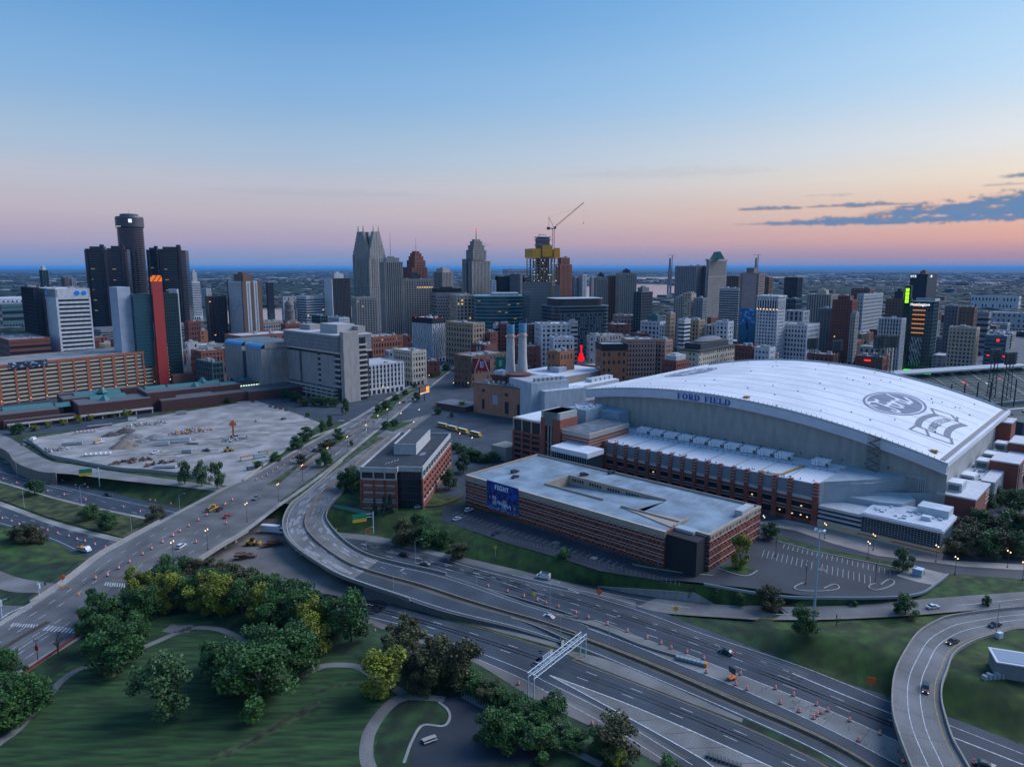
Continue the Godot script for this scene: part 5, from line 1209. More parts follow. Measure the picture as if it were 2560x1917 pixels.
		["B", "orange edged low block behind the casino slab", -478,-879,47,11.9,13.9,35.0, "b", "orange", 4,5, {}],
		["B", "long grey podium roof below the dark glass tower cluster", -612,-1141,47,110.0,60.0,22.6, "b", "grey", 5,6, {}],
		["B", "second podium below the dark glass tower cluster on its right", -550,-1153,47,90.0,60.0,24.5, "b", "dgrey", 4,6, {}],
	]
	for r in blocks: city_building(r)
func build_infill() -> void:
	var words := {"grey": "grey", "brick": "dark red brick", "rust": "brown brick", "dgrey": "dark grey", "sand": "sandy"}
	var kinds := "gbpr"; var seen := {}
	for e in [
		["grey", 151,-925,45,28,18,93,1],
		["brick", -420,-867,27,32,11,119,1],
		["sand", 212,-1190,28,27,10,31,1],
		["brown", 630,-1105,28,21,14,49,1],
		["brick", 3,-982,28,25,22,63,1],
		["pale", 426,-1254,34,34,18,37,0],
		["stone", 157,-1275,34,25,10,29,0],
		["sand", 233,-1111,20,30,32,32,1],
		["pale", 626,-1495,26,24,32,39,1],
		["brick", -43,-820,33,34,18,59,1],
		["rust", -90,-966,28,34,11,18,0],
		["rust", -358,-821,36,16,22,103,1],
		["pale", -637,-954,30,23,22,113,1],
		["brown", 356,-1465,32,28,32,33,0],
		["brown", 427,-800,40,33,22,51,0],
		["brick", -126,-1055,31,24,14,16,1],
		["grey", 593,-982,23,21,22,53,0],
		["grey", 478,-777,33,19,22,53,0],
		["brick", 43,-1386,43,23,14,22,1],
		["tan", 14,-1161,36,28,14,21,1],
		["brown", 419,-1366,24,26,18,35,0],
		["tan", 387,-1358,28,35,10,34,1],
		["brown", 482,-1243,20,29,22,40,0],
		["rust", 179,-1245,35,25,18,30,1],
		["tan", 531,-1081,41,20,18,44,1],
		["rust", -306,-977,34,21,18,110,0],
		["rust", 560,-1138,40,28,14,47,0],
		["brick", 392,-1176,44,25,28,37,0],
		["brown", -519,-938,37,32,11,117,0],
		["brown", -432,-947,31,31,8,107,0],
		["pale", 885,-1283,29,24,18,56,0],
		["stone", 475,-844,24,34,8,51,1],
		["rust", 522,-961,23,31,18,49,0],
		["brick", 251,-1454,40,18,14,31,1],
		["stone", 36,-1002,23,23,14,65,1],
		["stone", 35,-856,25,18,11,65,1],
		["rust", -228,-991,39,22,22,12,1],
		["rust", -179,-777,25,28,22,12,1],
		["grey", -158,-892,19,21,8,97,1],
		["brick", 92,-1302,23,25,22,25,0],
		["brick", 239,-1247,36,27,22,32,1],
		["brown", -343,-988,24,20,26,13,0],
		["dgrey", 295,-1203,19,20,18,33,0],
		["pale", 602,-941,27,23,8,52,0],
		["grey", -23,-1042,32,20,28,64,0],
		["grey", 2,-1293,26,28,14,21,0],
		["brick", 623,-1192,37,30,14,47,1],
		["tan", 109,-1379,36,29,32,26,0],
		["tan", 361,-1149,31,32,18,36,1],
		["rust", 860,-1307,32,24,22,56,0],
		["rust", -579,-973,36,20,22,118,0],
		["rust", 262,-827,25,23,22,83,1],
		["brick", 393,-1446,43,22,18,34,1],
		["stone", 733,-1051,34,23,22,55,1],
		["grey", -235,-1083,40,32,22,14,0],
		["tan", 229,-1361,44,35,28,31,1],
		["rust", 243,-1317,26,17,28,32,0],
		["brick", -372,-884,24,34,18,103,1],
		["brick", 502,-923,46,25,11,49,0],
		["pale", -475,-902,28,18,11,117,1],
		["brown", 88,-951,43,31,18,67,1],
		["dgrey", 40,-1066,29,23,10,65,1],
		["brown", 522,-1325,45,26,10,40,1],
		["tan", 838,-1448,33,25,22,50,0],
		["brown", 818,-1289,36,27,22,52,0],
		["brick", 249,-1071,24,32,32,82,0],
		["brown", 97,-777,30,30,11,71,0],
		["rust", 295,-1093,27,18,10,81,1],
		["stone", -389,-1004,44,31,10,6,0],
		["brick", -204,-1037,23,16,18,14,1],
		["brown", 636,-1020,21,35,14,53,0],
		["brown", 428,-1024,41,25,10,41,0],
		["grey", 250,-763,44,29,8,86,0],
		["brick", 444,-935,31,32,22,43,1],
		["stone", 291,-1387,21,33,18,33,0],
		["stone", 281,-1231,37,34,18,33,0],
		["tan", -509,-899,25,21,22,116,0],
		["brown", 340,-952,44,18,22,37,0],
		["stone", 565,-1363,29,23,28,40,1],
		["stone", 208,-1167,21,19,32,31,1],
		["brick", 637,-1060,30,19,10,53,0],
		["stone", 683,-1184,39,19,18,50,0],
		["grey", 433,-983,19,34,14,41,1],
		["rust", 271,-943,43,17,22,84,1],
		["rust", 348,-788,21,28,22,42,0],
		["brown", 465,-1303,32,17,28,37,0],
		["brown", 455,-1243,19,17,28,40,0],
		["rust", 439,-857,26,32,11,44,1],
		["rust", 782,-1343,20,23,18,50,1],
		["tan", 640,-1132,24,21,28,49,1],
		["brick", 894,-1395,31,26,32,52,0],
		["brown", 829,-1233,34,29,18,55,1],
		["tan", 57,-1147,30,22,14,25,0],
		["brick", 715,-1367,35,28,28,47,1],
		["pale", 618,-890,25,29,8,55,1],
		["stone", 814,-1420,44,21,10,50,0],
		["rust", 790,-1235,24,34,10,52,0],
		["rust", 138,-1048,29,33,32,29,1],
		["sand", 121,-1296,27,20,28,26,1],
		["rust", 379,-1483,19,19,32,34,0],
		["brick", -561,-910,45,34,26,116,0],
		["pale", -227,-775,26,30,14,111,0],
		["grey", 176,-1329,31,22,32,29,1],
		["rust", 322,-1179,41,27,18,34,1],
		["dgrey", -2,-763,32,32,11,70,0],
		["stone", 750,-1198,32,28,14,53,1],
		["brick", 811,-1363,24,19,32,50,1],
		["pale", 768,-1123,34,18,18,55,1],
		["brick", 427,-1318,36,23,18,35,1],
		["dgrey", 266,-1103,25,21,18,82,1],
		["tan", 433,-1482,21,35,10,35,0],
		["dgrey", -479,-963,44,22,18,119,1],
		["grey", 332,-1345,32,29,22,33,1],
		["rust", -49,-1073,35,24,32,19,1],
		["brown", 314,-1014,31,36,14,36,1],
		["grey", 668,-1140,38,28,32,50,1],
		["rust", -127,-947,20,18,18,16,0],
		["rust", 1020,-1479,45,25,14,56,0],
		["rust", 348,-1235,41,19,32,34,1],
		["rust", 524,-1375,30,36,28,40,0],
		["pale", -203,-873,29,18,22,12,1],
		["stone", 363,-818,37,18,8,42,0],
		["rust", 7,-1124,33,33,10,21,1],
		["rust", 248,-1176,42,23,22,32,1],
		["stone", 78,-1055,29,27,22,25,1],
	]:
		var near: PackedStringArray = blocks[e[6]][1].split(" ")
		var said := "%s %s storey block %s %s the %s" % [words.get(e[0], e[0]),["two", "two", "two", "three", "four", "five", "six", "seven", "eight", "nine"][int(e[5] / 3.6)], "%s", ["left of", "right of"][e[7]], " ".join(near.slice(0,6))]
		while said.get_slice(" ", said.get_slice_count(" ") - 1) in ["the", "a", "with", "of", "and", "in", "behind", "beside", "by", "its", "on", "white", "dark", "at", "right", "left", "before", "near", "across", "between"]: said = said.rsplit(" ", true, 1)[0]
		seen[said] = seen.get(said, 0) + 1
		city_building(["B", said % ["just", "further", "farthest", "fourth"][mini(seen[said] - 1,3)], e[1], e[2],47, e[3], e[4], e[5], kinds[int(absf(e[1])) % 4], e[0], maxi(2, int(e[5] / 3.6)),5, {}])
# ---- downtown. A block is a dark glass core wrapped in floor bands and piers; local x runs along the right-hand street face, z along the other
const WALLS := {"tan": [.36,.27,.18], "sand": [.42,.35,.27], "stone": [.36,.335,.3], "grey": [.27,.275,.285], "dgrey": [.14,.145,.16], "white": [.6,.62,.64], "pale": [.46,.47,.48], "brick": [.19,.06,.042], "orange": [.3,.125,.06], "brown": [.16,.095,.065], "rust": [.24,.09,.055], "pink": [.42,.27,.215], "dark": [.035,.042,.05], "teal": [.07,.14,.15], "blue": [.1,.15,.2], "black": [.012,.015,.02], "cream": [.5,.44,.35]}
var dice := RandomNumberGenerator.new()
func wall_mat(k: String) -> Material: return paint(WALLS[k],.85, "streak" if k in ["white", "pale", "stone", "grey"] else "soft", .03)
func shell(o: Node3D, x0: float, x1: float, y0: float, y1: float, z0: float, z1: float, style: String, wall: Material, floors: int, bay: float, core: Material = null) -> void:
	var m := Mb.new(); var e := .45
	if core == null: core = glass_mat()
	m.hx(x0 + e, x1 - e, y0, y1 - .3, z0 + e, z1 - e); part("windows", m, core, o)
	var fh := (y1 - y0) / maxf(floors, 1)
	var span: float = {"g": .42, "b": .5, "r": .16, "c": .14, "p": .9, "s": .02}[style]
	var pier: float = {"g": .42, "b": .0, "r": .45, "c": .1, "p": .8, "s": .0}[style]
	if style == "p":
		m.hx(x0, x1, y0, y1, z0, z1)
	else:
		for f in floors + 1:
			var y := y0 + f * fh
			if f == floors: m.hx(x0, x1, y - fh * span * .8, y1, z0, z1)
			else: m.hx(x0 + .1, x1 - .1, y, y + fh * span, z0 + .1, z1 - .1)
		if pier > 0:
			for ax in 2:
				var a := x0 if ax == 0 else z0; var b := x1 if ax == 0 else z1
				var n := maxi(1, int(round((b - a) / bay))); var st := (b - a) / n; var hw := st * pier / 2
				for i in n + 1:
					var c := clampf(a + i * st, a + hw, b - hw)
					if ax == 0: m.hx(c - hw, c + hw, y0, y1, z0 - .05, z0 + .6); m.hx(c - hw, c + hw, y0, y1, z1 - .6, z1 + .05)
					else: m.hx(x0 - .05, x0 + .6, y0, y1, c - hw, c + hw); m.hx(x1 - .6, x1 + .05, y0, y1, c - hw, c + hw)
	part("facade", m, wall, o)
	if style == "p":
		var q := Mb.new()
		var n := int((x1 - x0) / bay); var k := int((z1 - z0) / bay)
		for f in floors:
			for i in n:
				if dice.randf() < .75: q.hx(x0 + (i + .3) * bay, x0 + (i + .7) * bay, y0 + fh * (f + .3), y0 + fh * (f + .75), z1 - .2, z1 + .04)
			for i in k:
				if dice.randf() < .75: q.hx(x0 - .04, x0 + .2, y0 + fh * (f + .3), y0 + fh * (f + .75), z0 + (i + .3) * bay, z0 + (i + .7) * bay)
		stuff(part("small_windows", q, glass_mat(), o))
func roof_top(o: Node3D, x0: float, x1: float, y: float, z0: float, z1: float, wall: Material, tone := -1) -> void:
	var m := Mb.new(); m.wall([V(x0 + .3, y, z0 + .3), V(x1 - .3, y, z0 + .3), V(x1 - .3, y, z1 - .3), V(x0 + .3, y, z1 - .3), V(x0 + .3, y, z0 + .3)],.6,-.2,1.0); part("parapet", m, wall, o)
	m.hx(x0 + .6, x1 - .6, y, y + .15, z0 + .6, z1 - .6)
	if tone < 0: tone = dice.randi_range(0,4)
	var rf := part("roof", m, [paint([.2,.22,.24],.9, "soft", .03), paint([.4,.42,.44],.9, "soft", .03), paint([.1,.11,.12],.9, "soft", .03), paint([.26,.25,.24],.9, "soft", .03), paint([.5,.52,.55],.9, "soft", .03)][tone], o)
	for k in dice.randi_range(2,6):
		var w := dice.randf_range(1.5,5); var d := dice.randf_range(1.5,5); var h := dice.randf_range(1.2,3.4)
		m.box(V(lerpf(x0 + 4, x1 - 4, dice.randf()), y + h / 2, lerpf(z0 + 4, z1 - 4, dice.randf())), V(w, h, d))
	stuff(part("roof_plant", m, paint([.3,.31,.32],.85), rf))
func lit_panes(o: Node3D, x0: float, x1: float, y0: float, y1: float, z0: float, z1: float, n: int, floors: int, bay: float) -> void:
	var m := Mb.new(); var fh := (y1 - y0) / floors
	for k in n:
		var y := y0 + fh * (dice.randi_range(1, floors - 1) + .5)
		if dice.randf() < .6:
			var c := x0 + bay * (dice.randi_range(0, maxi(0, int((x1 - x0) / bay) - 1)) + .5); m.hx(c - bay * .24, c + bay * .24, y, y + fh * .4, z1 - .5, z1 - .3)
		else:
			var c := z0 + bay * (dice.randi_range(0, maxi(0, int((z1 - z0) / bay) - 1)) + .5); m.hx(x0 + .3, x0 + .5, y, y + fh * .4, c - bay * .24, c + bay * .24)
	stuff(part("lit_windows", m, glow("lit window", Color(1.0,.8,.5),.8), o))
func city_building(r: Array) -> void:
	r.push_front({"T": "office_tower", "B": "city_block", "G": "parking_garage"}[r[0]]); r.remove_at(1)
	var o := thing(r[0], r[1], "tower" if r[0] == "office_tower" else "garage" if r[0] == "parking_garage" else "building", V(r[2],0, r[3]), r[4])
	var w: float = r[5] / 2; var d: float = r[6] / 2; var h: float = r[7]; var op: Dictionary = r[12]; var wm := wall_mat(r[9])
	dice.seed = hash(r[1])
	var y0 := .0
	if h > 22 and op.get("ground", 1):
		y0 = 5.5
		var g := Mb.new(); g.hx(-w - .2, w + .2,0,5.5,-d - .2, d + .2); part("ground_floor", g, wm, o)
		for k in int(w * 2 / 5): g.hx(-w + 5 * k + 1,-w + 5 * k + 4,.3,4.3, d, d + .24)
		for k in int(d * 2 / 5): g.hx(-w - .24,-w, .3,4.3,-d + 5 * k + 1,-d + 5 * k + 4)
		stuff(part("shopfronts", g, glass_mat(), o))
	var top := h
	if op.get("cap"): top = h * .97
	shell(o, -w, w, y0, top, -d, d, r[8], wm, r[10], r[11])
	if r[8] == "s":
		var s := Mb.new()
		for f in r[10]:
			var fy: float = y0 + (top - y0) * f / r[10]; var fy2: float = y0 + (top - y0) * (f + 1) / r[10]
			for ax in 2:
				var a := -w if ax == 0 else -d; var b := w if ax == 0 else d; var c := a
				while c < b:
					var c2 := minf(b, c + dice.randf_range(1.3,2.3))
					var j := dice.randf_range(-.25,.25)
					if ax == 0: s.hx(maxf(a, c + j), minf(b, c2 + j), fy, fy2, d - .3, d + .1)
					else: s.hx(-w - .1,-w + .3, fy, fy2, maxf(a, c + j), minf(b, c2 + j))
					c = c2 + 1.1 + dice.randf() * .3
		stuff(part("white_strips", s, wall_mat("white"), o))
	if op.get("cap"):
		var m := Mb.new(); m.hx(-w - .2, w + .2, h * .965, h + 4.5,-d - .2, d + .2); part("dark_cap", m, wall_mat("black"), o)
		for k in 5: m.box(V(lerpf(-w, w, k / 4.0), h + 5, d * (1 if k % 2 else -.6)), V(.9,.9,.9))
		if r[8] == "s": stuff(part("warning_lights", m, glow("red lamp", Color(1,.12,.08),2.0), o))
		top = h + 4.5
	roof_top(o, -w, w, top, -d, d, wm if not op.get("cap") else wall_mat("black"))
	for t in op.get("tiers", []):
		var b: float = t[0]; shell(o, -w * b, w * b, top, t[1],-d * b, d * b, r[8], wm, maxi(2, int((t[1] - top) / 3.6)), r[11]); roof_top(o, -w * b, w * b, t[1],-d * b, d * b, wm); top = t[1]
	if op.has("pent"):
		var p: float = op.pent[0]; var m := Mb.new(); m.hx(-w * p, w * p, top, top + op.pent[1],-d * p, d * p)
		var ph := part("penthouse", m, wall_mat(op.pw), o)
		m.hx(-w * p * .5, w * p * .4, top + op.pent[1], top + op.pent[1] * 1.3,-d * p * .5, d * p * .4); part("penthouse_top", m, wall_mat(op.pw), ph)
	if op.get("lit", 0): lit_panes(o, -w, w, y0, h, -d, d, op.lit, r[10], r[11])
	if op.get("litrow"):
		var m := Mb.new()
		for k in 7: m.hx(-w * .1 + k * 3.8,-w * .1 + k * 3.8 + 2, h - 13, h - 10.5, d - .5, d - .3)
		stuff(part("lit_windows", m, glow("lit window", Color(1.0,.8,.5),.8), o))
	if op.has("endwall"):
		var m := Mb.new(); m.hx(-w - .4,-w + 1,0, h + .4,-d - .1, d + .1); part("white_end_wall", m, wall_mat(op.endwall), o)
	if op.has("band"):
		var m := Mb.new()
		for c in [-w, w]: m.hx(c - 3.0, c + 3.0,0, h + 1.5, d - 2.6, d + .3); m.hx(c - .3 if c < 0 else c - 2, c + 2 if c < 0 else c + .3,0, h + 1.5,-d - .2,-d + 4)
		m.hx(-1.5,2.5,0, h + 1, d - 2, d + .25); part("brown_corner_bands", m, wall_mat(op.band), o)
	if op.get("strip"):
		var m := Mb.new()
		for f in r[10]:
			for k in int(w * 2 / 4): m.hx(-w + k * 4 + (1.5 if f % 2 else .0),-w + k * 4 + 2 + (1.5 if f % 2 else .0), y0 + (h - y0) * (f + .7) / r[10], y0 + (h - y0) * (f + .85) / r[10], d - .4, d - .2)
		stuff(part("white_window_strips", m, wall_mat("white"), o))
	if op.get("arcade"):
		var m := Mb.new(); m.hx(-w - .06, w - 1, h * .84, h * .955, d - 1, d + .12); m.hx(-w - .12,-w + 1, h * .84, h * .955,-d + 1, d - 1); part("arcade_shadow_gap", m, glass_mat(), o)
		for k in 9: m.hx(-w + k * w / 4.2 - .55,-w + k * w / 4.2 + .55, h * .84, h * .955, d + .1, d + .5); m.hx(-w - .5,-w - .1, h * .84, h * .955,-d + k * d / 4.2 - .55,-d + k * d / 4.2 + .55)
		m.hx(-w - 1, w + 1, h, h + 1.6,-d - 1, d + 1); stuff(part("columns_and_cornice", m, wm, o))
		for k in 7: m.hx(-w - .2,-w - .1, h * .82, h * .835,-d + k * d / 3.2,-d + k * d / 3.2 + 1.2)
		stuff(part("cornice_lights", m, glow("warm", Color(1.0,.8,.55),1.6), o))
	if op.get("arch"):
		var m := Mb.new()
		for k in 5: m.hx(-w - .3,-w - .1,1,7,-d + 3 + k * d * .36,-d + 5.5 + k * d * .36); m.hx(-w - .3,-w - .1,7,7.8,-d + 3.5 + k * d * .36,-d + 5 + k * d * .36)
		stuff(part("arched_openings", m, glass_mat(), o))
		for k in 2: m.hx(-w - 1.2,-w - .6,1.2,4.6, d * .3 + k * d * .42, d * .3 + k * d * .42 + 4)
		part("red_signs", m, glow("red sign", Color(1.0,.16,.1),1.5), o)
	if op.get("redband"):
		var m := Mb.new()
		for y in [.2,.42,.62]: m.hx(-w - .3, w + .2, h * y, h * y + .8,-d + 3, d + .3)
		stuff(part("red_light_bands", m, glow("red sign", Color(1.0,.16,.1),1.5), o))
		m.hx(-w - .4,-w - .2, h - 5, h - 2.6, d * .1, d * .1 + 2.2); part("red_logo", m, mats["red sign"], o)
		m.hx(-w - .4,-w - .2,4,5.6,-d * .5, d * .6); part("white_sign", m, glow("white sign", Color(.9,.95,1.0),1.0), o)
	if op.get("neon"):
		var m := Mb.new(); m.hx(-w - .3,-w - .1, h - 3.5, h - 2.2,-d * .4, d * .1); m.hx(-w - .3,-w - .1,4,4.5,-d, d); part("red_neon", m, glow("red sign", Color(1.0,.16,.1),1.5), o)
	if op.get("litband"):
		var m := Mb.new()
		for k in 7: m.hx(-w - .3,-w - .1, h * .3, h * .3 + 8,-d + (k + .2) * d / 3.5,-d + (k + .75) * d / 3.5); m.hx(-w + (k + .2) * w / 3.5,-w + (k + .75) * w / 3.5, h * .3, h * .3 + 8, d + .1, d + .3)
		stuff(part("lit_crown_floor", m, glow("cool lit", Color(.85,1.0,.9),1.2), o))
	if op.get("palace"):
		var m := Mb.new(); m.hx(-w - 1.4, w + 1.4, h, h + 1.3,-d - 1.4, d + 1.4); part("dark_eaves", m, wall_mat("dark"), o)
		m.hx(-w * .8, w * .7, h + 1.3, h + 7,-d * .75, d * .75); part("roof_storey", m, wall_mat("dark"), o)
		m.lathe(V(0, h + 7,0),[V2(w * .62,0), V2(w * .66,1.2), V2(w * .5,3.5), V2(w * .3,4.6), V2(0,5)],20,1.0, d / w); part("round_roof", m, wall_mat("dgrey"), o)
	if op.get("archw"):
		var m := Mb.new()
		for k in 4:
			for y in [h * .5, h * .72]:
				var z := -d * .3 + k * 3.2; m.hx(-w - .1,-w + .1, y, y + 2.0, z, z + 1.5); m.hx(-w - .1,-w + .1, y + 2.0, y + 2.5, z + .3, z + 1.2)
		stuff(part("arched_windows", m, glass_mat(), o))
	if op.get("sign"):
		var m := Mb.new(); m.hx(-w - 1.0,-w - .5, h * .3, h * .95, d * .3, d * .3 + 2.2); m.hx(-w - 1.0,-w - .5, h * .3, h * .95,-d * .1,-d * .1 + 2.2); part("white_vertical_sign", m, wall_mat("pale"), o)
	if "white roof letters" in r[1]:
		var font := SystemFont.new(); font.font_names = PackedStringArray(["Droid Sans"]); font.font_weight = 700
		for s in 2:
			var t := TextMesh.new(); t.font = font; t.text = "DTE"; t.font_size = 64; t.pixel_size = .1; t.depth = .5; t.curve_step = 2.0
			var l := part("roof_sign", t, glow("white sign", Color(.9,.95,1.0),1.0), o)
			l.rotation_degrees.y = -90 if s == 0 else 0; l.position = V(-w - .5, h - 4,-d * .6) if s == 0 else V(-w * .3, h - 4, d + .5)

# ---- the towers with a shape of their own
func spire(o: Node3D, at: Vector3, h: float, r: float, m: Material, called := "mast") -> void:
	var s := Mb.new(); s.bar(at, at + V(0, h, 0), r, 5, r * .3); part(called, s, m, o)
func build_riverfront() -> void:
	var gl := mat("bronze mirror", lin(.05,.055,.07),.18,.85); var dk := mat("dark tower glass", lin(.012,.02,.028),.15)
	var c := atv(335,700,1290)
	var o := thing("round_tower", "tall round bronze glass hotel tower rising from the dark glass cluster", "tower", V(c.x, 0, c.z),20)
	var m := Mb.new(); m.lathe(Vector3.ZERO, [V2(21,0), V2(21,186)],36); part("glass_shaft", m, gl, o)
	for f in 47: m.lathe(V(0, f * 4.0,0),[V2(21.0,0), V2(21.25,0), V2(21.25,.8), V2(21.0,.8)],36)
	part("floor_bands", m, paint([.05,.055,.065],.5), o); stuff(o.get_child(-1))
	m.lathe(Vector3.ZERO, [V2(21.1,186), V2(22.8,188), V2(22.8,204), V2(21.5,206), V2(0,206)],36); part("crown", m, paint([.06,.06,.065],.4), o)
	m.lathe(Vector3.ZERO, [V2(15,206), V2(15,210), V2(12,211), V2(0,211)],24); part("roof_house", m, paint([.09,.1,.11],.6), o)
	spire(o, V(0,211,0),9,.35, paint([.3,.3,.3],.6))
	m.box(V(10,198,20.6), V(7,6,1.2)); var sg := part("lit_logo_panel", m, glow("white sign", Color(.9,.95,1.0),1.0), o)
	sg.rotation_degrees.y = -18
	for k in 5: m.box(V(-21.6 * sin(.55 + k * .12),188.5,21.6 * cos(.55 + k * .12)), V(2.8,1.2,2.0))
	part("lit_strip", m, mats["white sign"], o)
	for t in [[217,270,625,1240, "left front"],[271,317,624,1190, "centre front"],[368,397,627,1390, "right rear"],[397,463,626,1230, "right front"]]:
		var uc: float = (t[0] + t[1]) / 2.0; var p := atv(uc, t[2], t[3]); var half: float = (t[1] - t[0]) / 2.0 / 1774.0 * t[3]
		var b := thing("glass_tower", "dark blue black shouldered glass office tower at the %s of the cluster" % t[4], "tower", V(p.x, 0, p.z),12, "dark glass towers of the riverfront cluster")
		var hgt: float = p.y
		m.prism(PackedVector2Array([V2(-half, -half * .5), V2(-half * .5,-half), V2(half * .5,-half), V2(half, -half * .5), V2(half, half * .5), V2(half * .5, half), V2(-half * .5, half), V2(-half, half * .5)]),0, hgt); part("glass_shaft", m, dk, b)
		for f in int(hgt / 4): m.prism(PackedVector2Array([V2(-half - .12,-half * .5), V2(-half * .5,-half - .12), V2(half * .5,-half - .12), V2(half + .12,-half * .5), V2(half + .12, half * .5), V2(half * .5, half + .12), V2(-half * .5, half + .12), V2(-half - .12, half * .5)]), f * 4.0, f * 4.0 + 1.1)
		part("floor_bands", m, paint([.03,.04,.05],.45), b); stuff(b.get_child(-1))
		for s in [-1,1]: m.lathe(V(half * .62 * s, 0, half * .85),[V2(3.6,0), V2(3.6, hgt + (9 if s > 0 else 2)), V2(0, hgt + (9 if s > 0 else 2))],10)
		part("lift_shafts", m, gl, b)
		m.hx(-half * .6, half * .5, hgt, hgt + 6,-half * .6, half * .3); part("roof_house", m, paint([.03,.04,.05],.5), b)
		dice.seed = 77 + int(t[0]); m = Mb.new()
		for k in 5: m.hx(-half * .4,-half * .4 + dice.randf_range(2,6), hgt * (.3 + .12 * k), hgt * (.3 + .12 * k) + 1.2, half, half + .2)
		stuff(part("lit_windows", m, glow("dim lit", Color(.9,.8,.6),.25), b))
func atv(u: float, v: float, depth: float) -> Vector3:
	var p := deg_to_rad(9.27); var a := (u - 1280) / 1774.0; var b := (958.5 - v) / 1774.0
	var d := V(a, -sin(p) + b * cos(p),-cos(p) - b * sin(p))
	return V(0,117,0) + d * (-depth / d.z)
func boxed(r: Array, called: String, label: String, category := "tower", yaw := 47.0) -> Node3D:
	dice.seed = hash(label)
	return thing(called, label, category, r[0], yaw)
func build_casino_quarter() -> void:
	var white := wall_mat("white"); var teal := mat("teal glass", lin(.02,.075,.095),.12)
	var r = [V(-550.6,0,-873.1),36.2,87.6,91.8]
	var o := boxed(r, "striped_tower", "white office tower with broad dark window stripes and blue emblems at left")
	var w: float = r[1] / 2; var d: float = r[2] / 2; var h: float = r[3]; var m := Mb.new()
	m.hx(-w + .5, w - .5,0, h - 1,-d + .5, d - 1.2); part("windows", m, glass_mat(), o)
	m.hx(-w, -w + 2.2,0, h, -d, d); m.hx(w - 1.5, w, 0, h, -d, d); m.hx(-w, w, h - 9, h, -d, d); m.hx(-w, w, 0,8,-d, d); m.hx(-w, w, 0, h, -d, -d + 3); part("frame", m, white, o)
	for k in 15:
		m.hx(-w + 2, w - 1.5,8 + k * (h - 17) / 15.0 + 2.4,8 + (k + 1) * (h - 17) / 15.0, d - 1.6, d - .1); part("spandrel_band", m, white, o)
	m.hx(-w - .1,-w + .2,2, h - 12,-1.2,1.2); part("slot_windows", m, glass_mat(), o)
	for k in 2:
		m.lathe(Vector3.ZERO, [V2(3.0 - k * .3,-.2), V2(3.0 - k * .3,.2), V2(0,.2)],14)
		var e := part("blue_emblem", m, glow("blue emblem", Color(.1,.5,.95),.35), o, V(w - 14 + k * 7.5, h - 4.6, d + .2)); e.rotation_degrees.x = 90
	m.lathe(Vector3.ZERO, [V2(2.8,-.2), V2(2.8,.2), V2(0,.2)],14); var em := part("blue_emblem", m, mats["blue emblem"], o, V(-w - .2, h - 4.6, d * .15)); em.rotation_degrees.z = 90
	roof_top(o, -w, w, h, -d, d, white, 4)
	r = [V(-588.2,0,-871.9),6.0,57.9,93.1]
	o = boxed(r, "dark_wing_tower", "dark glass wing behind the striped white tower's left side"); w = r[1] / 2; d = r[2] / 2; h = r[3]
	shell(o, -w, w, 0, h, -d, d, "c", wall_mat("dark"),22,4); roof_top(o, -w, w, h, -d, d, wall_mat("dark"))
	var p := atv(410,960,712)
	o = thing("casino_hotel", "casino hotel tower with a tall red fin, white slab and teal glass", "tower", V(p.x, 0, p.z), GRID)
	var fin := atv(411,704,712).y
	m.hx(-5,5,0, fin, -1.5,1.5); part("red_fin", m, paint([.34,.03,.025],.5), o)
	for i in 9:
		for j in 4:
			if (i * 7 + j * 5) % 4 < 3: m.hx(-5.1 + i * 1.14,-4.2 + i * 1.14, fin + .3 + j * 1.5, fin + 1.5 + j * 1.5,-1.4 - .2 * (j % 2),1.6 + .2 * ((i + j) % 2))
	part("glowing_lattice", m, glow("amber lattice", Color(1.0,.5,.14),.8), o); stuff(o.get_child(-1))
	m.hx(-4.6,4.8, fin, fin + 6.4,-1.1,1.1); part("lattice_back", m, paint([.12,.05,.02],.7), o)
	var gh := atv(380,733,725).y
	m.hx(-22,-5.2,20, gh, -24,-2); part("teal_glass", m, teal, o)
	for k in 22: m.hx(-22.1,-7.5,20 + k * (gh - 20) / 22.0,20.5 + k * (gh - 20) / 22.0,-24.1,-1.9)
	for k in 8: m.hx(-22.1 + k * 2,-21.9 + k * 2,20, gh, -2,-1.85)
	part("glass_lines", m, paint([.035,.08,.1],.5), o); stuff(o.get_child(-1))
	m.hx(5.2,21,6, gh, -26,-2.5); part("dark_glass_wing", m, mat("green black glass", lin(.01,.03,.035),.12), o)
	for k in 26: m.hx(7.5,21.1,6 + k * (gh - 6) / 26.0,6.4 + k * (gh - 6) / 26.0,-26.1,-2.4)
	for k in 6: m.hx(8 + k * 2.4,8.2 + k * 2.4,6, gh, -2.5,-2.3)
	part("glass_lines", m, paint([.03,.06,.07],.5), o); stuff(o.get_child(-1))
	m.hx(20.6,22.4,4, gh + 4,-24,-3.5); part("white_edge", m, white, o)
	m.hx(-34,-22.2,0, gh + 7,-30,-8); part("white_slab", m, paint([.4,.45,.53],.8, "soft", .04), o)
	m.hx(7.5,36,0,9,-30,4); part("podium", m, paint([.22,.1,.07],.85, "soft", .06), o)
	var a := V(-438.7,0,-599.7); var b := V(-361.9,0,-708.1)
	var dir := (b - a).normalized(); var yaw := rad_to_deg(atan2(-dir.z, dir.x))
	var len := a.distance_to(b)
	o = thing("long_garage", "long nine deck parking garage with orange brick piers and tan deck fronts at left", "parking garage", a, yaw)
	h = 35.0; var x0 := -60.0; var x1 := len + 1
	m.hx(x0, x1,0, h - 1.2,-55,-1.2); part("dark_interior", m, paint([.02,.021,.022],.9), o)
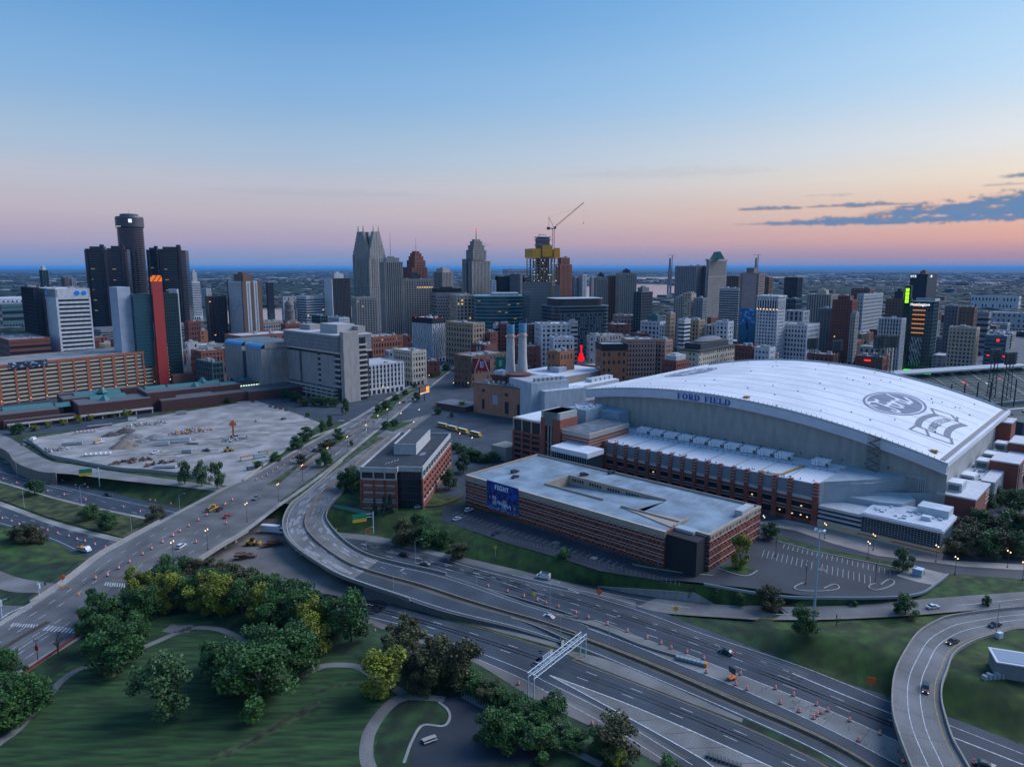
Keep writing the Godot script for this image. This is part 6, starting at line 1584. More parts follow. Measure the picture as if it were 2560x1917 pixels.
	var bays := [[.005,.085],[.098,.155],[.172,.255],[.268,.345],[.362,.44],[.452,.53],[.553,.62],[.635,.705],[.725,.79],[.805,.868],[.885,.925],[.94,.995]]
	var deck_tan := paint([.4,.335,.245],.85, "soft", .06)
	for e in [[-.48,-.41],[-.39,-.3],[-.28,-.21],[-.19,-.11],[-.09,-.015]] + bays:
		for f in 9:
			m.hx(e[0] * len, e[1] * len, 1.2 + f * 3.62,3.05 + f * 3.62,-1.3,-.25); part("deck_front", m, deck_tan, o)
	var edges := [x0]
	for e in [[-.48,-.41],[-.39,-.3],[-.28,-.21],[-.19,-.11],[-.09,-.015]] + bays: edges.append_array([e[0] * len, e[1] * len])
	edges.append(x1)
	for i in range(0, edges.size() - 1,2):
		m.hx(edges[i], edges[i + 1],0, h - 1,-1.3,.1); part("brick_pier", m, paint([.3,.1,.055],.85, "soft", .06), o)
	m.hx(x0, x1, h - 2.2, h, -1.4,.2); part("brick_coping", m, paint([.3,.1,.055],.85, "soft", .06), o)
	m.hx(x0, x1 + 2, h - 1.3, h - .4,-56,-1.4); part("roof_deck", m, paint([.3,.3,.29],.85, "mottle", .012), o)
	m.wall([V(x0, h - .4,-55.5), V(x1, h - .4,-55.5), V(x1 + 1.5, h - .4,-2)],.4,0,1.1); part("parapet", m, paint([.34,.33,.31],.85), o)
	for i in range(2, edges.size() - 1,2): m.box(V((edges[i] + edges[i + 1]) / 2,3.4,.5), V(.5,.5,.5))
	part("pier_lamps", m, glow("warm", Color(1.0,.8,.55),1.6), o); stuff(o.get_child(-1))
	dice.seed = 4
	for k in 14: m.box(V(dice.randf_range(.4,.98) * len, 4.2 + 3.62 * dice.randi_range(1,7),-1.4), V(.6,.4,.3))
	part("deck_lights", m, glow("deck light", Color(.8,1.0,.5),1.2), o); stuff(o.get_child(-1))
	var sign_im := Image.create(128,32, false, Image.FORMAT_RGB8); var n := FastNoiseLite.new(); n.seed = 6; n.frequency = .05
	for y in 32:
		for x in 128:
			var t := n.get_noise_2d(x, y * 1.4); sign_im.set_pixel(x, y, Color(.03,.1,.2).lerp(Color(.75,.8,.86), clampf(t * 2.2 - .1,0,1)))
	var sm := StandardMaterial3D.new(); sm.albedo_texture = ImageTexture.create_from_image(sign_im); sm.roughness = .6
	var bn := thing("roof_banner", "long sports picture banner along the left garage's roof edge", "banner", o.position + o.basis * V(len * .17,30.5,.35), yaw)
	var q := QuadMesh.new(); q.size = V2(30,5.6); part("printed_sheet", q, sm, bn, V(0,2.8,.1))
	m.hx(-15.2,15.2,0,5.8,-.2,.05); part("frame", m, paint([.1,.12,.14],.7), bn)
	var st := thing("brick_stair_tower", "orange brick stair tower with a column of lamps at the garage's right end", "tower", o.position + o.basis * V(len + 1.2,0,0), yaw)
	var sh := atv(400,854,705).y
	m.hx(0,21,0, sh, -22,2.5); part("brick_block", m, paint([.3,.095,.05],.85, "soft", .06), st)
	for k in 12: m.box(V(14,4 + k * (sh - 8) / 11.0,2.6), V(.8,.8,.3))
	part("lamp_column", m, glow("cool lit", Color(.85,1.0,.9),1.2), st); stuff(st.get_child(-1))
	var f0 := V(-369.7,0,-507.2); var f1 := V(-305.6,0,-561.2)
	dir = (f1 - f0).normalized(); yaw = rad_to_deg(atan2(-dir.z, dir.x)); len = f0.distance_to(f1)
	var mall := thing("brick_market", "low dark brick market building with green metal roofs and small pyramids", "building", f0, yaw)
	var mb := paint([.085,.035,.03],.9, "soft", .08); var green := paint([.045,.16,.16],.7, "soft", .1)
	var blocks := [[-14,34,0,10,-34,-6],[-2,44,0,6,-6,0],[46,98,0,12,-30,0],[40,60,0,13,-52,-30],[96,118,0,15,-40,-6],[104,150,0,9,-22,4],[116,176,0,13,-46,-18],[150,176,0,8,-18,-2],[176,208,0,11,-60,-30],[176,232,0,8,-36,2],[40,100,0,14,-60,-52]]
	for e in blocks:
		m.hx(e[0], e[1], e[2], e[3], e[4], e[5]); part("brick_block", m, mb, mall)
		m.hx(e[0] + .6, e[1] - .6, e[3], e[3] + .2, e[4] + .6, e[5] - .6); part("flat_roof", m, paint([.1,.105,.11],.9, "soft", .05), mall)
	for e in [[0,32,12,-32,-22],[34,44,11,-34,-20],[50,84,14.5,-52,-40],[58,84,14,-30,-22],[120,164,15,-44,-34],[160,174,14,-30,-20],[180,204,13,-56,-42],[100,116,16.5,-38,-24]]:
		var zz: float = (e[3] + e[4]) / 2.0
		m.quad(V(e[0], e[2] - 2, e[4]), V(e[1], e[2] - 2, e[4]), V(e[1], e[2] + .6, zz), V(e[0], e[2] + .6, zz)); m.quad(V(e[0], e[2] - 2, e[3]), V(e[1], e[2] - 2, e[3]), V(e[1], e[2] + .6, zz), V(e[0], e[2] + .6, zz))
		m.tri(V(e[0], e[2] - 2, e[3]), V(e[0], e[2] - 2, e[4]), V(e[0], e[2] + .6, zz)); m.tri(V(e[1], e[2] - 2, e[3]), V(e[1], e[2] - 2, e[4]), V(e[1], e[2] + .6, zz))
		part("green_roof", m, green, mall)
	for e in [[66,12,-12],[70,14,-42],[140,13,-28],[150,15,-40],[186,12.5,-40]]:
		m.lathe(V(e[0], e[1], e[2]),[V2(4.6,0), V2(3.2,1.6), V2(0,4.8)],4); part("pyramid_skylight", m, green, mall)
	m.hx(46,98,3.2,4.4,0,3); m.hx(0,44,3.0,4.0,0,2.4)
	for k in 9: m.hx(1 + k * 12,1.7 + k * 12,0,3.2,1.6,2.4)
	part("white_canopy", m, paint([.42,.42,.4],.85), mall)
	for k in 10: m.hx(178 + k * 2.4,179.4 + k * 2.4,8.6,9.6,-29.9,-29.7)
	part("lit_clerestory", m, glow("cool lit", Color(.85,1.0,.9),1.2), mall); stuff(mall.get_child(-1))
func build_concrete_courts() -> void:
	var con := paint([.33,.325,.315],.88, "streak", .03); var cap := mat("blue metal", lin(.07,.3,.52),.35,.3)
	for e in [[557,560,607,862,705, "left", 18.0],[605,648,712,858,655, "right", .0]]:
		var p: Array = [[V(-247.9,0,-677.3)],[V(-213.1,0,-655.2)]][0 if e[5] == "left" else 1]
	var base := V(-232.6,0,-653.1)
	var o := thing("jail_block", "pair of blank concrete jail blocks with sky blue rounded roof edges", "building", base, 47)
	var h: float = atv(645,873,655).y
	var m := Mb.new(); m.hx(0,62,9, h, -30,0); m.hx(0,44,9, h, -74,-38); part("blank_wall", m, con, o)
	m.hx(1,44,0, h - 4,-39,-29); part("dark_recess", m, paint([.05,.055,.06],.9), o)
	m.hx(14,60,14, h - 9,-.5,.35); part("panelled_front", m, paint([.31,.27,.235],.88, "streak", .03), o)
	m.hx(-.5,63,5.5,9.5,-30.4,.6); part("base_band", m, paint([.2,.2,.195],.88, "streak", .03), o)
	for k in 12: m.hx(k * 5.3 + .5, k * 5.3 + 2.2,0,5.6,-1.2,.5)
	for k in 6: m.hx(-.4,1.0,0,5.6,-29 + k * 5.6,-27.4 + k * 5.6)
	for k in 6: m.hx(-.4,1.0,0,9,-73 + k * 6,-71.4 + k * 6)
	part("base_columns", m, con, o)
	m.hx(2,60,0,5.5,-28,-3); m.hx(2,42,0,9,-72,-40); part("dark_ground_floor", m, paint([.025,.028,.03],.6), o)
	for z in [[-30.2,.2],[-74.2,-37.8]]:
		for k in 6:
			var t0 := PI / 2 * k / 6; var t1 := PI / 2 * (k + 1) / 6
			m.quad(V(5 - 5.2 * cos(t0), h + 4.6 * sin(t0), z[0]), V(5 - 5.2 * cos(t0), h + 4.6 * sin(t0), z[1]), V(5 - 5.2 * cos(t1), h + 4.6 * sin(t1), z[1]), V(5 - 5.2 * cos(t1), h + 4.6 * sin(t1), z[0]))
		part("blue_roof_edge", m, cap, o)
		m.hx(4,61 if z[0] > -40 else 43, h - 1, h + 4.4, z[0] + .3, z[1] - .2); part("upper_wall", m, paint([.36,.32,.28],.88, "streak", .03), o)
		m.hx(6,59 if z[0] > -40 else 41, h + 4.4, h + 4.7, z[0] + 1, z[1] - 1); part("roof", m, paint([.09,.15,.17],.9, "soft", .04), o)
	dice.seed = 5
	for i in 11:
		for j in 9:
			if dice.randf() < .3: m.hx(16 + i * 4,17 + i * 4,17 + j * 3.2,17.9 + j * 3.2,.3,.45)
	stuff(part("tiny_windows", m, paint([.08,.08,.08],.7), o))
	base = V(-150.2,0,-613.2)
	o = thing("courthouse_block", "massive concrete courthouse with banded overhanging top and tall corner pier", "building", base, 47)
	h = atv(850,845,600).y
	m.hx(1,32,0, h - 16,-86,-2); part("dark_core", m, paint([.03,.034,.04],.5), o)
	m.hx(-2,34, h - 14, h, -90,0); part("banded_top", m, paint([.25,.255,.255],.88, "streak", .03), o)
	for k in 4: m.hx(-2.15,34.1, h - 12.5 + k * 3.2, h - 11.6 + k * 3.2,-90.1,.1)
	part("top_bands", m, paint([.16,.17,.18],.8), o)
	m.hx(-2.4,34.4, h - 15, h - 13.8,-90.4,.4); m.hx(-2.3,34.3, h - .2, h + 1.0,-90.3,.3); part("pale_rims", m, paint([.42,.41,.4],.88), o)
	for z in [[-88,-66],[-62,-35],[-30,-8]]:
		m.hx(-.5,12,12, h - 17.5, z[0], z[1]); part("blank_shaft", m, con, o)
	for k in 7:
		m.hx(-.6,12,13 + k * 4.9,14.6 + k * 4.9,-8,.2); m.hx(-.2,10,13 + k * 4.9,14.6 + k * 4.9,-35,-30); part("balcony_band", m, paint([.42,.4,.37],.88), o)
	m.hx(.8,17,0, h + 4,-.2,5); part("corner_pier", m, paint([.37,.345,.325],.88, "streak", .03), o)
	for k in 11:
		m.hx(17,26,3 + k * 4.6,4.5 + k * 4.6,-10,4.4); part("balcony_band", m, paint([.42,.38,.33],.88), o)
	m.hx(17.2,25,0, h - 2,-10,3.6); part("stair_glass", m, glass_mat(), o)
	for k in 3: m.hx(-3,20,3 + k * 3.2,4.4 + k * 3.2,-88,-6)
	for k in 10: m.hx(-3.1,-2,0,11,-88 + k * 8.6,-87 + k * 8.6)
	part("podium_decks", m, paint([.36,.34,.31],.88), o)
	m.hx(8,26, h + 1, h + 9,-42,-14); part("roof_house", m, paint([.42,.41,.4],.88, "soft", .05), o)
	m.hx(12,24, h + 1, h + 6,-84,-66); m.hx(24,32, h + 1, h + 7,-30,-6); part("roof_house", m, paint([.3,.29,.27],.88, "soft", .05), o)
func build_landmarks() -> void:
	var st := wall_mat("stone")
	var r = [V(-270.4,0,-1361.8),38.3,52.2,134.5]
	var o := boxed(r, "gabled_tower", "tall pale granite tower with steep twin gables and a dark glass roof between them")
	var w: float = r[1] / 2; var d: float = r[2] / 2; var h: float = r[3]; var m := Mb.new()
	shell(o, -w, w, 0, h, -d, d, "g", st, 40,4.4)
	var top := atv(922,578,1330).y
	for k in 8:
		var f := 1.0 - k * .088; var ya := h + (top - h) * k / 8.0; var yb := h + (top - h) * (k + 1) / 8.0
		for sgn in [-1,1]: m.hx(-w * f, w * f, ya, yb, sgn * d * .86 - d * .14, sgn * d * .86 + d * .14); m.hx(sgn * w * .86 - w * .14, sgn * w * .86 + w * .14, ya, yb, -d * f, d * f)
		part("gable_step", m, st, o)
	for sgn in [-1,1]:
		for c in [-1,1]: m.bar(V(w * .3 * c, top - 2, sgn * d * .9), V(w * .3 * c, top + 11, sgn * d * .9),1.3,4,.4); m.bar(V(sgn * w * .9, top - 2, d * .3 * c), V(sgn * w * .9, top + 11, d * .3 * c),1.3,4,.4)
	part("pinnacles", m, st, o)
	m.quad(V(-w * .9, h, -d * .9), V(-w * .9, h, d * .9), V(-w * .3, top, d * .3), V(-w * .3, top, -d * .3)); m.quad(V(w * .9, h, -d * .9), V(w * .9, h, d * .9), V(w * .3, top, d * .3), V(w * .3, top, -d * .3))
	m.quad(V(-w * .9, h, d * .9), V(w * .9, h, d * .9), V(w * .3, top, d * .3), V(-w * .3, top, d * .3)); m.quad(V(-w * .9, h, -d * .9), V(w * .9, h, -d * .9), V(w * .3, top, -d * .3), V(-w * .3, top, -d * .3)); m.quad(V(-w * .3, top, -d * .3), V(w * .3, top, -d * .3), V(w * .3, top, d * .3), V(-w * .3, top, d * .3))
	part("glass_roof", m, mat("blue slate glass", lin(.03,.06,.085),.3), o)
	for k in 7:
		for sgn in [-1,1]: m.hx(-w + (k + .5) * w / 3.5 - .5,-w + (k + .5) * w / 3.5 + .5, h * .6, h + (top - h) * (1 - absf(k - 3) / 4.2), sgn * d - .5, sgn * d + .4); m.hx(sgn * w - .5, sgn * w + .4, h * .6, h + (top - h) * (1 - absf(k - 3) / 4.2),-d + (k + .5) * d / 3.5 - .5,-d + (k + .5) * d / 3.5 + .5)
	part("vertical_ribs", m, st, o)
	r = [V(-70.8,0,-1428.3),50.8,28.4,133.9]
	o = boxed(r, "stepped_tower", "grey stepped art deco skyscraper with a red lit ball on its mast"); w = r[1] / 2; d = r[2] / 2; h = r[3]
	shell(o, -w, w, 0, h, -d, -d * .25, "r", st, 36,4); shell(o, -w, w, 0, h * .97, d * .25, d, "r", st, 36,4); shell(o, -w * .55, w * .9,0, h * 1.05,-d * .3, d * .3, "r", st, 38,4)
	var y := h
	for t in [[.72,624],[.58,612],[.44,602],[.3,597]]:
		var yt := atv(1190, t[1],1400).y; shell(o, -w * t[0], w * t[0], y - 2, yt, -d * t[0], d * t[0], "r", st, maxi(2, int((yt - y) / 4)),3.5); y = yt
	spire(o, V(0, y, 0),20,1.1, paint([.16,.12,.12],.6))
	m.lathe(V(0, y + 20,0),[V2(0,-1.9), V2(1.6,-1), V2(1.9,0), V2(1.6,1), V2(0,1.9)],10); part("red_ball", m, glow("red lamp", Color(1,.12,.08),2.0), o)
	r = [V(-192.9,0,-1424.7),38.5,31.1,117.8]
	o = boxed(r, "orange_deco_tower", "burnt orange stepped art deco tower with flag pole behind the pale slender tower"); w = r[1] / 2; d = r[2] / 2; h = r[3]
	var ob := wall_mat("rust")
	shell(o, -w, w, 0, h, -d, d, "r", ob, 34,4); y = h
	for t in [[.8,650],[.64,640],[.5,632],[.34,627]]:
		var yt := atv(1036, t[1],1400).y; shell(o, -w * t[0] * .9 + w * .2, w * t[0] + w * .1, y - 1, yt, -d * t[0], d * t[0], "g", ob, maxi(2, int((yt - y) / 4)),4); y = yt
	spire(o, V(w * .2, y, 0),27,.5, paint([.2,.2,.2],.6), "flag_pole")
	var an := thing("antenna_mast", "thin red and white antenna mast on top of the pale slender tower", "antenna", atv(976,650,1075),0)
	m.bar(V(0,0,0), V(0,40,0),.5,4,.2)
	for k in 5: m.bar(V(-1.2,6.0 * k + 2,0), V(1.2,6.0 * k + 4,0),.15,3)
	part("lattice", m, paint([.3,.2,.2],.6), an)
	r = [V(360.7,0,-1266.6),67.2,6.0,102.7]
	o = boxed(r, "green_roofed_tower", "ornate pale tower with a copper green mansard roof on the right of downtown"); w = r[1] / 2; d = r[2] / 2; h = r[3]
	shell(o, -w, w, 0, h, -d, d, "g", st, 30,3.2)
	var y2 := atv(1790,652,1240).y; shell(o, -w * .96, w * .96, h, y2,-d * .96, d * .96, "r", st, 8,4)
	m.hx(-w * 1.06, w * 1.06, y2, y2 + 3,-d * 1.06, d * 1.06); part("cornice", m, st, o)
	m.lathe(V(0, y2 + 3,0),[V2(w * 1.25,0), V2(w * .8,8), V2(w * .55,13), V2(0,13.5)],4,1, d / w); var mr := part("copper_roof", m, paint([.045,.2,.16],.7, "soft", .05), o)
	mr.rotation_degrees.y = 45
	r = [V(317.4,0,-945.3),18.0,25.7,109.8]
	o = boxed(r, "mural_tower", "old brick tower whose flank carries a blue green whale mural"); w = r[1] / 2; d = r[2] / 2; h = r[3]
	shell(o, -w, w, 0, h, -d, d, "g", paint([.3,.23,.2],.85, "soft", .05),34,4)
	m.hx(-w - .3,-w + .5,62, h + .5,-d + 3, d - 3); part("blank_pinkish_wall", m, paint([.34,.265,.25],.85, "soft", .05), o)
	var im := Image.create(96,192, false, Image.FORMAT_RGB8); var n := FastNoiseLite.new(); n.seed = 12; n.frequency = .03
	for yy in 192:
		for x in 96:
			var t := clampf(yy / 192.0 + n.get_noise_2d(x * 1.5, yy) * .16,0,1)
			var c := Color(.12,.42,.6).lerp(Color(.02,.3,.36), t) if t > .3 else Color(.1,.4,.62).lerp(Color(.55,.72,.8), clampf(n.get_noise_2d(x, yy * 1.5 + 50) * 2.5,0,1))
			im.set_pixel(x, yy, c)
	for b in [[46,60,10,30,.3],[52,128,9,36,-.25]]:
		for yy in range(-b[3], b[3]):
			var wd := int(b[2] * sqrt(1.0 - pow(yy / float(b[3]),2)) * (.65 + .35 * sin(yy * .08)))
			im.fill_rect(Rect2i(b[0] + int(yy * b[4]) - wd, b[1] + yy, wd * 2,1), Color(.03,.12,.2))
	var mm := StandardMaterial3D.new(); mm.albedo_texture = ImageTexture.create_from_image(im); mm.roughness = .7
	var q := QuadMesh.new(); q.size = V2(d * 2 - 5,62); var qp := part("whale_mural", q, mm, o, V(-w - .35,33,0)); qp.rotation_degrees.y = -90
	m.hx(-w * .6, w * .6, h, h + 7,-d * .5, d * .3); part("penthouse", m, paint([.2,.14,.13],.85), o)
	var p := atv(725,815,1150)
	o = thing("domed_tower", "old stone clock tower with a small dome in front of the white courthouse", "tower", V(p.x, 0, p.z),47)
	m.hx(-9,9,0, p.y + 10,-9,9); m.hx(-40,40,0, p.y - 4,-16,12); part("stone_base", m, paint([.22,.18,.15],.9, "soft", .05), o)
	m.lathe(V(0, p.y + 10,0),[V2(8,0), V2(8,14), V2(9,15), V2(7,16), V2(7,22), V2(7.4,24), V2(5.5,29), V2(2,32), V2(1.4,36), V2(0,37)],14); part("drum_and_dome", m, paint([.17,.15,.14],.8, "soft", .05), o)
	m.lathe(V(-24, p.y - 4,0),[V2(16,0), V2(0,6)],4); m.lathe(V(24, p.y - 4,0),[V2(16,0), V2(0,6)],4); part("green_roofs", m, paint([.09,.22,.26],.8), o)
	p = atv(1245,740,1010)
	o = thing("curved_glass_office", "broad curved teal glass office block at the centre of downtown", "building", V(p.x, 0, p.z),4)
	var arc := func(rr: float, e: float) -> PackedVector2Array:
		var pp := PackedVector2Array()
		for k in 17: var t := lerpf(-.5,.5, k / 16.0); pp.append(V2(sin(t) * rr, cos(t) * rr - 62.0 + e))
		pp.append(V2(sin(.5) * rr, -50)); pp.append(V2(sin(-.5) * rr, -50)); return pp
	m.prism(arc.call(72.0,.0),0, p.y); part("glass", m, mat("teal glass", lin(.02,.075,.095),.12), o)
	for f in 15: m.prism(arc.call(72.4,.2), f * p.y / 15.0, f * p.y / 15.0 + (1.0 if f % 3 else 1.6))
	m.prism(arc.call(73.0,.4), p.y - 1.2, p.y + .5)
	part("floor_bands", m, paint([.13,.26,.28],.6), o); stuff(o.get_child(-1))
	dice.seed = 9
	for k in 12: var t := dice.randf_range(-.45,.4); m.box(V(sin(t) * 72.2, p.y * dice.randf_range(.1,.95), cos(t) * 72.2 - 61.8), V(4,1.0,.6))
	stuff(part("lit_windows", m, glow("dim lit", Color(.9,.8,.6),.25), o))
	m.hx(-8,30, p.y, p.y + 4,-40,-8); part("roof_plant_room", m, wall_mat("pale"), o)
	p = atv(1440,765,900)
	o = thing("rounded_dark_office", "dark glass office block with rounded corners and a black roof storey below the crane", "building", V(p.x, 0, p.z - 20),20)
	var rr := func(a: float, b: float) -> PackedVector2Array:
		var pp := PackedVector2Array()
		for c in 4:
			for k in 5:
				var t := PI / 2 * (c + k / 4.0); pp.append(V2([1,-1,-1,1][c] * (a - 9) + cos(t) * 9,[1,1,-1,-1][c] * (b - 9) + sin(t) * 9))
		return pp
	m.prism(rr.call(39,24),0, p.y); part("glass", m, mat("night glass", lin(.018,.03,.042),.1), o)
	for f in 15: m.prism(rr.call(39.3,24.3), f * p.y / 15.0, f * p.y / 15.0 + .9)
	m.prism(rr.call(39.8,24.8), p.y - 1, p.y + .4); part("floor_bands", m, paint([.1,.13,.16],.5), o); stuff(o.get_child(-1))
	dice.seed = 44
	for f in 11:
		for k in 26: 
			if dice.randf() < .6: m.hx(-30 + k * 2.3,-29.2 + k * 2.3,10 + f * p.y / 15.0 + 1,10 + f * p.y / 15.0 + 3,24.1,24.4)
	stuff(part("pale_blinds", m, paint([.2,.24,.28],.5), o))
	m.prism(rr.call(33,20), p.y, p.y + 9); part("roof_storey", m, paint([.015,.02,.026],.5), o)
	m.prism(rr.call(33.4,20.4), p.y + 9, p.y + 9.6); part("roof", m, paint([.36,.4,.44],.8), o)
func build_unfinished_tower() -> void:
	var p := atv(1355,755,1000)
	var o := thing("unfinished_tower", "skyscraper under construction with open floors and yellow climbing screens at its head", "tower", V(p.x, 0, p.z),20)
	var yf := func(v: float) -> float: return atv(1355, v, 1000).y
	var m := Mb.new(); m.hx(-23,9,0, yf.call(706),-14,14); m.hx(9,22,0, yf.call(712),-12,12); part("glazed_floors", m, mat("grey glass", lin(.1,.125,.14),.2), o)
	var y0: float = yf.call(706)
	for f in int(y0 / 4): m.hx(-23.1,9.1, f * 4.0, f * 4.0 + .5,-14.1,14.1)
	for k in 12: m.hx(-23 + k * 2.9,-22.8 + k * 2.9,0, y0,14,14.2)
	stuff(part("glass_lines", m, paint([.16,.19,.2],.5), o))
	var y1: float = yf.call(646)
	var n := int((y1 - y0) / 4.0)
	for f in n + 1: m.hx(-19,19, y0 + f * 4.0, y0 + f * 4.0 + .5,-12,12)
	part("open_slabs", m, paint([.26,.26,.26],.9), o)
	for i in 8:
		for z in [-11.5,.0,11.5]: m.hx(-18.7 + i * 5.3,-17.7 + i * 5.3, y0, y1, z - .5, z + .5)
	part("columns", m, paint([.2,.13,.1],.8), o)
	m.hx(-8,8, y0, yf.call(595),-6,6); part("core", m, paint([.2,.13,.1],.9), o)
	dice.seed = 2
	for k in 46: m.box(V(dice.randf_range(-18,18), y0 + 2.6 + 4.0 * dice.randi_range(0, n - 1),11.7), V(.7,.6,.4))
	stuff(part("work_lights", m, glow("cool lit", Color(.85,1.0,.9),1.2), o))
	var yl := paint([.55,.3,.008],.6, "soft", .1)
	for e in [[-20,-8,645,622,13.2,.8],[-5,9,642,614,13.6,1.0],[12,20.5,645,620,13.3,1.15],[-20,20,645,624,-13.2,.8]]:
		m.hx(e[0], e[1], yf.call(e[2]), yf.call(e[3]), minf(e[4], e[4] - 1.2 * signf(e[4])), maxf(e[4], e[4] - 1.2 * signf(e[4]))); part("yellow_screen", m, yl if e[5] < 1.1 else paint([.7,.28,.01],.6, "soft", .1), o)
	for x in [-20.4,20.6]:
		m.hx(x - .5, x + .5, yf.call(645), yf.call(622),-13,13); part("yellow_screen", m, yl, o)
	for k in 6: m.hx(-8 + k * 3.1,-7.6 + k * 3.1, yf.call(614), yf.call(594),7.0,7.3)
	m.hx(-9,9.5, yf.call(614), yf.call(611),-7,7); m.hx(-9.5,10, yf.call(601), yf.call(599),-7.5,7.5); m.hx(-9.6,10, yf.call(594), yf.call(592),-7.5,7.5)
	m.bar(V(-5, yf.call(592),0), V(-5, yf.call(586),0),.5); m.bar(V(-5, yf.call(586),0), V(6, yf.call(588),0),.5)
	part("core_jump_form", m, paint([.14,.2,.27],.6), o)
	var c := atv(1382,760,985)
	var k := thing("tower_crane", "tall amber tower crane with raised lattice jib above the unfinished tower", "crane", V(c.x, 0, c.z),0)
	var am := paint([.42,.2,.05],.6); var yt: float = atv(1382,572,985).y
	for s in [V2(-1.3,-1.3), V2(1.3,-1.3), V2(1.3,1.3), V2(-1.3,1.3)]: m.bar(V(s.x, 0, s.y), V(s.x, yt, s.y),.3)
	for j in int(yt / 3.5):
		var yy := j * 3.5; var f := -1.0 if j % 2 else 1.0
		m.bar(V(-1.3 * f, yy, 1.3), V(1.3 * f, yy + 3.5,1.3),.18,3); m.bar(V(-1.3, yy, -1.3 * f), V(-1.3, yy + 3.5,1.3 * f),.18,3); m.bar(V(-1.3, yy, 1.3), V(1.3, yy, 1.3),.16,3)
	part("mast", m, am, k)
	m.hx(-7,3.5, yt, yt + 1.2,-1.6,1.6); m.hx(-9,-5, yt - 1, yt + 2.5,-1.8,1.8); m.hx(1.2,3.6, yt + .4, yt + 3,1.4,3.2); part("machine_deck", m, paint([.09,.07,.06],.7), k)
	var tip := atv(1460,507,985) - k.position; var hl := V(1.5, yt + 1.5,0)
	for s in [V(0,0,-.9), V(0,0,.9), V(-.7,1.2,0)]: m.bar(hl + s, tip + s * .5,.26)
	for j in 18:
		var a := hl.lerp(tip, j / 18.0); var b := hl.lerp(tip, (j + 1) / 18.0)
		m.bar(a + V(0,0,-.9), b + V(-.7,1.2,0),.13,3); m.bar(a + V(-.7,1.2,0), b + V(0,0,.9),.13,3)
	part("jib", m, am, k)
	var ap := V(-6.5, yt + 16,0); m.bar(V(1, yt + 1,-1), ap, .3); m.bar(V(-6, yt + 1,1), ap, .3); part("a_frame", m, paint([.12,.09,.07],.7), k)
	m.bar(ap, hl.lerp(tip, .8),.07,3); m.bar(tip, tip - V(0,26,0),.05,3); m.box(tip - V(0,27,0), V(.8,1.8,.8)); part("ropes_and_hook", m, paint([.05,.05,.05],.6), k)
func build_glass_bank_tower() -> void:
	var r = [V(461.5,0,-796.1),22.0,23.6,80.3]
	var o := boxed(r, "bank_tower", "glass tower with orange lit floor bands and a white illuminated name near the ballpark")
	var w: float = r[1] / 2; var d: float = r[2] / 2; var h: float = r[3]
	shell(o, -w, w, 0, h, -d, d, "c", wall_mat("teal"),20,3)
	var m := Mb.new()
	for k in 7: m.hx(-w - .25,-w - .05, h * .56 + k * 5.0, h * .56 + k * 5.0 + .8,-d + 3, d - 8)
	part("orange_floor_bands", m, glow("orange floor", Color(1.0,.6,.25),.8), o); stuff(o.get_child(-1))
	dice.seed = 19
	for i in 12:
		for j in 12:
			if (i + j) % 3 == 0 or dice.randf() < .2: m.hx(-w - .3,-w - .05,9 + j * 2.6,11.6 + j * 2.6,-d + 3 + i * (d * 2 - 12) / 12.0,-d + 3 + (i + .9) * (d * 2 - 12) / 12.0)
	part("white_checker_panels", m, wall_mat("pale"), o); stuff(o.get_child(-1))
	var font := SystemFont.new(); font.font_names = PackedStringArray(["Droid Sans"]); font.font_weight = 700
	var t := TextMesh.new(); t.font = font; t.text = "Huntington"; t.font_size = 64; t.pixel_size = .055; t.depth = .4; t.curve_step = 2.0
	var l := part("lit_name", t, glow("white sign", Color(.9,.95,1.0),1.0), o, V(-w - .5, h - 3.6,-2)); l.rotation_degrees.y = -90
	m.hx(-w - 3,-w + 3,0, h + 17,-d - 6,-d); part("stair_tower", m, mat("green black glass", lin(.01,.03,.035),.12), o)
	for k in 4: m.hx(-w - 3.3,-w - 3.0, h - 2 + k * 4.2, h + 1.4 + k * 4.2,-d - 5,-d - 1.6)
	part("yellow_green_light", m, glow("lime light", Color(.6,1.0,.05),1.6), o); stuff(o.get_child(-1))
	m.hx(-w - 6,-w - .3,.5,4,-d, d + 6); part("green_lit_canopy", m, glow("green light", Color(.25,1.0,.1),.9), o)
	m.hx(w - .3, w + 1,0, h + 3,-d, d); m.hx(-w, w, h, h + 3, d - .4, d + .3); part("pale_edge", m, wall_mat("pale"), o)
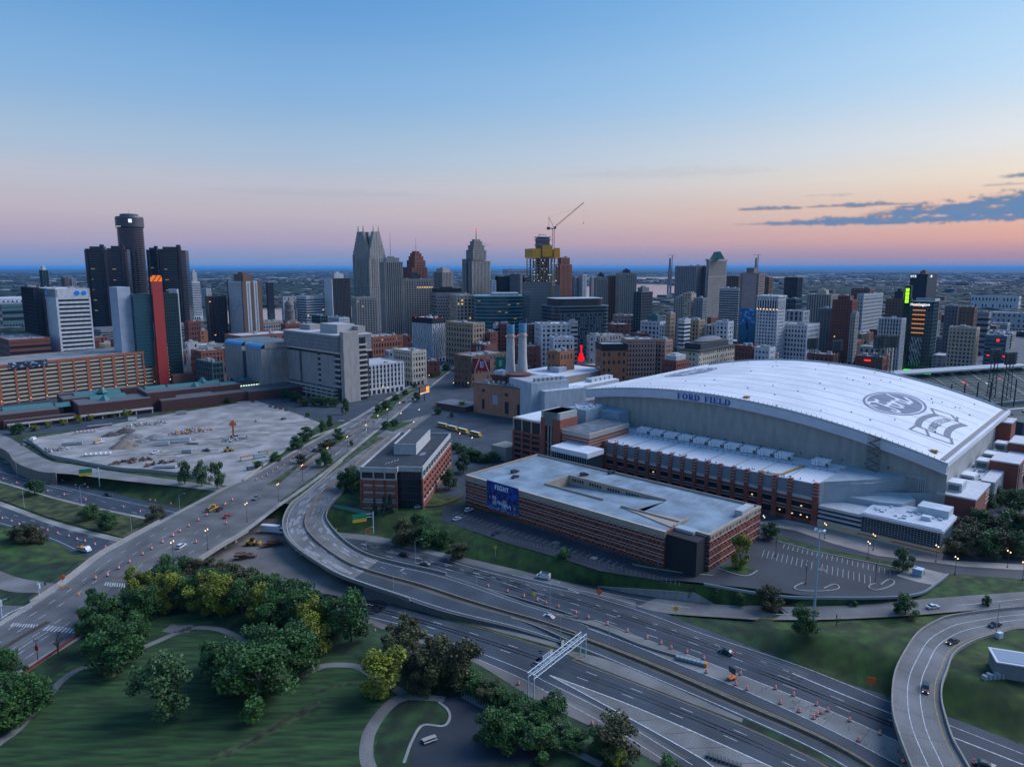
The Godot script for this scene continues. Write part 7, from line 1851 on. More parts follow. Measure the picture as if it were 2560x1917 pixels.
func build_power_plant() -> void:
	var b := V(12.7,0,-523.1)
	var a := V(-31.5,0,-571.2)
	var o := thing("steam_plant", "orange rendered steam plant with tall slot windows and a rounded corner", "building", a, -38)
	var len := a.distance_to(b); var h := 24.0
	var ob := paint([.42,.2,.125],.9, "streak", .03)
	var m := Mb.new()
	var poly := PackedVector2Array([V2(0,-40), V2(0,0), V2(len - 8,0)])
	for k in 6: poly.append(V2(len - 8 + sin(k * PI / 10) * 8,-8 + cos(k * PI / 10) * 8))
	poly.append(V2(len, -40)); m.prism(poly, 0, h); part("rendered_wall", m, ob, o)
	m.prism(PackedVector2Array([V2(-.2,-40.2), V2(-.2,.2), V2(len - 6,.2), V2(len + .2,-8), V2(len + .2,-40.2)]), h, h + .7, true); part("roof", m, paint([.13,.1,.09],.9, "soft", .05), o)
	for e in [[.14,.18,4,12],[.5,.56,3,12.5],[.69,.73,3.5,12],[.81,.85,3,12],[.14,.19,18,20.2],[.5,.55,17,19.4],[.82,.86,17,19.2]]:
		m.hx(e[0] * len, e[1] * len, e[2], e[3],-.3,.1); part("slot_window", m, glass_mat(), o)
	m.hx(.31 * len, .39 * len, 9,16.5,-.3,.12); part("blocked_window", m, paint([.3,.34,.38],.7), o)
	m.hx(8,22, h, h + 6,-30,-14); m.lathe(V(33, h, -18),[V2(10,0), V2(10,9), V2(0,9)],16); part("maroon_roof_houses", m, paint([.11,.035,.03],.85), o)
	m.hx(7,17, h + 6, h + 9,-28,-18); part("white_tank", m, wall_mat("white"), o)
	dice.seed = 3
	for k in 16: m.box(V(dice.randf_range(4, len - 4), h + 1.6, dice.randf_range(-12,-2)), V(1.6,1.8,1.6))
	stuff(part("roof_plant", m, paint([.34,.38,.4],.8), o))
	m.hx(-36,-4,0,4.4,-12,6); part("low_annex", m, paint([.1,.05,.045],.9), o)
	m.hx(-37,-3,4.4,4.9,-13,7); part("annex_roof", m, paint([.12,.13,.15],.85), o)
	var wa := thing("white_annex", "blank pale blue grey annex block right of the orange steam plant", "building", V(12.7,0,-523.1) + V(2,0,-4),30)
	m.hx(0,34,0,31,-34,0); m.hx(8,46,0,25,-6,6); part("blank_wall", m, paint([.5,.55,.6],.85, "streak", .03), wa)
	m.hx(.6,33.4,31,31.3,-33.4,-.6); part("roof", m, paint([.34,.36,.38],.9, "soft", .05), wa)
	for k in 7: m.box(V(6 + k * 4,32.6,-4), V(2.4,2.6,3))
	stuff(part("roof_plant", m, paint([.35,.37,.39],.85), wa))
	for e in [[1276,930,812,585.0, "left, slightly shorter"],[1306,922,809,580.0, "right, slightly farther"]]:
		var p := atv(e[0], e[1], e[3]); var tp := atv(e[0], e[2], e[3]).y
		var c := thing("chimney", "tall white concrete chimney with a blue top, the %s of the pair" % e[4], "chimney", V(p.x, 0, p.z),0, "white chimneys of the steam plant")
		m.lathe(Vector3.ZERO, [V2(4.9,0), V2(4.3, p.y), V2(3.6, p.y + 9), V2(3.15, tp - 7)],20); part("shaft", m, paint([.5,.5,.5],.85, "streak", .05), c)
		m.lathe(Vector3.ZERO, [V2(3.2, tp - 6.5), V2(3.2, tp), V2(2.2, tp), V2(2.2, tp - 2), V2(0, tp - 2)],20); part("blue_top", m, paint([.08,.27,.42],.7), c)
		m.lathe(Vector3.ZERO, [V2(3.25, tp - 10), V2(3.9, tp - 10), V2(3.9, tp - 9.6), V2(3.25, tp - 9.6)],16)
		for k in 14: m.bar(V(3.35, p.y + k * 3,0), V(3.35, p.y + k * 3 + 3,0),.15,3)
		part("platform_and_ladder", m, paint([.25,.25,.27],.7), c)
		for k in 2: m.box(V(-3.7 + 7.4 * k, tp - 9.4,1), V(.7,.7,.7))
		part("warning_lamps", m, glow("orange lamp", Color(1.0,.4,.2),1.2), c)
	var hall := thing("white_roofed_hall", "broad hall with a white membrane roof and sandy walls behind the stadium", "building", V(45,0,-655.2),47)
	m.hx(0,75,0,15,-55,0); part("sandy_wall", m, wall_mat("sand"), hall)
	m.hx(-.3,75.3,15,16,-55.3,.3); part("membrane_roof", m, white_roof(), hall)
	m.hx(-.3,0,3,10,-14,-3); part("dark_opening", m, glass_mat(), hall)
	m.hx(20,32,16,21,-30,-18); part("roof_house", m, paint([.36,.39,.42],.85), hall)
	var low := thing("white_service_block", "low pale service block between the hall and the stadium's left corner", "building", V(52.8,0,-605.8),47)
	m.hx(0,70,0,14,-16,0); part("wall", m, paint([.52,.56,.62],.85, "streak", .03), low)
	m.hx(.4,69.6,14,14.3,-15.6,-.4); part("roof", m, white_roof(), low)
	for k in 5: m.hx(34 + k * 7,39 + k * 7,14.3,17.5,-12,-5)
	part("air_units", m, paint([.5,.53,.55],.8), low)
func build_billboards() -> void:
	var im := Image.create(128,64, false, Image.FORMAT_RGB8); im.fill(Color(.62,.03,.1))
	for k in 64:
		im.fill_rect(Rect2i(18 + k / 2,63 - k, 7,1), Color(.85,.85,.88)); im.fill_rect(Rect2i(112 - k / 2,63 - k, 7,1), Color(.85,.85,.88))
	im.fill_rect(Rect2i(58,14,22,32), Color(.85,.87,.92)); im.fill_rect(Rect2i(62,18,14,24), Color(.2,.25,.5)); im.fill_rect(Rect2i(66,22,5,16), Color(.85,.87,.92)); im.fill_rect(Rect2i(96,6,24,4), Color(.9,.6,.6))
	var im2 := Image.create(64,64, false, Image.FORMAT_RGB8); im2.fill(Color(.02,.36,.26))
	for k in 6: im2.fill_rect(Rect2i(22,18 + k * 5,20 - (k * 7) % 9,2), Color(.7,.9,.82))
	for e in [["red", im, 1203,912,690.0,20.5,12.0, "large red billboard with white stripes on the brown brick corner building"],["green", im2,1252,908,672.0,10.5,12.5, "square green billboard with white print left of the chimneys"]]:
		var p := atv(e[2], e[3], e[4])
		var o := thing("billboard", e[7], "billboard", V(p.x, p.y - e[6] / 2, p.z),-25 if e[0] == "red" else 10)
		var sm := StandardMaterial3D.new(); sm.albedo_texture = ImageTexture.create_from_image(e[1]); sm.roughness = .6
		var q := QuadMesh.new(); q.size = V2(e[5], e[6]); part("printed_face", q, sm, o, V(0, e[6] / 2,.35))
		var m := Mb.new(); m.hx(-e[5] / 2 - .2, e[5] / 2 + .2,-.2, e[6] + .2,-.5,.3); part("panel", m, paint([.2,.2,.2],.8), o)
		for s in [-.3,.3]: m.bar(V(e[5] * s, 0,0), V(e[5] * s, -p.y + e[6] / 2,0),.3)
		part("posts", m, paint([.15,.14,.14],.7), o)
	var y := thing("wall_poster", "yellow printed poster on the brown brick corner building", "poster", V(-59.3,0,-782) + V(3.2,12.5,0),47)
	var m := Mb.new(); m.hx(-.1,.2,0,5,-6,6); part("yellow_sheet", m, paint([.45,.26,.05],.7), y)
	var g := thing("red_sculpture_sign", "tall glowing red guitar shaped sign among the low downtown roofs", "sign", atv(1453,895,760) - V(0,4,0),10)
	m.lathe(Vector3.ZERO, [V2(0,0), V2(3.6,1.5), V2(3.9,4), V2(2.2,6), V2(2.6,8.2), V2(.9,9.6), V2(.8,15), V2(1.4,15.5), V2(1.2,18), V2(0,18)],14,1,.3); part("guitar_body", m, glow("red guitar", Color(1.0,.04,.05),.9), g)
	var v := thing("video_board", "lit video billboard on a post beside the avenue", "billboard", V(-77.8,0,-619.1),60)
	m.bar(V(0,0,0), V(0,8,0),.5,8); part("post", m, paint([.05,.05,.06],.6), v)
	m.hx(-7,7,8,13.5,-.6,.5); part("cabinet", m, paint([.04,.04,.05],.6), v)
	m.hx(-6.6,2,8.6,13,.5,.6); part("screen", m, glow("screen warm", Color(.55,.3,.22),.5), v)
	m.hx(2,6.6,8.6,13,.5,.6); part("screen", m, glow("screen amber", Color(1.0,.75,.4),.7), v)
	m.hx(-6.6,6.6,7.6,8.0,.4,.8); part("lamp_bar", m, glow("screen bar", Color(1.0,.85,.7),1.4), v)
func build_ballpark() -> void:
	var o := thing("ballpark", "open ballpark with dark green raked stands and steel light towers", "ballpark", atv(2460,985,560) * V(1,0,1),20)
	var dk := paint([.02,.04,.045],.8); var seat := paint([.018,.05,.05],.8, "soft", .1)
	for k in 7:
		var m := Mb.new(); var x0 := -66.0 + k * 22; m.quad(V(x0,12,10), V(x0 + 20,12,10), V(x0 + 21,30,-32), V(x0 + 1,30,-32)); m.quad(V(x0,3,32), V(x0 + 20,3,32), V(x0 + 20,9,12), V(x0,9,12)); part("seating_bank", m, seat, o)
		for r in 12: m.box(V(x0 + 10.5,12.8 + r * 1.5,8.2 - r * 3.5), V(19.4,.25,.7))
		stuff(part("seat_rows", m, paint([.03,.075,.075],.7), o))
		m.quad(V(x0 + 20,12.1,10), V(x0 + 21,12.1,10), V(x0 + 22,30.1,-32), V(x0 + 21,30.1,-32)); part("aisle", m, paint([.2,.24,.25],.8), o)
	var m := Mb.new(); m.hx(-70,92,9.2,12,9,12); m.hx(-70,92,5,5.5,30,34); part("concourse_rail", m, paint([.13,.17,.18],.7), o)
	m.hx(-72,92,31.5,32.8,-42,-26); part("canopy", m, paint([.3,.33,.36],.7), o)
	for k in 12: m.bar(V(-68 + k * 14,0,14), V(-68 + k * 14,30,14),.5); m.bar(V(-68 + k * 14,0,-34), V(-68 + k * 14,32,-34),.5); m.bar(V(-68 + k * 14,20,14), V(-68 + k * 14 + 7,31,-26),.25)
	part("steel_frame", m, dk, o)
	m.hx(-40,110,0,9,40,60); m.hx(-10,120,10,11,38,66); m.hx(0,110,0,5,66,80); part("outer_concourse", m, paint([.05,.065,.075],.8, "soft", .05), o)
	m.hx(-30,110,12.5,13.2,36,39); part("pale_beam", m, paint([.32,.36,.4],.7), o)
	for k in 2: m.hx(-4 + k * 34,4 + k * 34,10.2,10.9,35.6,36)
	part("concourse_tubes", m, glow("tube", Color(1.0,.95,.7),1.4), o)
	m.bar(V(-70,0,38), V(-70,24,38),.45,8); part("yellow_foul_pole", m, paint([.55,.42,.02],.6), o)
	m.hx(-88,-72,0,18,10,30); m.hx(-105,-98,0,14,20,26); part("brick_gate", m, brick(), o)
	m.hx(-92,110,.4,.6,-26,40); part("field", m, grass_mat(), o)
	var k := 0
	for e in [[2202,940,560.0,838],[2233,940,570.0,838],[2033,905,660.0,845],[2094,905,665.0,850],[2492,915,560.0,872],[2530,930,560.0,880]]:
		var p := atv(e[0], e[3], e[2])
		var t := thing("light_tower", "dark lattice stadium light tower, %s along the ballpark skyline" % ["third from the left", "fourth from the left", "leftmost", "second from the left", "fifth from the left", "rightmost"][k], "light tower", V(p.x, 0, p.z),20, "ballpark light towers")
		k += 1
		for s in [-1,1]:
			for z in [-1,1]: m.bar(V(2.6 * s, 0,2 * z), V(1.8 * s, p.y, 1 * z),.3)
		for j in int(p.y / 4): m.bar(V(-2.2, j * 4,1.5), V(2.2, j * 4 + 4,1.5),.2,3); m.bar(V(2.2, j * 4,-1.5), V(-2.2, j * 4 + 4,-1.5),.2,3)
		part("lattice", m, dk, t)
		m.hx(-6,6, p.y - 10, p.y, -.6,.6)
		for j in 4: m.hx(-6.2,6.2, p.y - 9.4 + j * 2.5, p.y - 8.2 + j * 2.5,.4,1.2)
		part("lamp_rack", m, paint([.03,.045,.055],.6), t)
func build_bridge_pylons() -> void:
	for e in [[1674,702,638,3700.0, "left"],[1889,690,637,3700.0, "right"]]:
		var p := atv(e[0], e[1], e[3]); var top := atv(e[0], e[2], e[3]).y
		var o := thing("bridge_pylon", "tall unfinished bridge pylon with cranes on the far skyline, the %s one" % e[4], "pylon", V(p.x, 0, p.z),30, "bridge pylons on the far skyline")
		var m := Mb.new(); m.bar(V(-9,0,0), V(-3, top * .7,0),5,4,4); m.bar(V(9,0,0), V(3, top * .7,0),5,4,4); m.bar(V(0, top * .68,0), V(0, top * .92,0),5.5,4,4.5); part("legs", m, paint([.12,.13,.16],.8), o)
		m.bar(V(14,0,0), V(14, top, 0),1.8); m.bar(V(-20, top, 0), V(34, top, 0),1.3); part("crane", m, paint([.14,.12,.12],.8), o)

const WOODS := [
	["in the wood's shaded middle", [[-130,-246,9,10, "g"],[-123,-244,10,10, "g"],[-116,-243,10,11, "b"],[-110,-240,10,11, "g"],[-103,-239,10,11, "g"],[-96,-237,11,11, "b"],[-89,-235,11,11, "g"],[-78,-211,11,11, "g"],[-83,-233,11,11, "g"],[-75,-217,11,11, "g"],[-76,-230,11,11, "g"],[-71,-226,11,11, "g"]]],
	["in the thick of the freeway hedge", [[-13,-184,6,7, "g"],[-9,-180,5,7, "g"],[-6,-177,6,7, "b"],[-3,-175,5,7, "g"],[1,-171,6,7, "g"],[5,-168,5,7, "g"],[9,-166,6,7, "l"]]],
	["in the wood's back row", [[-134,-258,8,8, "g"],[-127,-258,8,9, "g"],[-122,-257,7,8, "b"],[-114,-255,8,8, "b"],[-107,-251,8,9, "b"],[-102,-249,8,9, "b"],[-95,-246,8,10, "b"],[-88,-245,8,10, "b"],[-81,-244,8,9, "b"],[-74,-240,8,9, "b"]]],
	["in the wood's front row", [[-135,-240,12,10, "y"],[-126,-234,11,9, "y"],[-119,-230,13,12, "y"],[-113,-230,12,10, "g"],[-106,-229,13,11, "y"],[-98,-226,14,13, "y"],[-92,-226,13,12, "g"],[-84,-222,13,12, "y"],[-78,-222,13,12, "g"],[-69,-214,14,13, "g"],[-65,-212,12,11, "y"]]],
	["between the avenue and the curved footpath", [[-138,-214,9,8, "g"],[-146,-231,7,4, "l"],[-138,-222,10,9, "g"],[-127,-203,11,11, "g"],[-131,-216,11,11, "g"],[-115,-192,15,16, "g"],[-128,-221,11,11, "g"],[-119,-208,10,10, "g"],[-123,-222,12,10, "g"]]],
	["by the lower left pavement", [[-139,-201,9,8, "x"],[-142,-218,9,6, "x"]]],
	["at the lower left corner of the park", [[-137,-174,10,11, "g"],[-149,-191,8,9, "g"],[-130,-165,10,12, "g"],[-143,-186,9,9, "g"],[-130,-171,11,12, "g"],[-128,-175,8,9, "g"]]],
	["on the park lawn", [[-92,-171,17,15, "l"],[-87,-191,10,9, "g"],[-81,-185,13,13, "g"],[-75,-181,14,13, "g"],[-68,-174,16,18, "g"],[-76,-199,10,12, "g"],[-64,-190,14,16, "g"],[-60,-202,11,10, "y"]]],
	["by the park's right footpath", [[-68,-180,16,15, "g"],[-63,-194,13,14, "g"],[-67,-214,12,12, "y"],[-63,-218,12,11, "y"],[-58,-214,13,11, "g"],[-51,-209,17,13, "g"],[-36,-180,14,14, "y"]]],
	["in the clump by the near carriageway", [[-34,-198,12,11, "b"],[-33,-204,11,9, "b"],[-27,-192,12,12, "b"],[-24,-183,12,12, "b"],[-21,-187,13,13, "b"],[-15,-185,13,12, "b"]]],
	["in the freeway hedge", [[-11,-182,5,7, "l"],[-7,-179,5,7, "g"],[-4,-176,5,7, "b"],[-1,-173,5,7, "g"],[3,-170,5,7, "g"],[7,-167,6,7, "g"],[11,-167,9,7, "g"]]],
	["along the bottom edge", [[-5,-159,9,9, "g"],[-2,-159,9,10, "g"],[1,-160,8,10, "g"],[4,-167,6,8, "g"],[7,-163,6,8, "g"],[7,-156,7,10, "g"],[12,-161,5,7, "l"],[15,-158,5,7, "g"],[22,-157,7,8, "g"],[25,-156,11,12, "b"],[25,-152,5,5, "y"],[37,-150,6,7, "g"]]],
	["between the sunken carriageways", [[-261,-373,9,11, "g"],[-209,-335,8,10, "g"],[-193,-323,9,10, "g"],[-173,-329,9,10, "b"]]],
	["in the thicket on the bank left of the bridge", [[-216,-295,6,9, "b"],[-210,-292,7,11, "b"],[-207,-294,6,8, "b"]]],
	["of the three beside the construction site", [[-179,-374,13,8, "l"],[-168,-370,13,8, "l"],[-158,-366,14,8, "l"]]],
	["along the brick market pavement", [[-355,-493,7,8, "g"],[-351,-493,8,8, "g"],[-347,-503,5,6, "y"],[-344,-514,5,5, "y"],[-338,-522,5,5, "y"],[-331,-529,7,6, "y"],[-327,-538,5,5, "y"],[-322,-547,5,5, "y"],[-316,-551,5,5, "y"],[-304,-548,8,7, "y"],[-290,-610,5,6, "g"],[-282,-604,6,9, "g"],[-267,-610,8,7, "g"],[-249,-610,5,5, "g"]]],
	["beside the concrete courthouse", [[-218,-639,8,9, "g"],[-207,-633,9,10, "g"],[-195,-621,8,9, "g"],[-188,-614,7,8, "g"],[-178,-595,8,9, "b"],[-169,-598,8,10, "g"],[-163,-598,8,9, "g"],[-156,-593,9,9, "g"],[-151,-595,8,8, "g"],[-135,-563,13,7, "g"]]],
	["along the site side of the avenue", [[-151,-407,4,7, "g"],[-145,-422,5,8, "g"],[-141,-452,8,9, "g"],[-141,-474,10,11, "g"],[-162,-550,4,4, "g"],[-135,-493,10,5, "l"],[-134,-509,10,5, "l"]]],
	["on the avenue median", [[-128,-417,5,7, "b"],[-122,-447,5,9, "b"],[-121,-459,5,10, "b"],[-120,-477,8,9, "g"],[-109,-568,7,7, "g"],[-106,-585,7,9, "g"],[-104,-622,6,8, "g"],[-100,-651,5,7, "g"],[-96,-690,5,6, "g"],[-86,-757,6,7, "g"],[-81,-774,5,6, "g"],[-76,-814,7,8, "g"]]],
	["near the avenue junction", [[-112,-410,10,11, "g"],[-107,-459,4,3, "l"],[-93,-510,6,7, "g"],[-88,-519,5,7, "g"],[-112,-675,6,9, "g"],[-85,-619,8,8, "g"],[-60,-563,5,7, "g"],[-48,-552,4,4, "g"],[-41,-578,8,8, "y"]]],
	["round the brick office block", [[-90,-366,9,9, "g"],[-85,-364,12,12, "g"],[-66,-326,9,5, "c"],[-61,-326,10,6, "c"],[-59,-329,9,5, "c"],[-48,-304,12,13, "b"],[-43,-310,9,9, "g"],[-38,-302,10,12, "g"],[-30,-300,7,8, "g"],[-34,-365,11,9, "l"],[-23,-288,7,10, "b"],[-28,-396,11,8, "l"],[-26,-425,6,9, "g"],[-22,-425,6,9, "g"]]],
	["in the row behind the brick office block", [[-37,-450,5,8, "g"],[-32,-441,5,8, "g"],[-25,-430,6,8, "g"],[-21,-421,6,8, "g"],[-16,-418,6,8, "g"],[-11,-421,6,8, "g"]]],
	["on the bank below the parking garage", [[21,-276,5,7, "g"],[63,-267,9,4, "g"],[67,-250,5,3, "b"],[74,-264,8,5, "g"],[77,-249,6,7, "g"],[84,-245,5,6, "g"],[90,-265,13,8, "y"],[93,-240,9,9, "b"],[99,-244,5,5, "b"]]],
	["round the stadium car park", [[113,-295,8,8, "g"],[122,-238,2,4, "g"],[153,-262,9,8, "l"]]],
	["beside the rising slip road", [[95,-215,9,8, "g"],[110,-224,5,5, "x"],[136,-229,7,8, "g"],[167,-234,4,3, "g"]]],
	["in the grove right of the stadium", [[183,-276,11,12, "b"],[197,-294,11,11, "b"],[192,-281,12,12, "b"],[206,-299,12,12, "g"],[194,-275,11,12, "g"],[210,-296,12,12, "b"],[201,-276,12,12, "b"],[217,-296,12,12, "g"],[206,-275,11,11, "g"],[222,-294,12,11, "b"],[212,-277,11,11, "g"]]],
	["by the stadium's brick right flank", [[216,-324,9,10, "g"],[230,-331,9,10, "g"],[243,-341,10,10, "g"],[244,-331,10,10, "g"],[255,-340,8,9, "g"]]],
	["in the park behind the stadium roof", [[341,-914,10,12, "g"],[357,-908,12,14, "g"],[365,-902,14,16, "g"],[387,-926,14,17, "g"],[428,-1019,14,16, "g"],[406,-938,14,17, "g"],[458,-1050,14,16, "g"],[428,-957,14,17, "g"],[482,-1065,14,16, "g"],[439,-951,14,17, "g"],[500,-1065,14,16, "g"],[467,-977,14,16, "g"],[493,-1005,13,15, "g"],[520,-1042,11,12, "g"]]],
	["among the low downtown blocks", [[-235,-676,6,9, "g"],[-201,-946,7,10, "g"],[-191,-992,9,12, "g"],[-173,-965,8,11, "g"],[-157,-952,7,10, "g"],[-76,-810,8,9, "g"]]],
	["by the theatre quarter", [[34,-965,8,10, "g"],[39,-965,9,12, "g"],[42,-892,8,10, "g"],[90,-965,8,10, "g"],[137,-819,8,12, "g"],[150,-829,8,12, "g"]]],
]
const BARRELS := [
	["on the far carriageway's left edge", -6,[4.5,-251.8,9.5,-248.9,12.6,-246.3,17.0,-243.5,23.0,-238.9,27.1,-235.3,33.3,-230.7,39.5,-225.9,45.4,-221.4,49.4,-217.9,52.1,-215.1,56.6,-212.3,61.1,-208.6,70.0,-200.0]],
	["on the closed concrete lane", -6,[59.8,-201.0,66.9,-194.5,69.4,-192.0,78.0,-192.5,76.7,-185.3,82.0,-189.2,80.6,-181.5,83.4,-178.5,86.8,-184.6,84.9,-179.7,86.5,-180.8,88.8,-181.9]],
	["at the closed lane's lower end", -6,[92.8,-177.4,91.3,-169.1,98.3,-171.9,105.8,-178.6,98.6,-161.1]],
	["by the far carriageway's upper end", -6,[-9.4,-260.6,-1.7,-256.2,4.5,-252.0,9.4,-248.8,12.5,-246.3,16.9,-243.5]],
	["under the flyover's foot", -6,[-46.9,-225.7,-36.2,-245.2,-30.4,-248.9]],
	["on the near carriageway shoulder", -6,[1.9,-194.8,11.1,-186.4,21.8,-175.8]],
	["on the far sunken carriageway", -6,[-299.7,-403.0,-286.1,-394.8,-283.6,-412.4,-258.6,-379.8,-262.6,-399.5,-245.5,-373.6,-249.3,-390.4,-228.5,-364.8,-239.8,-386.1,-201.8,-352.8,-189.6,-346.0,-193.6,-364.1,-190.4,-363.1,-179.8,-358.4]],
	["on the near sunken carriageway", -6,[-252.9,-336.2,-245.5,-332.2,-239.0,-328.2,-225.0,-320.5,-220.0,-320.1,-212.9,-316.4,-205.5,-312.8,-199.3,-308.9,-194.3,-306.6,-187.5,-302.8,-181.0,-299.7]],
	["on the bridge deck", .2,[-151.7,-283.1,-150.6,-290.5,-149.6,-298.1,-148.8,-303.0,-147.9,-309.5,-136.3,-290.3,-146.8,-317.3,-145.8,-324.0,-143.3,-339.1,-132.2,-313.2,-142.3,-346.2]],
	["on the avenue by the crossing", .2,[-158.5,-254.3,-155.3,-256.8,-154.7,-263.4,-153.6,-269.4,-152.4,-277.2,-151.6,-283.0,-150.5,-290.2,-149.6,-297.7,-148.9,-302.9,-136.1,-290.2]],
	["on the avenue beyond the bridge", .2,[-143.3,-340.2,-132.3,-313.3,-142.3,-346.4,-142.6,-381.3,-140.5,-384.6,-139.7,-390.3,-138.9,-397.2,-138.6,-404.4,-136.4,-410.6,-135.4,-419.6,-135.7,-427.6,-135.8,-438.8,-132.9,-441.6,-132.4,-449.0]],
	["across the avenue at the far junction", .2,[-124.9,-536.5,-117.5,-534.4,-112.8,-534.4,-110.1,-535.7,-106.8,-535.7,-79.2,-512.4,-76.4,-511.2]],
]
const LAMPS := [
	["on the avenue", .2,9, "lit", [-123.5,-315.8,-118.5,-345.7,-116.4,-380.5,-112.1,-418.6,-106.8,-447.8,-101.9,-482.9,-99.2,-513.9,-96.5,-538.2,-91.0,-564.8]],
	["on the bridge", .2,9, "lit", [-135.8,-269.3,-127.6,-282.3]],
	["along the stadium promenade", 0,7, "lit", [113.2,-304.6,136.7,-295.1,145.2,-274.0,151.5,-282.3,170.8,-270.4,171.4,-258.8,195.8,-264.8,193.9,-253.7]],
	["left of the stadium", 0,8, "lit", [-84.5,-528.7,-70.6,-497.9,-72.4,-542.5,-56.3,-673.2,-34.9,-462.4,-42.3,-673.2,-26.0,-450.1]],
	["beside the market garage", 0,8, "lit", [-290.2,-693.3,-256.4,-669.9,-247.2,-660.4,-245.1,-666.7]],
	["by the courthouse streets", 0,8, "lit", [-247.3,-645.0,-233.4,-633.2,-212.4,-639.1,-131.5,-639.1,-120.4,-651.1,-114.5,-645.0,-105.7,-718.3,-89.4,-711.0,-85.3,-722.0]],
	["in the garage car park", 0,9, "banner", [13.0,-285.9,28.2,-273.0,43.5,-261.2,54.9,-252.2,108.3,-275.9]],
	["in the stadium car park", 0,9, "banner", [110.0,-249.9,136.7,-251.2]],
	["along the freeway", -6,10, "arm", [-64.2,-296.5,-44.6,-250.8,-40.7,-282.6,-13.3,-250.8]],
	["down the paved median", -6,10, "arm", [13.8,-241.1,16.0,-218.0,31.9,-216.2]],
	["by the sunken freeway at left", -6,10, "arm", [-295.4,-408.8,-252.4,-351.7,-227.3,-359.0,-177.1,-314.6,-167.9,-343.3]],
]
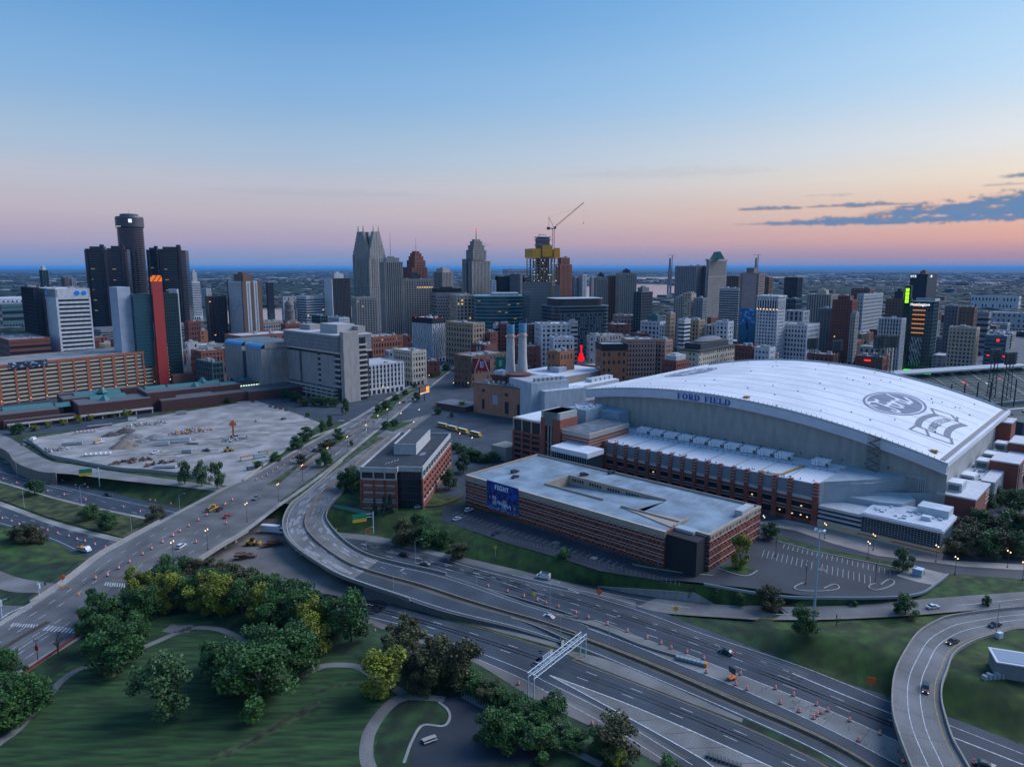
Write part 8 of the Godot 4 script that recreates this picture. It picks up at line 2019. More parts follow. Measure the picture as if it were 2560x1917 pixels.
const CARS := [
	["pickup", "dk", -220.7,-6,-372.8,-31, "dark pickup alone on the far sunken carriageway"],
	["sedan", "gr", -326.0,.1,-460.4,-40, "grey car on the frontage road above the retaining wall"],
	["truck", "ye", -146.5,.1,-331.6,76, "yellow works truck stopped on the bridge"],
	["suv", "dk", -142.6,.1,-331.5,81, "dark red lit vehicle beside the yellow works truck"],
	["sedan", "re", -135.2,.1,-322.0,74, "red car on the bridge's right half"],
	["suv", "wh", -140.1,.1,-285.2,79, "white hatchback on the bridge, farther of the two"],
	["sedan", "wh", -140.9,.1,-272.7,75, "white car on the bridge near the trees, tail lights lit"],
	["pickup", "gr", -131.0,.1,-348.8,80, "grey pickup at the far end of the bridge"],
	["sedan", "re", -122.8,.1,-405.7,77, "red car beside the round tree on the avenue"],
	["sedan", "dk", -128.0,.1,-446.0,91, "dark car by the planted median on the avenue"],
	["sedan", "dk", -107.0,.1,-506.7,-98, "car with bright headlamps at the far junction"],
	["sedan", "dk", -94.9,.1,-611.2,82, "dark car on the avenue beyond the junction"],
	["suv", "dk", -46.7,-6,-290.5,149, "black car on the far carriageway under the office lawn"],
	["sedan", "gr", -36.4,-6,-281.1,149, "grey car just behind the black car on the far carriageway"],
	["van", "wh", 12.5,-6,-268.2,155, "white van with roof rack on the far carriageway"],
	["sedan", "si", 13.0,-6,-235.3,145, "silver car with red tail lights on the ramp lane"],
	["sedan", "dg", 69.2,-6,-212.1,143, "dark green car alone on the far carriageway"],
	["sedan", "wh", 147.6,-.9,-232.7,12, "white car climbing the slip road"],
	["sedan", "dk", 159.5,0,-218.3,-160, "dark car first onto the loop ramp at far right"],
	["sedan", "dk", 139.1,0,-207.7,-152, "dark car with amber lamps halfway round the loop ramp"],
	["suv", "dk", 116.0,0,-182.4,-121, "black car with lit headlamps lowest on the loop ramp"],
	["sedan", "dg", 118.1,-6,-159.3,-28, "green grey car under the lower right edge"],
	["suv", "wh", -21.0,0,-330.8,52, "white car at the garage car park entrance"],
	["sedan", "si", -25.8,0,-318.4,48, "silver car left of the garage car park entrance"],
	["sedan", "dk", -7.0,0,-300.3,48, "dark car parked alone along the garage fence"],
	["suv", "dk", 1.4,14.2,-348.3,41, "dark car on the garage roof, upper of the left pair"],
	["sedan", "dk", 1.6,14.2,-339.4,48, "dark car on the garage roof, lower of the left pair"],
	["suv", "dk", 36.2,14.2,-343.2,18, "dark car on the garage roof by the sunken slot"],
	["suv", "dk", 50.6,14.2,-346.7,28, "dark car on the garage roof, farthest right"],
	["bus", "ye", -51.1,0,-514.4,-43, "yellow school bus in the row by the steam plant, first from the left"],
	["bus", "ye", -43.1,0,-505.3,-45, "yellow school bus in the row by the steam plant, second from the left"],
	["bus", "ye", -34.9,0,-496.5,-48, "yellow school bus in the row by the steam plant, third from the left"],
	["bus", "ye", -25.4,0,-486.7,-47, "yellow school bus in the row by the steam plant, last on the right"],
	["bus", "ye", -61.9,0,-599.0,54, "small yellow bus alone in the car park by the avenue"],
	["boxtruck", "wh", -111.4,-6,-317.1,-11, "white box truck under the flyover"],
	["pickup", "wh", -228.2,.1,-439.9,71, "white pickup in the middle of the construction site"],
	["pickup", "dk", -197.1,.1,-444.5,-12, "dark flatbed truck on the construction site"],
	["suv", "wh", -195.5,.1,-533.8,59, "white vehicle alone at the back of the construction site"],
	["sedan", "dk", -178.5,.1,-542.3,60, "dark car alone at the back of the construction site"],
	["truck", "wh", -278.9,.1,-465.9,68, "white truck beside the tan mound on the construction site"],
	["truck", "wh", -188.0,-6,-295.6,-22, "white and orange works truck on the sunken carriageway by the bridge"],
	["sedan", "dk", -228.1,0,-614.1,-38, "dark parked car before the courthouse, first from the left"],
	["sedan", "gr", -205.1,0,-592.0,-40, "grey parked car before the courthouse, second from the left"],
	["sedan", "dk", -199.0,0,-587.0,-40, "dark parked car before the courthouse, third from the left"],
	["sedan", "re", -193.4,0,-583.0,-40, "red parked car before the courthouse"],
	["sedan", "dk", -186.9,0,-576.0,-51, "dark parked car before the courthouse, last on the right"],
	["sedan", "si", -131.6,.1,-533.8,41, "silver car turning at the far junction"],
	["sedan", "si", -46.0,0,-335.7,28, "silver car behind the office block's pale wall"],
	["sedan", "wh", -247.2,0,-635.6,67, "white car by the brick market's right end"],
	["van", "wh", -273.8,0,-609.6,93, "white van at the brick market loading bay"],
	["van", "wh", -328.5,.1,-474.1,101, "white van at the left tip of the construction site"],
]
# ---- plants, traffic, lamps and the small things of the ground
func ordinal(i: int, n: int) -> String:
	if n == 1: return "only one"
	if i == 0: return "leftmost"
	if i == n - 1: return "rightmost"
	return ["second", "third", "fourth", "fifth", "sixth", "seventh", "eighth", "ninth", "tenth", "eleventh", "twelfth", "thirteenth"][mini(i - 1,11)] + " from left"
func crown_mesh(rng: RandomNumberGenerator, leaves: int, kind: String) -> ArrayMesh:
	var tint: Color = {"g": Color(.03,.092,.014), "y": Color(.16,.185,.012), "b": Color(.06,.062,.018), "l": Color(.045,.1,.028), "c": Color(.014,.045,.03)}[kind]
	var v := PackedVector3Array(); var c := PackedColorArray(); var clumps := []
	var low := {"g": .14, "y": .1, "b": .07, "l": .22, "c": .05}[kind] as float
	var n := 26 if kind != "c" else 34
	for i in n:
		var y := rng.randf(); var r: float
		if kind == "c": r = (1.0 - y) * .46 + .03
		else: r = .5 * sqrt(maxf(.05,1.0 - pow(absf(y - .42) / .62,2.2)))
		var a := rng.randf() * TAU; var q := sqrt(rng.randf()) * .82
		clumps.append([V(cos(a) * r * q, low + (1.0 - low) * y * .93, sin(a) * r * q), rng.randf_range(.09,.19) * (1.0 if kind != "c" else .6), rng.randf_range(.62,1.35), rng.randf_range(-.012,.012)])
	for i in leaves:
		var k: Array = clumps[i % n]
		var d: Vector3 = V(rng.randfn(), rng.randfn() * .75, rng.randfn()).normalized() * pow(rng.randf(),.4) * k[1]
		var p: Vector3 = k[0] + d
		var s := rng.randf_range(.014,.034)
		var b := Basis(V(rng.randfn(), rng.randfn(), rng.randfn()).normalized(), rng.randf() * TAU)
		var col := Color(tint.r * k[2] + k[3] * .6, tint.g * k[2], tint.b * k[2]) * rng.randf_range(.7,1.3)
		col.a = 1; col = Color(maxf(col.r, .004), maxf(col.g, .006), maxf(col.b, .003))
		var e := b.x * s; var g := b.z * s * .8
		v.append_array([p - e, p + g, p + e, p - e, p + e, p - g]); c.append_array([col, col, col, col, col, col])
	var arr := []; arr.resize(Mesh.ARRAY_MAX); arr[Mesh.ARRAY_VERTEX] = v; arr[Mesh.ARRAY_COLOR] = c
	var am := ArrayMesh.new(); am.add_surface_from_arrays(Mesh.PRIMITIVE_TRIANGLES, arr)
	return am
func limb(m: Mb, rng: RandomNumberGenerator, a: Vector3, d: Vector3, l: float, r: float, depth: int) -> void:
	var b := a + d * l; m.bar(a, b, r, 5, r * .68)
	if depth > 0:
		for k in 3: limb(m, rng, a.lerp(b, rng.randf_range(.6,1)), (d + V(rng.randfn(), absf(rng.randfn()) * .6, rng.randfn()) * .55).normalized(), l * .66, r * .6, depth - 1)
func build_trees() -> void:
	var rng := RandomNumberGenerator.new(); rng.seed = 17
	var leafy := StandardMaterial3D.new(); leafy.vertex_color_use_as_albedo = true; leafy.roughness = .7; leafy.backlight = Color(.25,.3,.12)
	var bark := paint([.06,.045,.035],.95)
	var sets := {}
	for k in ["g", "y", "b", "l", "c"]:
		sets[k] = []
		for i in 3:
			var t := Mb.new(); limb(t, rng, Vector3.ZERO, V(rng.randfn() * .04,1, rng.randfn() * .04).normalized(),.42 if k != "c" else .8,.028,2 if k != "c" else 0)
			sets[k].append([mesh_of(t), crown_mesh(rng, 5200, k)])
	var bare := Mb.new(); limb(bare, rng, Vector3.ZERO, Vector3.UP, .36,.03,4)
	var bare_mesh := mesh_of(bare)
	var words := {"g": "dark green tree", "y": "yellow green tree", "b": "brownish tree", "l": "light green tree", "c": "dark conifer", "x": "bare leafless tree"}
	for w in WOODS:
		var list: Array = w[1]
		for i in list.size():
			var e: Array = list[i]
			var o := thing("conifer" if e[4] == "c" else "bare_tree" if e[4] == "x" else "tree", "%s, %s %s" % [words[e[4]], ordinal(i, list.size()), w[0]], "tree", V(e[0], ground_height(e[0], e[1]) - .1, e[1]), rng.randf() * 360, "trees " + w[0])
			o.scale = V(e[3] * 1.12, e[2], e[3] * 1.12) * rng.randf_range(.94,1.08)
			if e[4] == "x": part("branches", bare_mesh, bark, o); continue
			var s: Array = sets[e[4]][rng.randi_range(0,2)]
			part("trunk", s[0], bark, o); part("crown", s[1], leafy, o)
func build_barrels() -> void:
	var proto: Node3D
	var m := Mb.new()
	for w in BARRELS:
		var p: Array = w[2]
		for i in range(0, p.size(),2):
			var lab := "orange and white traffic barrel, %s %s" % [ordinal(i / 2, p.size() / 2), w[0]]
			var at := V(p[i], w[1] + (.12 if w[1] > 0 else .06), p[i + 1])
			if proto: dup(proto, at, 0, lab, "barrels " + w[0]); continue
			proto = thing("traffic_barrel", lab, "traffic barrel", at, 0, "barrels " + w[0]); proto.set_meta("base", "traffic_barrel")
			m.lathe(Vector3.ZERO, [V2(.42,.1), V2(.36,.6), V2(.3,1.15), V2(.1,1.25), V2(0,1.25)],10); part("drum", m, paint([.8,.1,.035],.5), proto)
			m.lathe(Vector3.ZERO, [V2(.405,.35), V2(.385,.55)],10); part("white_band", m, paint([.75,.72,.7],.4), proto)
			m.lathe(Vector3.ZERO, [V2(.365,.75), V2(.34,.95)],10); part("white_band", m, paint([.75,.72,.7],.4), proto)
			m.lathe(Vector3.ZERO, [V2(.55,0), V2(.55,.1), V2(.4,.12)],10); part("base", m, paint([.02,.02,.02],.8), proto)
func build_lamps() -> void:
	var steel := paint([.3,.33,.35],.5); var dark := paint([.03,.035,.04],.6); var m := Mb.new()
	for w in LAMPS:
		var p: Array = w[4]; var n := p.size() / 2
		for i in n:
			var o := thing("street_lamp", "%s, %s %s" % [{"lit": "lit street lamp on a dark pole", "banner": "dark lamp pole with a blue banner", "arm": "tall grey unlit light pole"}[w[3]], ordinal(i, n), w[0]], "street lamp", V(p[i * 2], w[1], p[i * 2 + 1]),85, "lamps " + w[0])
			var h: float = w[2]
			if w[3] == "arm":
				m.bar(Vector3.ZERO, V(0, h, 0),.13,6,.08); m.bar(V(0, h, 0), V(0, h + 1,2.6),.07,5); part("pole", m, steel, o)
				m.box(V(0, h + 1,3), V(.35,.18,.9)); part("lamp_head", m, steel, o)
			else:
				m.bar(Vector3.ZERO, V(0, h, 0),.1,6,.07); m.bar(V(-.9, h - .1,0), V(.9, h - .1,0),.05,4); m.box(V(0,.3,0), V(.4,.6,.4)); part("pole", m, dark, o)
				for s in [-1,1]:
					m.lathe(V(s * .9, h - .1,0),[V2(0,-.4), V2(.21,-.28), V2(.21,.02), V2(0,.25)],8)
					part("lamp_head", m, glow("street lamp", Color(1.0,.87,.68),2.2) if w[3] == "lit" else dark, o)
				if w[3] == "lit":
					var l := OmniLight3D.new(); l.name = "light"; l.light_color = Color(1.0,.78,.5); l.light_energy = 3.5; l.omni_range = 40; l.omni_attenuation = 2; l.light_size = .5; l.shadow_enabled = true; l.position = V(0, h - 1.1,0); o.add_child(l)
				else:
					m.box(V(.55, h - 3,0), V(.8,2.2,.06)); part("blue_banner", m, paint([.03,.16,.42],.7), o)
	var hm := thing("high_mast", "very tall pale blue grey lighting mast standing in front of the car park", "light mast", V(103,-3,-225.9),0)
	m.bar(Vector3.ZERO, V(0,33.5,0),.5,8,.22); part("mast", m, paint([.3,.38,.43],.5), hm)
	for k in 6:
		m.box(V(cos(k * TAU / 6) * 1.5,33.4, sin(k * TAU / 6) * 1.5), V(.8,.5,.8)); part("floodlight", m, paint([.5,.56,.6],.4), hm)
	m.lathe(V(0,33.6,0),[V2(1.3,0), V2(1.5,.15), V2(1.3,.3)],12); part("ring", m, paint([.4,.46,.5],.4), hm)
const PAINTS := {"wh": [.62,.64,.66], "si": [.4,.42,.45], "gr": [.16,.17,.18], "dk": [.02,.022,.027], "re": [.3,.02,.018], "dg": [.03,.06,.06], "ye": [.55,.3,.015]}
func extrude(m: Mb, prof: Array, hw: float, top_in := .0, y_in := 99.0) -> void:
	var n := prof.size()
	for i in n:
		var a: Array = prof[i]; var b: Array = prof[(i + 1) % n]
		var wa := hw - (top_in if a[1] > y_in else .0); var wb := hw - (top_in if b[1] > y_in else .0)
		m.quad(V(a[0], a[1],-wa), V(b[0], b[1],-wb), V(b[0], b[1], wb), V(a[0], a[1], wa))
	var pl := PackedVector2Array()
	for a in prof: pl.append(V2(a[0], a[1]))
	var ids := Geometry2D.triangulate_polygon(pl)
	for s in [-1,1]:
		for i in ids: m.v.append(V(pl[i].x, pl[i].y, s * (hw - (top_in if pl[i].y > y_in else .0))))
var car_parts := {}
func build_cars() -> void:
	var m := Mb.new(); var gl := glass_mat(); var tyre := paint([.012,.012,.012],.8); var rim := paint([.35,.36,.38],.4)
	var shapes := {
		"sedan": [[[-2.3,.35],[-2.35,.8],[-2.2,.98],[-1.4,1.02],[1.0,.98],[2.2,.82],[2.35,.55],[2.3,.3]],[[-1.75,1.0],[-1.05,1.42],[.35,1.45],[1.25,.97]],.88,2.3],
		"suv": [[[-2.3,.4],[-2.35,1.0],[1.1,1.08],[2.2,.95],[2.35,.5],[2.3,.35]],[[-2.2,1.02],[-1.95,1.65],[.45,1.7],[1.3,1.06]],.92,2.3],
		"pickup": [[[-2.8,.45],[-2.8,1.05],[1.3,1.1],[2.6,1.0],[2.75,.5],[2.7,.4]],[[-.7,1.08],[-.5,1.75],[.7,1.78],[1.5,1.08]],.96,2.75],
		"van": [[[-2.9,.4],[-2.95,2.3],[1.3,2.35],[2.0,1.3],[2.8,1.1],[2.9,.5],[2.8,.35]],[[1.25,2.2],[1.2,1.35],[1.95,1.32],[1.42,2.2]],1.0,2.9],
		"truck": [[[-3.4,.7],[-3.4,1.1],[.9,1.1],[.9,2.4],[2.3,2.4],[2.7,1.5],[3.3,1.4],[3.4,.6]],[[1.6,2.3],[1.6,1.6],[2.66,1.55],[2.3,2.3]],1.15,3.4],
		"bus": [[[-5.5,.6],[-5.5,2.9],[3.9,2.95],[4.1,1.6],[5.3,1.5],[5.4,.7]],[[-5.2,2.5],[-5.2,1.75],[4.0,1.75],[3.85,2.5]],1.2,5.4],
		"boxtruck": [[[-6.5,1.1],[-6.5,3.9],[2.6,3.9],[2.7,3.0],[4.2,2.9],[4.6,1.6],[4.8,.6]],[[3.2,2.8],[3.2,1.9],[4.55,1.75],[4.2,2.8]],1.25,4.7]}
	for k in shapes:
		var s: Array = shapes[k]; var hw: float = s[2]; var L: float = s[3]; var q := []
		extrude(m, s[0], hw); q.append(["body", mesh_of(m), null]); m.v = PackedVector3Array()
		var low: bool = k in ["sedan", "suv", "pickup"]
		extrude(m, s[1], hw + (-.04 if low else .02),.16 if low else .0,1.2); q.append(["window", mesh_of(m), gl]); m.v = PackedVector3Array()
		if low:
			var r := []
			for p in s[1]: if p[1] > 1.2: r.append(p)
			m.hx(r[0][0] + .05, r[1][0] - .05, r[0][1] - .02, r[1][1] + .05,-hw + .22, hw - .22); q.append(["roof", mesh_of(m), null]); m.v = PackedVector3Array()
		for x in [-L * .6, L * .6]:
			for z in [-1,1]:
				m.bar(V(x, .36, z * (hw - .2)), V(x, .36, z * (hw + .03)),.37 if k != "bus" else .5,10); q.append(["wheel", mesh_of(m), tyre]); m.v = PackedVector3Array(); m.bar(V(x, .36, z * (hw + .02)), V(x, .36, z * (hw + .05)),.2,8); q.append(["rim", mesh_of(m), rim]); m.v = PackedVector3Array()
		for z in [-1,1]:
			m.box(V(L - .02,.68, z * hw * .72), V(.16,.16,.34)); q.append(["headlight", mesh_of(m), "h"]); m.v = PackedVector3Array()
			m.box(V(s[0][0][0] - .02,.85, z * hw * .75), V(.12,.18,.3)); q.append(["taillight", mesh_of(m), "t"]); m.v = PackedVector3Array()
		car_parts[k] = q
	for e in CARS:
		var o := thing({"sedan": "car", "suv": "car", "boxtruck": "box_truck", "truck": "works_truck", "bus": "school_bus"}.get(e[0], e[0]), e[6], {"sedan": "car", "suv": "car", "boxtruck": "truck"}.get(e[0], e[0]), V(e[2], e[3] + (.1 if e[3] <= 0 else .06), e[4]), e[5])
		var wheel: Node = o; var body := paint(PAINTS[e[1]],.3); var moving: bool = not "parked" in e[6] and not "garage" in e[6] and not "bus" in e[6] and e[3] < .15 and not "site" in e[6]
		for q in car_parts[e[0]]:
			var mm: Material = body
			if q[2] is String: mm = (glow("headlamp", Color(1.0,.9,.7),1.6) if "amber" in e[6] or "lit head" in e[6] or "bright head" in e[6] else paint([.6,.6,.6],.2)) if q[2] == "h" else (glow("tail lamp", Color(1.0,.06,.04),1.0) if moving and ("tail" in e[6] or "red" in e[6] or "green" in e[6]) else paint([.3,.01,.01],.3))
			elif q[2]: mm = q[2]
			var pt := part(q[0], q[1], mm, wheel if q[0] == "rim" else o)
			if q[0] == "wheel": wheel = pt
		if e[0] == "van" and "rack" in e[6]:
			m.box(V(-.9,2.46,0), V(3.2,.16,1.5)); part("roof_rack", m, paint([.04,.04,.05],.6), o)
		if e[0] == "bus":
			m.hx(-5.3,3.8,2.93,3.06,-1.05,1.05); part("white_roof", m, paint([.6,.6,.58],.5), o); m.hx(-5.5,4.6,1.35,1.45,-1.24,1.24); part("black_stripe", m, tyre, o)
		if e[0] == "truck":
			m.hx(-3.3,.6,1.1,1.9,-1.1,1.1); part("load", m, paint([.5,.2,.04] if e[1] == "wh" else [.05,.05,.055],.6), o); m.bar(V(-3,1.9,0), V(-.4,3.0,.2),.2,4); part("boom", m, paint([.5,.3,.02],.6), o)
func build_parking_and_street() -> void:
	var lot := area("car_park", P(0,[-34.6,-336.6,-26,-340.2,60.9,-261.7,76.9,-257.3,112,-299.4,115.8,-293.8,151.3,-262.8,158.1,-250.3,157.3,-247.6,147.8,-241.4,128.9,-238.3,104.2,-241.1,88.7,-246.6,63.6,-253,54.6,-253.7,34.4,-261.7,18,-275.6,0,-288.4,-32.8,-317.5]),.07, dark_asphalt())
	var m := Mb.new()
	for k in 22:
		var a := V(117,.1,-289.1).lerp(V(148.3,.1,-262.6), k / 21.0); var b := a + V(-2.4,0,4.6); m.piece(a, b, .13,0)
		a = V(106.1,.1,-282.8).lerp(V(137.8,.1,-257.3), k / 21.0); b = a + V(-3.6,0,7.5); m.piece(a, b, .13,0)
	for k in 30:
		var a := V(-24.4,.1,-331.2).lerp(V(46.6,.1,-270.2), k / 29.0); m.piece(a + V(-1.5,0,2), a + V(-4.2,0,5.4),.13,0)
	stuff(part("bay_lines", m, mat_white(), lot))
	for p in [V(18.9,.1,-290.6), V(33.5,.1,-274.1), V(121.7,.1,-262.3), V(19.1,.1,-290.6), V(121.6,.1,-262.3)]:
		m.obox(p, V(2.6,.3,2.6),47); part("concrete_pad", m, concrete(), lot)
	area("stadium_street", P(0,[121,-310.1,128.1,-304.6,138.2,-289.4,150.4,-276.7,171.1,-269.4,179.4,-265.9,200.6,-262.5,225.2,-258.8,217,-248.7,194.4,-253.9,189.2,-255.3,169.1,-258.6,160.6,-265.3,152.9,-270.1,131.1,-284.3,117.1,-299.4]),.08, dark_asphalt())
	var pr := area("promenade", P(0,[115,-315.7,128.6,-319.5,178.8,-278.5,174.5,-272.3,204.5,-268,229.5,-264.2,225.2,-258.8,200.6,-262.5,179.4,-265.9,171.1,-269.4,150.4,-276.7,138.2,-289.4,128.1,-304.6,115.4,-312.8]),.1, paint([.38,.34,.29],.9, "mottle", .011))
	area("verge", P(0,[116.6,-296.3,130.4,-282.7,152.1,-268.7,151.7,-265.8,129.2,-280,115.5,-293.3]),.11, grass_mat())
	area("verge", P(0,[48.1,-269,50.8,-271.1,59.7,-266.2,75.8,-260.1,78.1,-258.2,67.4,-260.1,54.6,-263.5]),.13, grass_mat())
	area("verge", P(0,[81.1,-264.8,89,-257.5,96.1,-262.5,92.3,-267.6,85.6,-268.3]),.13, grass_mat())
	area("concrete_apron", P(0,[148,-257.3,155.6,-263.9,160.6,-265.3,168.7,-258.6,157.9,-249,153,-251.8]),.12, pavement())
	for k in [P(.1,[109.7,-251.2,105.9,-248.5,104.4,-246.1,106.9,-244.3,115.4,-244.3,120.4,-246.1,121.5,-248.5,120.2,-249.7,115.2,-246.3]), P(.1,[136.6,-250.7,133.7,-249.1,132.2,-246.7,133.7,-244.9,138.3,-246.7,143.2,-250.3,144.5,-253.2,142.8,-253.7,137.9,-249.5]), P(.1,[48.3,-268.4,50.5,-266.4,60,-262.3,69.9,-258.9,77.6,-257.6]), P(.1,[80.9,-264.2,89.4,-257,96,-262]), P(.1,[115.1,-292.4,129,-279.4,151.3,-265,151,-261.2])]:
		m.wall(smooth(k, 4),.5,0,.18); struct("kerb", m, concrete())
	m.wall(smooth(P(0,[71.7,-249.3,95.1,-239.5,115.2,-238,136.1,-238.4,148.3,-241.6,157.7,-248.7,167.9,-257.5])),.4,0,.9); part(numbered("low_wall"), m, paint([.2,.24,.28],.7), self); tag(get_child(-1), "low blue grey rail round the curved edge of the stadium car park", "rail")
	var fence := P(0,[-26.6,-311.9,0,-291.3,12.2,-283.4,26.4,-272.9,39.7,-262.5,52.3,-254.7,63.8,-247.3])
	for i in fence.size() - 1:
		for k in 8: var q: Vector3 = fence[i].lerp(fence[i + 1], k / 8.0); m.bar(q, q + V(0,1.9,0),.05,3)
		for y in [.6,1.25,1.9]: m.bar(fence[i] + V(0, y, 0), fence[i + 1] + V(0, y, 0),.022,3)
	part(numbered("wire_fence"), m, paint([.25,.27,.28],.6), self); tag(get_child(-1), "wire fence along the garage car park above the grass bank", "fence")
	fence = P(0,[-13.9,-179.5,-6.5,-173.7,-.2,-168.8,4.9,-164.6])
	for i in fence.size() - 1:
		for k in 10: var q: Vector3 = fence[i].lerp(fence[i + 1], k / 10.0); m.bar(q, q + V(0,1.9,0),.07,3)
	part(numbered("post_fence"), m, paint([.3,.36,.38],.6), self); tag(get_child(-1), "row of pale fence posts beside the path in the lower middle", "fence")
	fence = P(0,[-88.1,-335.7,-79.4,-331.5,-67.9,-324.9]); m.wall(fence, .1,0,1.8); part(numbered("green_fence"), m, paint([.08,.2,.17],.7), self); tag(get_child(-1), "green screened fence on the lawn left of the office block", "fence")
	m.wall(P(0,[-141.7,-180,-142.2,-191.3,-140.9,-199.1,-139.5,-212.4]),.4,0,1.1); part(numbered("brick_wall"), m, paint([.16,.035,.02],.9, "soft", .1), self); tag(get_child(-1), "low red brick wall along the pavement at lower left", "wall")
	m.wall(smooth(P(0,[-42.7,-336.6,-36.5,-338,-30.7,-344.5,-25.4,-352.8])),.9,0,.9); part(numbered("hedge"), m, paint([.3,.2,.04],.95, "grass", .3), self); tag(get_child(-1), "clipped yellow hedge curving beside the office block", "hedge")
	var booth := thing("pay_booth", "blue grey ticket booth with yellow bollards on the concrete apron", "booth", V(156.4,.12,-257.9),47)
	m.hx(-1.3,1.3,0,2.6,-1.6,1.6); part("cabin", m, paint([.2,.3,.38],.5), booth); m.hx(-1.6,1.6,2.6,2.85,-1.9,1.9); part("roof", m, paint([.4,.5,.58],.6), booth)
	for s in [-1,1]: m.bar(V(2.4 * s, 0,1.8), V(2.4 * s, 1.3,1.8),.16,6); part("yellow_bollard", m, paint([.6,.35,.02],.5), booth)
	for e in [["lower_left_pavilion", V(5.2,0,-136.9),24,15.0,9.0,5.0, "low building with a pale rimmed blue grey roof at the bottom edge", [.45,.47,.5]],["utility_shed", V(147.1,0,-190.6),20,12.0,8.0,4.6, "small grey utility shed with pitched roof at the right edge", [.2,.21,.22]]]:
		var o := thing("shed" if "shed" in e[0] else "pavilion", e[6], "building", e[1],-e[2])
		m.hx(-e[3] / 2, e[3] / 2,0, e[5],-e[4] / 2, e[4] / 2); part("wall", m, paint(e[7],.85, "soft", .1), o)
		m.hx(-e[3] / 2 - .4, e[3] / 2 + .4, e[5], e[5] + .4,-e[4] / 2 - .4, e[4] / 2 + .4); part("roof_rim", m, paint([.5,.53,.56],.8), o)
		m.hx(-e[3] / 2 + .5, e[3] / 2 - .5, e[5] + .4, e[5] + .5,-e[4] / 2 + .5, e[4] / 2 - .5); part("roof", m, paint([.2,.26,.32],.8), o)
	var tr := thing("transformer_units", "group of grey electrical cabinets on the grass at the right edge", "cabinet", V(138.7,0,-188.7),20)
	for k in 5: m.hx(-3 + k * 1.3,-2 + k * 1.3,0,1.2 + .5 * (k % 2),-.8 + .3 * k, .5 + .3 * k); part("cabinet", m, paint([.3,.33,.35],.6), tr)
	var bx_ := thing("white_cabinet", "white cabinet at the foot of the loop ramp's lamp post", "cabinet", V(156.2,0,-211.1),20); m.hx(-.9,.9,0,1.9,-.6,.6); part("box", m, paint([.5,.54,.58],.6), bx_); m.bar(V(.5,0,-1.5), V(.5,11,-1.5),.12,5); part("post", m, paint([.3,.36,.4],.5), bx_)
	var bench := thing("picnic_bench", "grey picnic bench in the small car park at the bottom", "bench", V(-20.7,.1,-160.9),30); m.hx(-1.8,1.8,.7,.8,-.5,.5); part("table_top", m, paint([.3,.28,.26],.8), bench)
	for s in [-1,1]: m.hx(-1.8,1.8,.42,.5, s * .95 - .2, s * .95 + .2); part("seat", m, paint([.3,.28,.26],.8), bench); m.hx(s * 1.3 - .08, s * 1.3 + .08,0,.7,-.9,.9); part("leg", m, paint([.2,.2,.2],.8), bench)
func sign_on_post(called: String, label: String, at: Vector3, h: float, w: float, ht: float, col: Array, diamond := false, yaw := .0) -> void:
	var o := thing(called, label, "road sign", at, yaw); var m := Mb.new()
	m.bar(Vector3.ZERO, V(0, h, 0),.07,5); part("post", m, paint([.3,.32,.33],.6), o)
	m.hx(-w / 2, w / 2,-ht / 2, ht / 2,.08,.14); var p := part("panel", m, paint(col, .5), o, V(0, h, 0))
	if diamond: p.rotation_degrees.z = 45
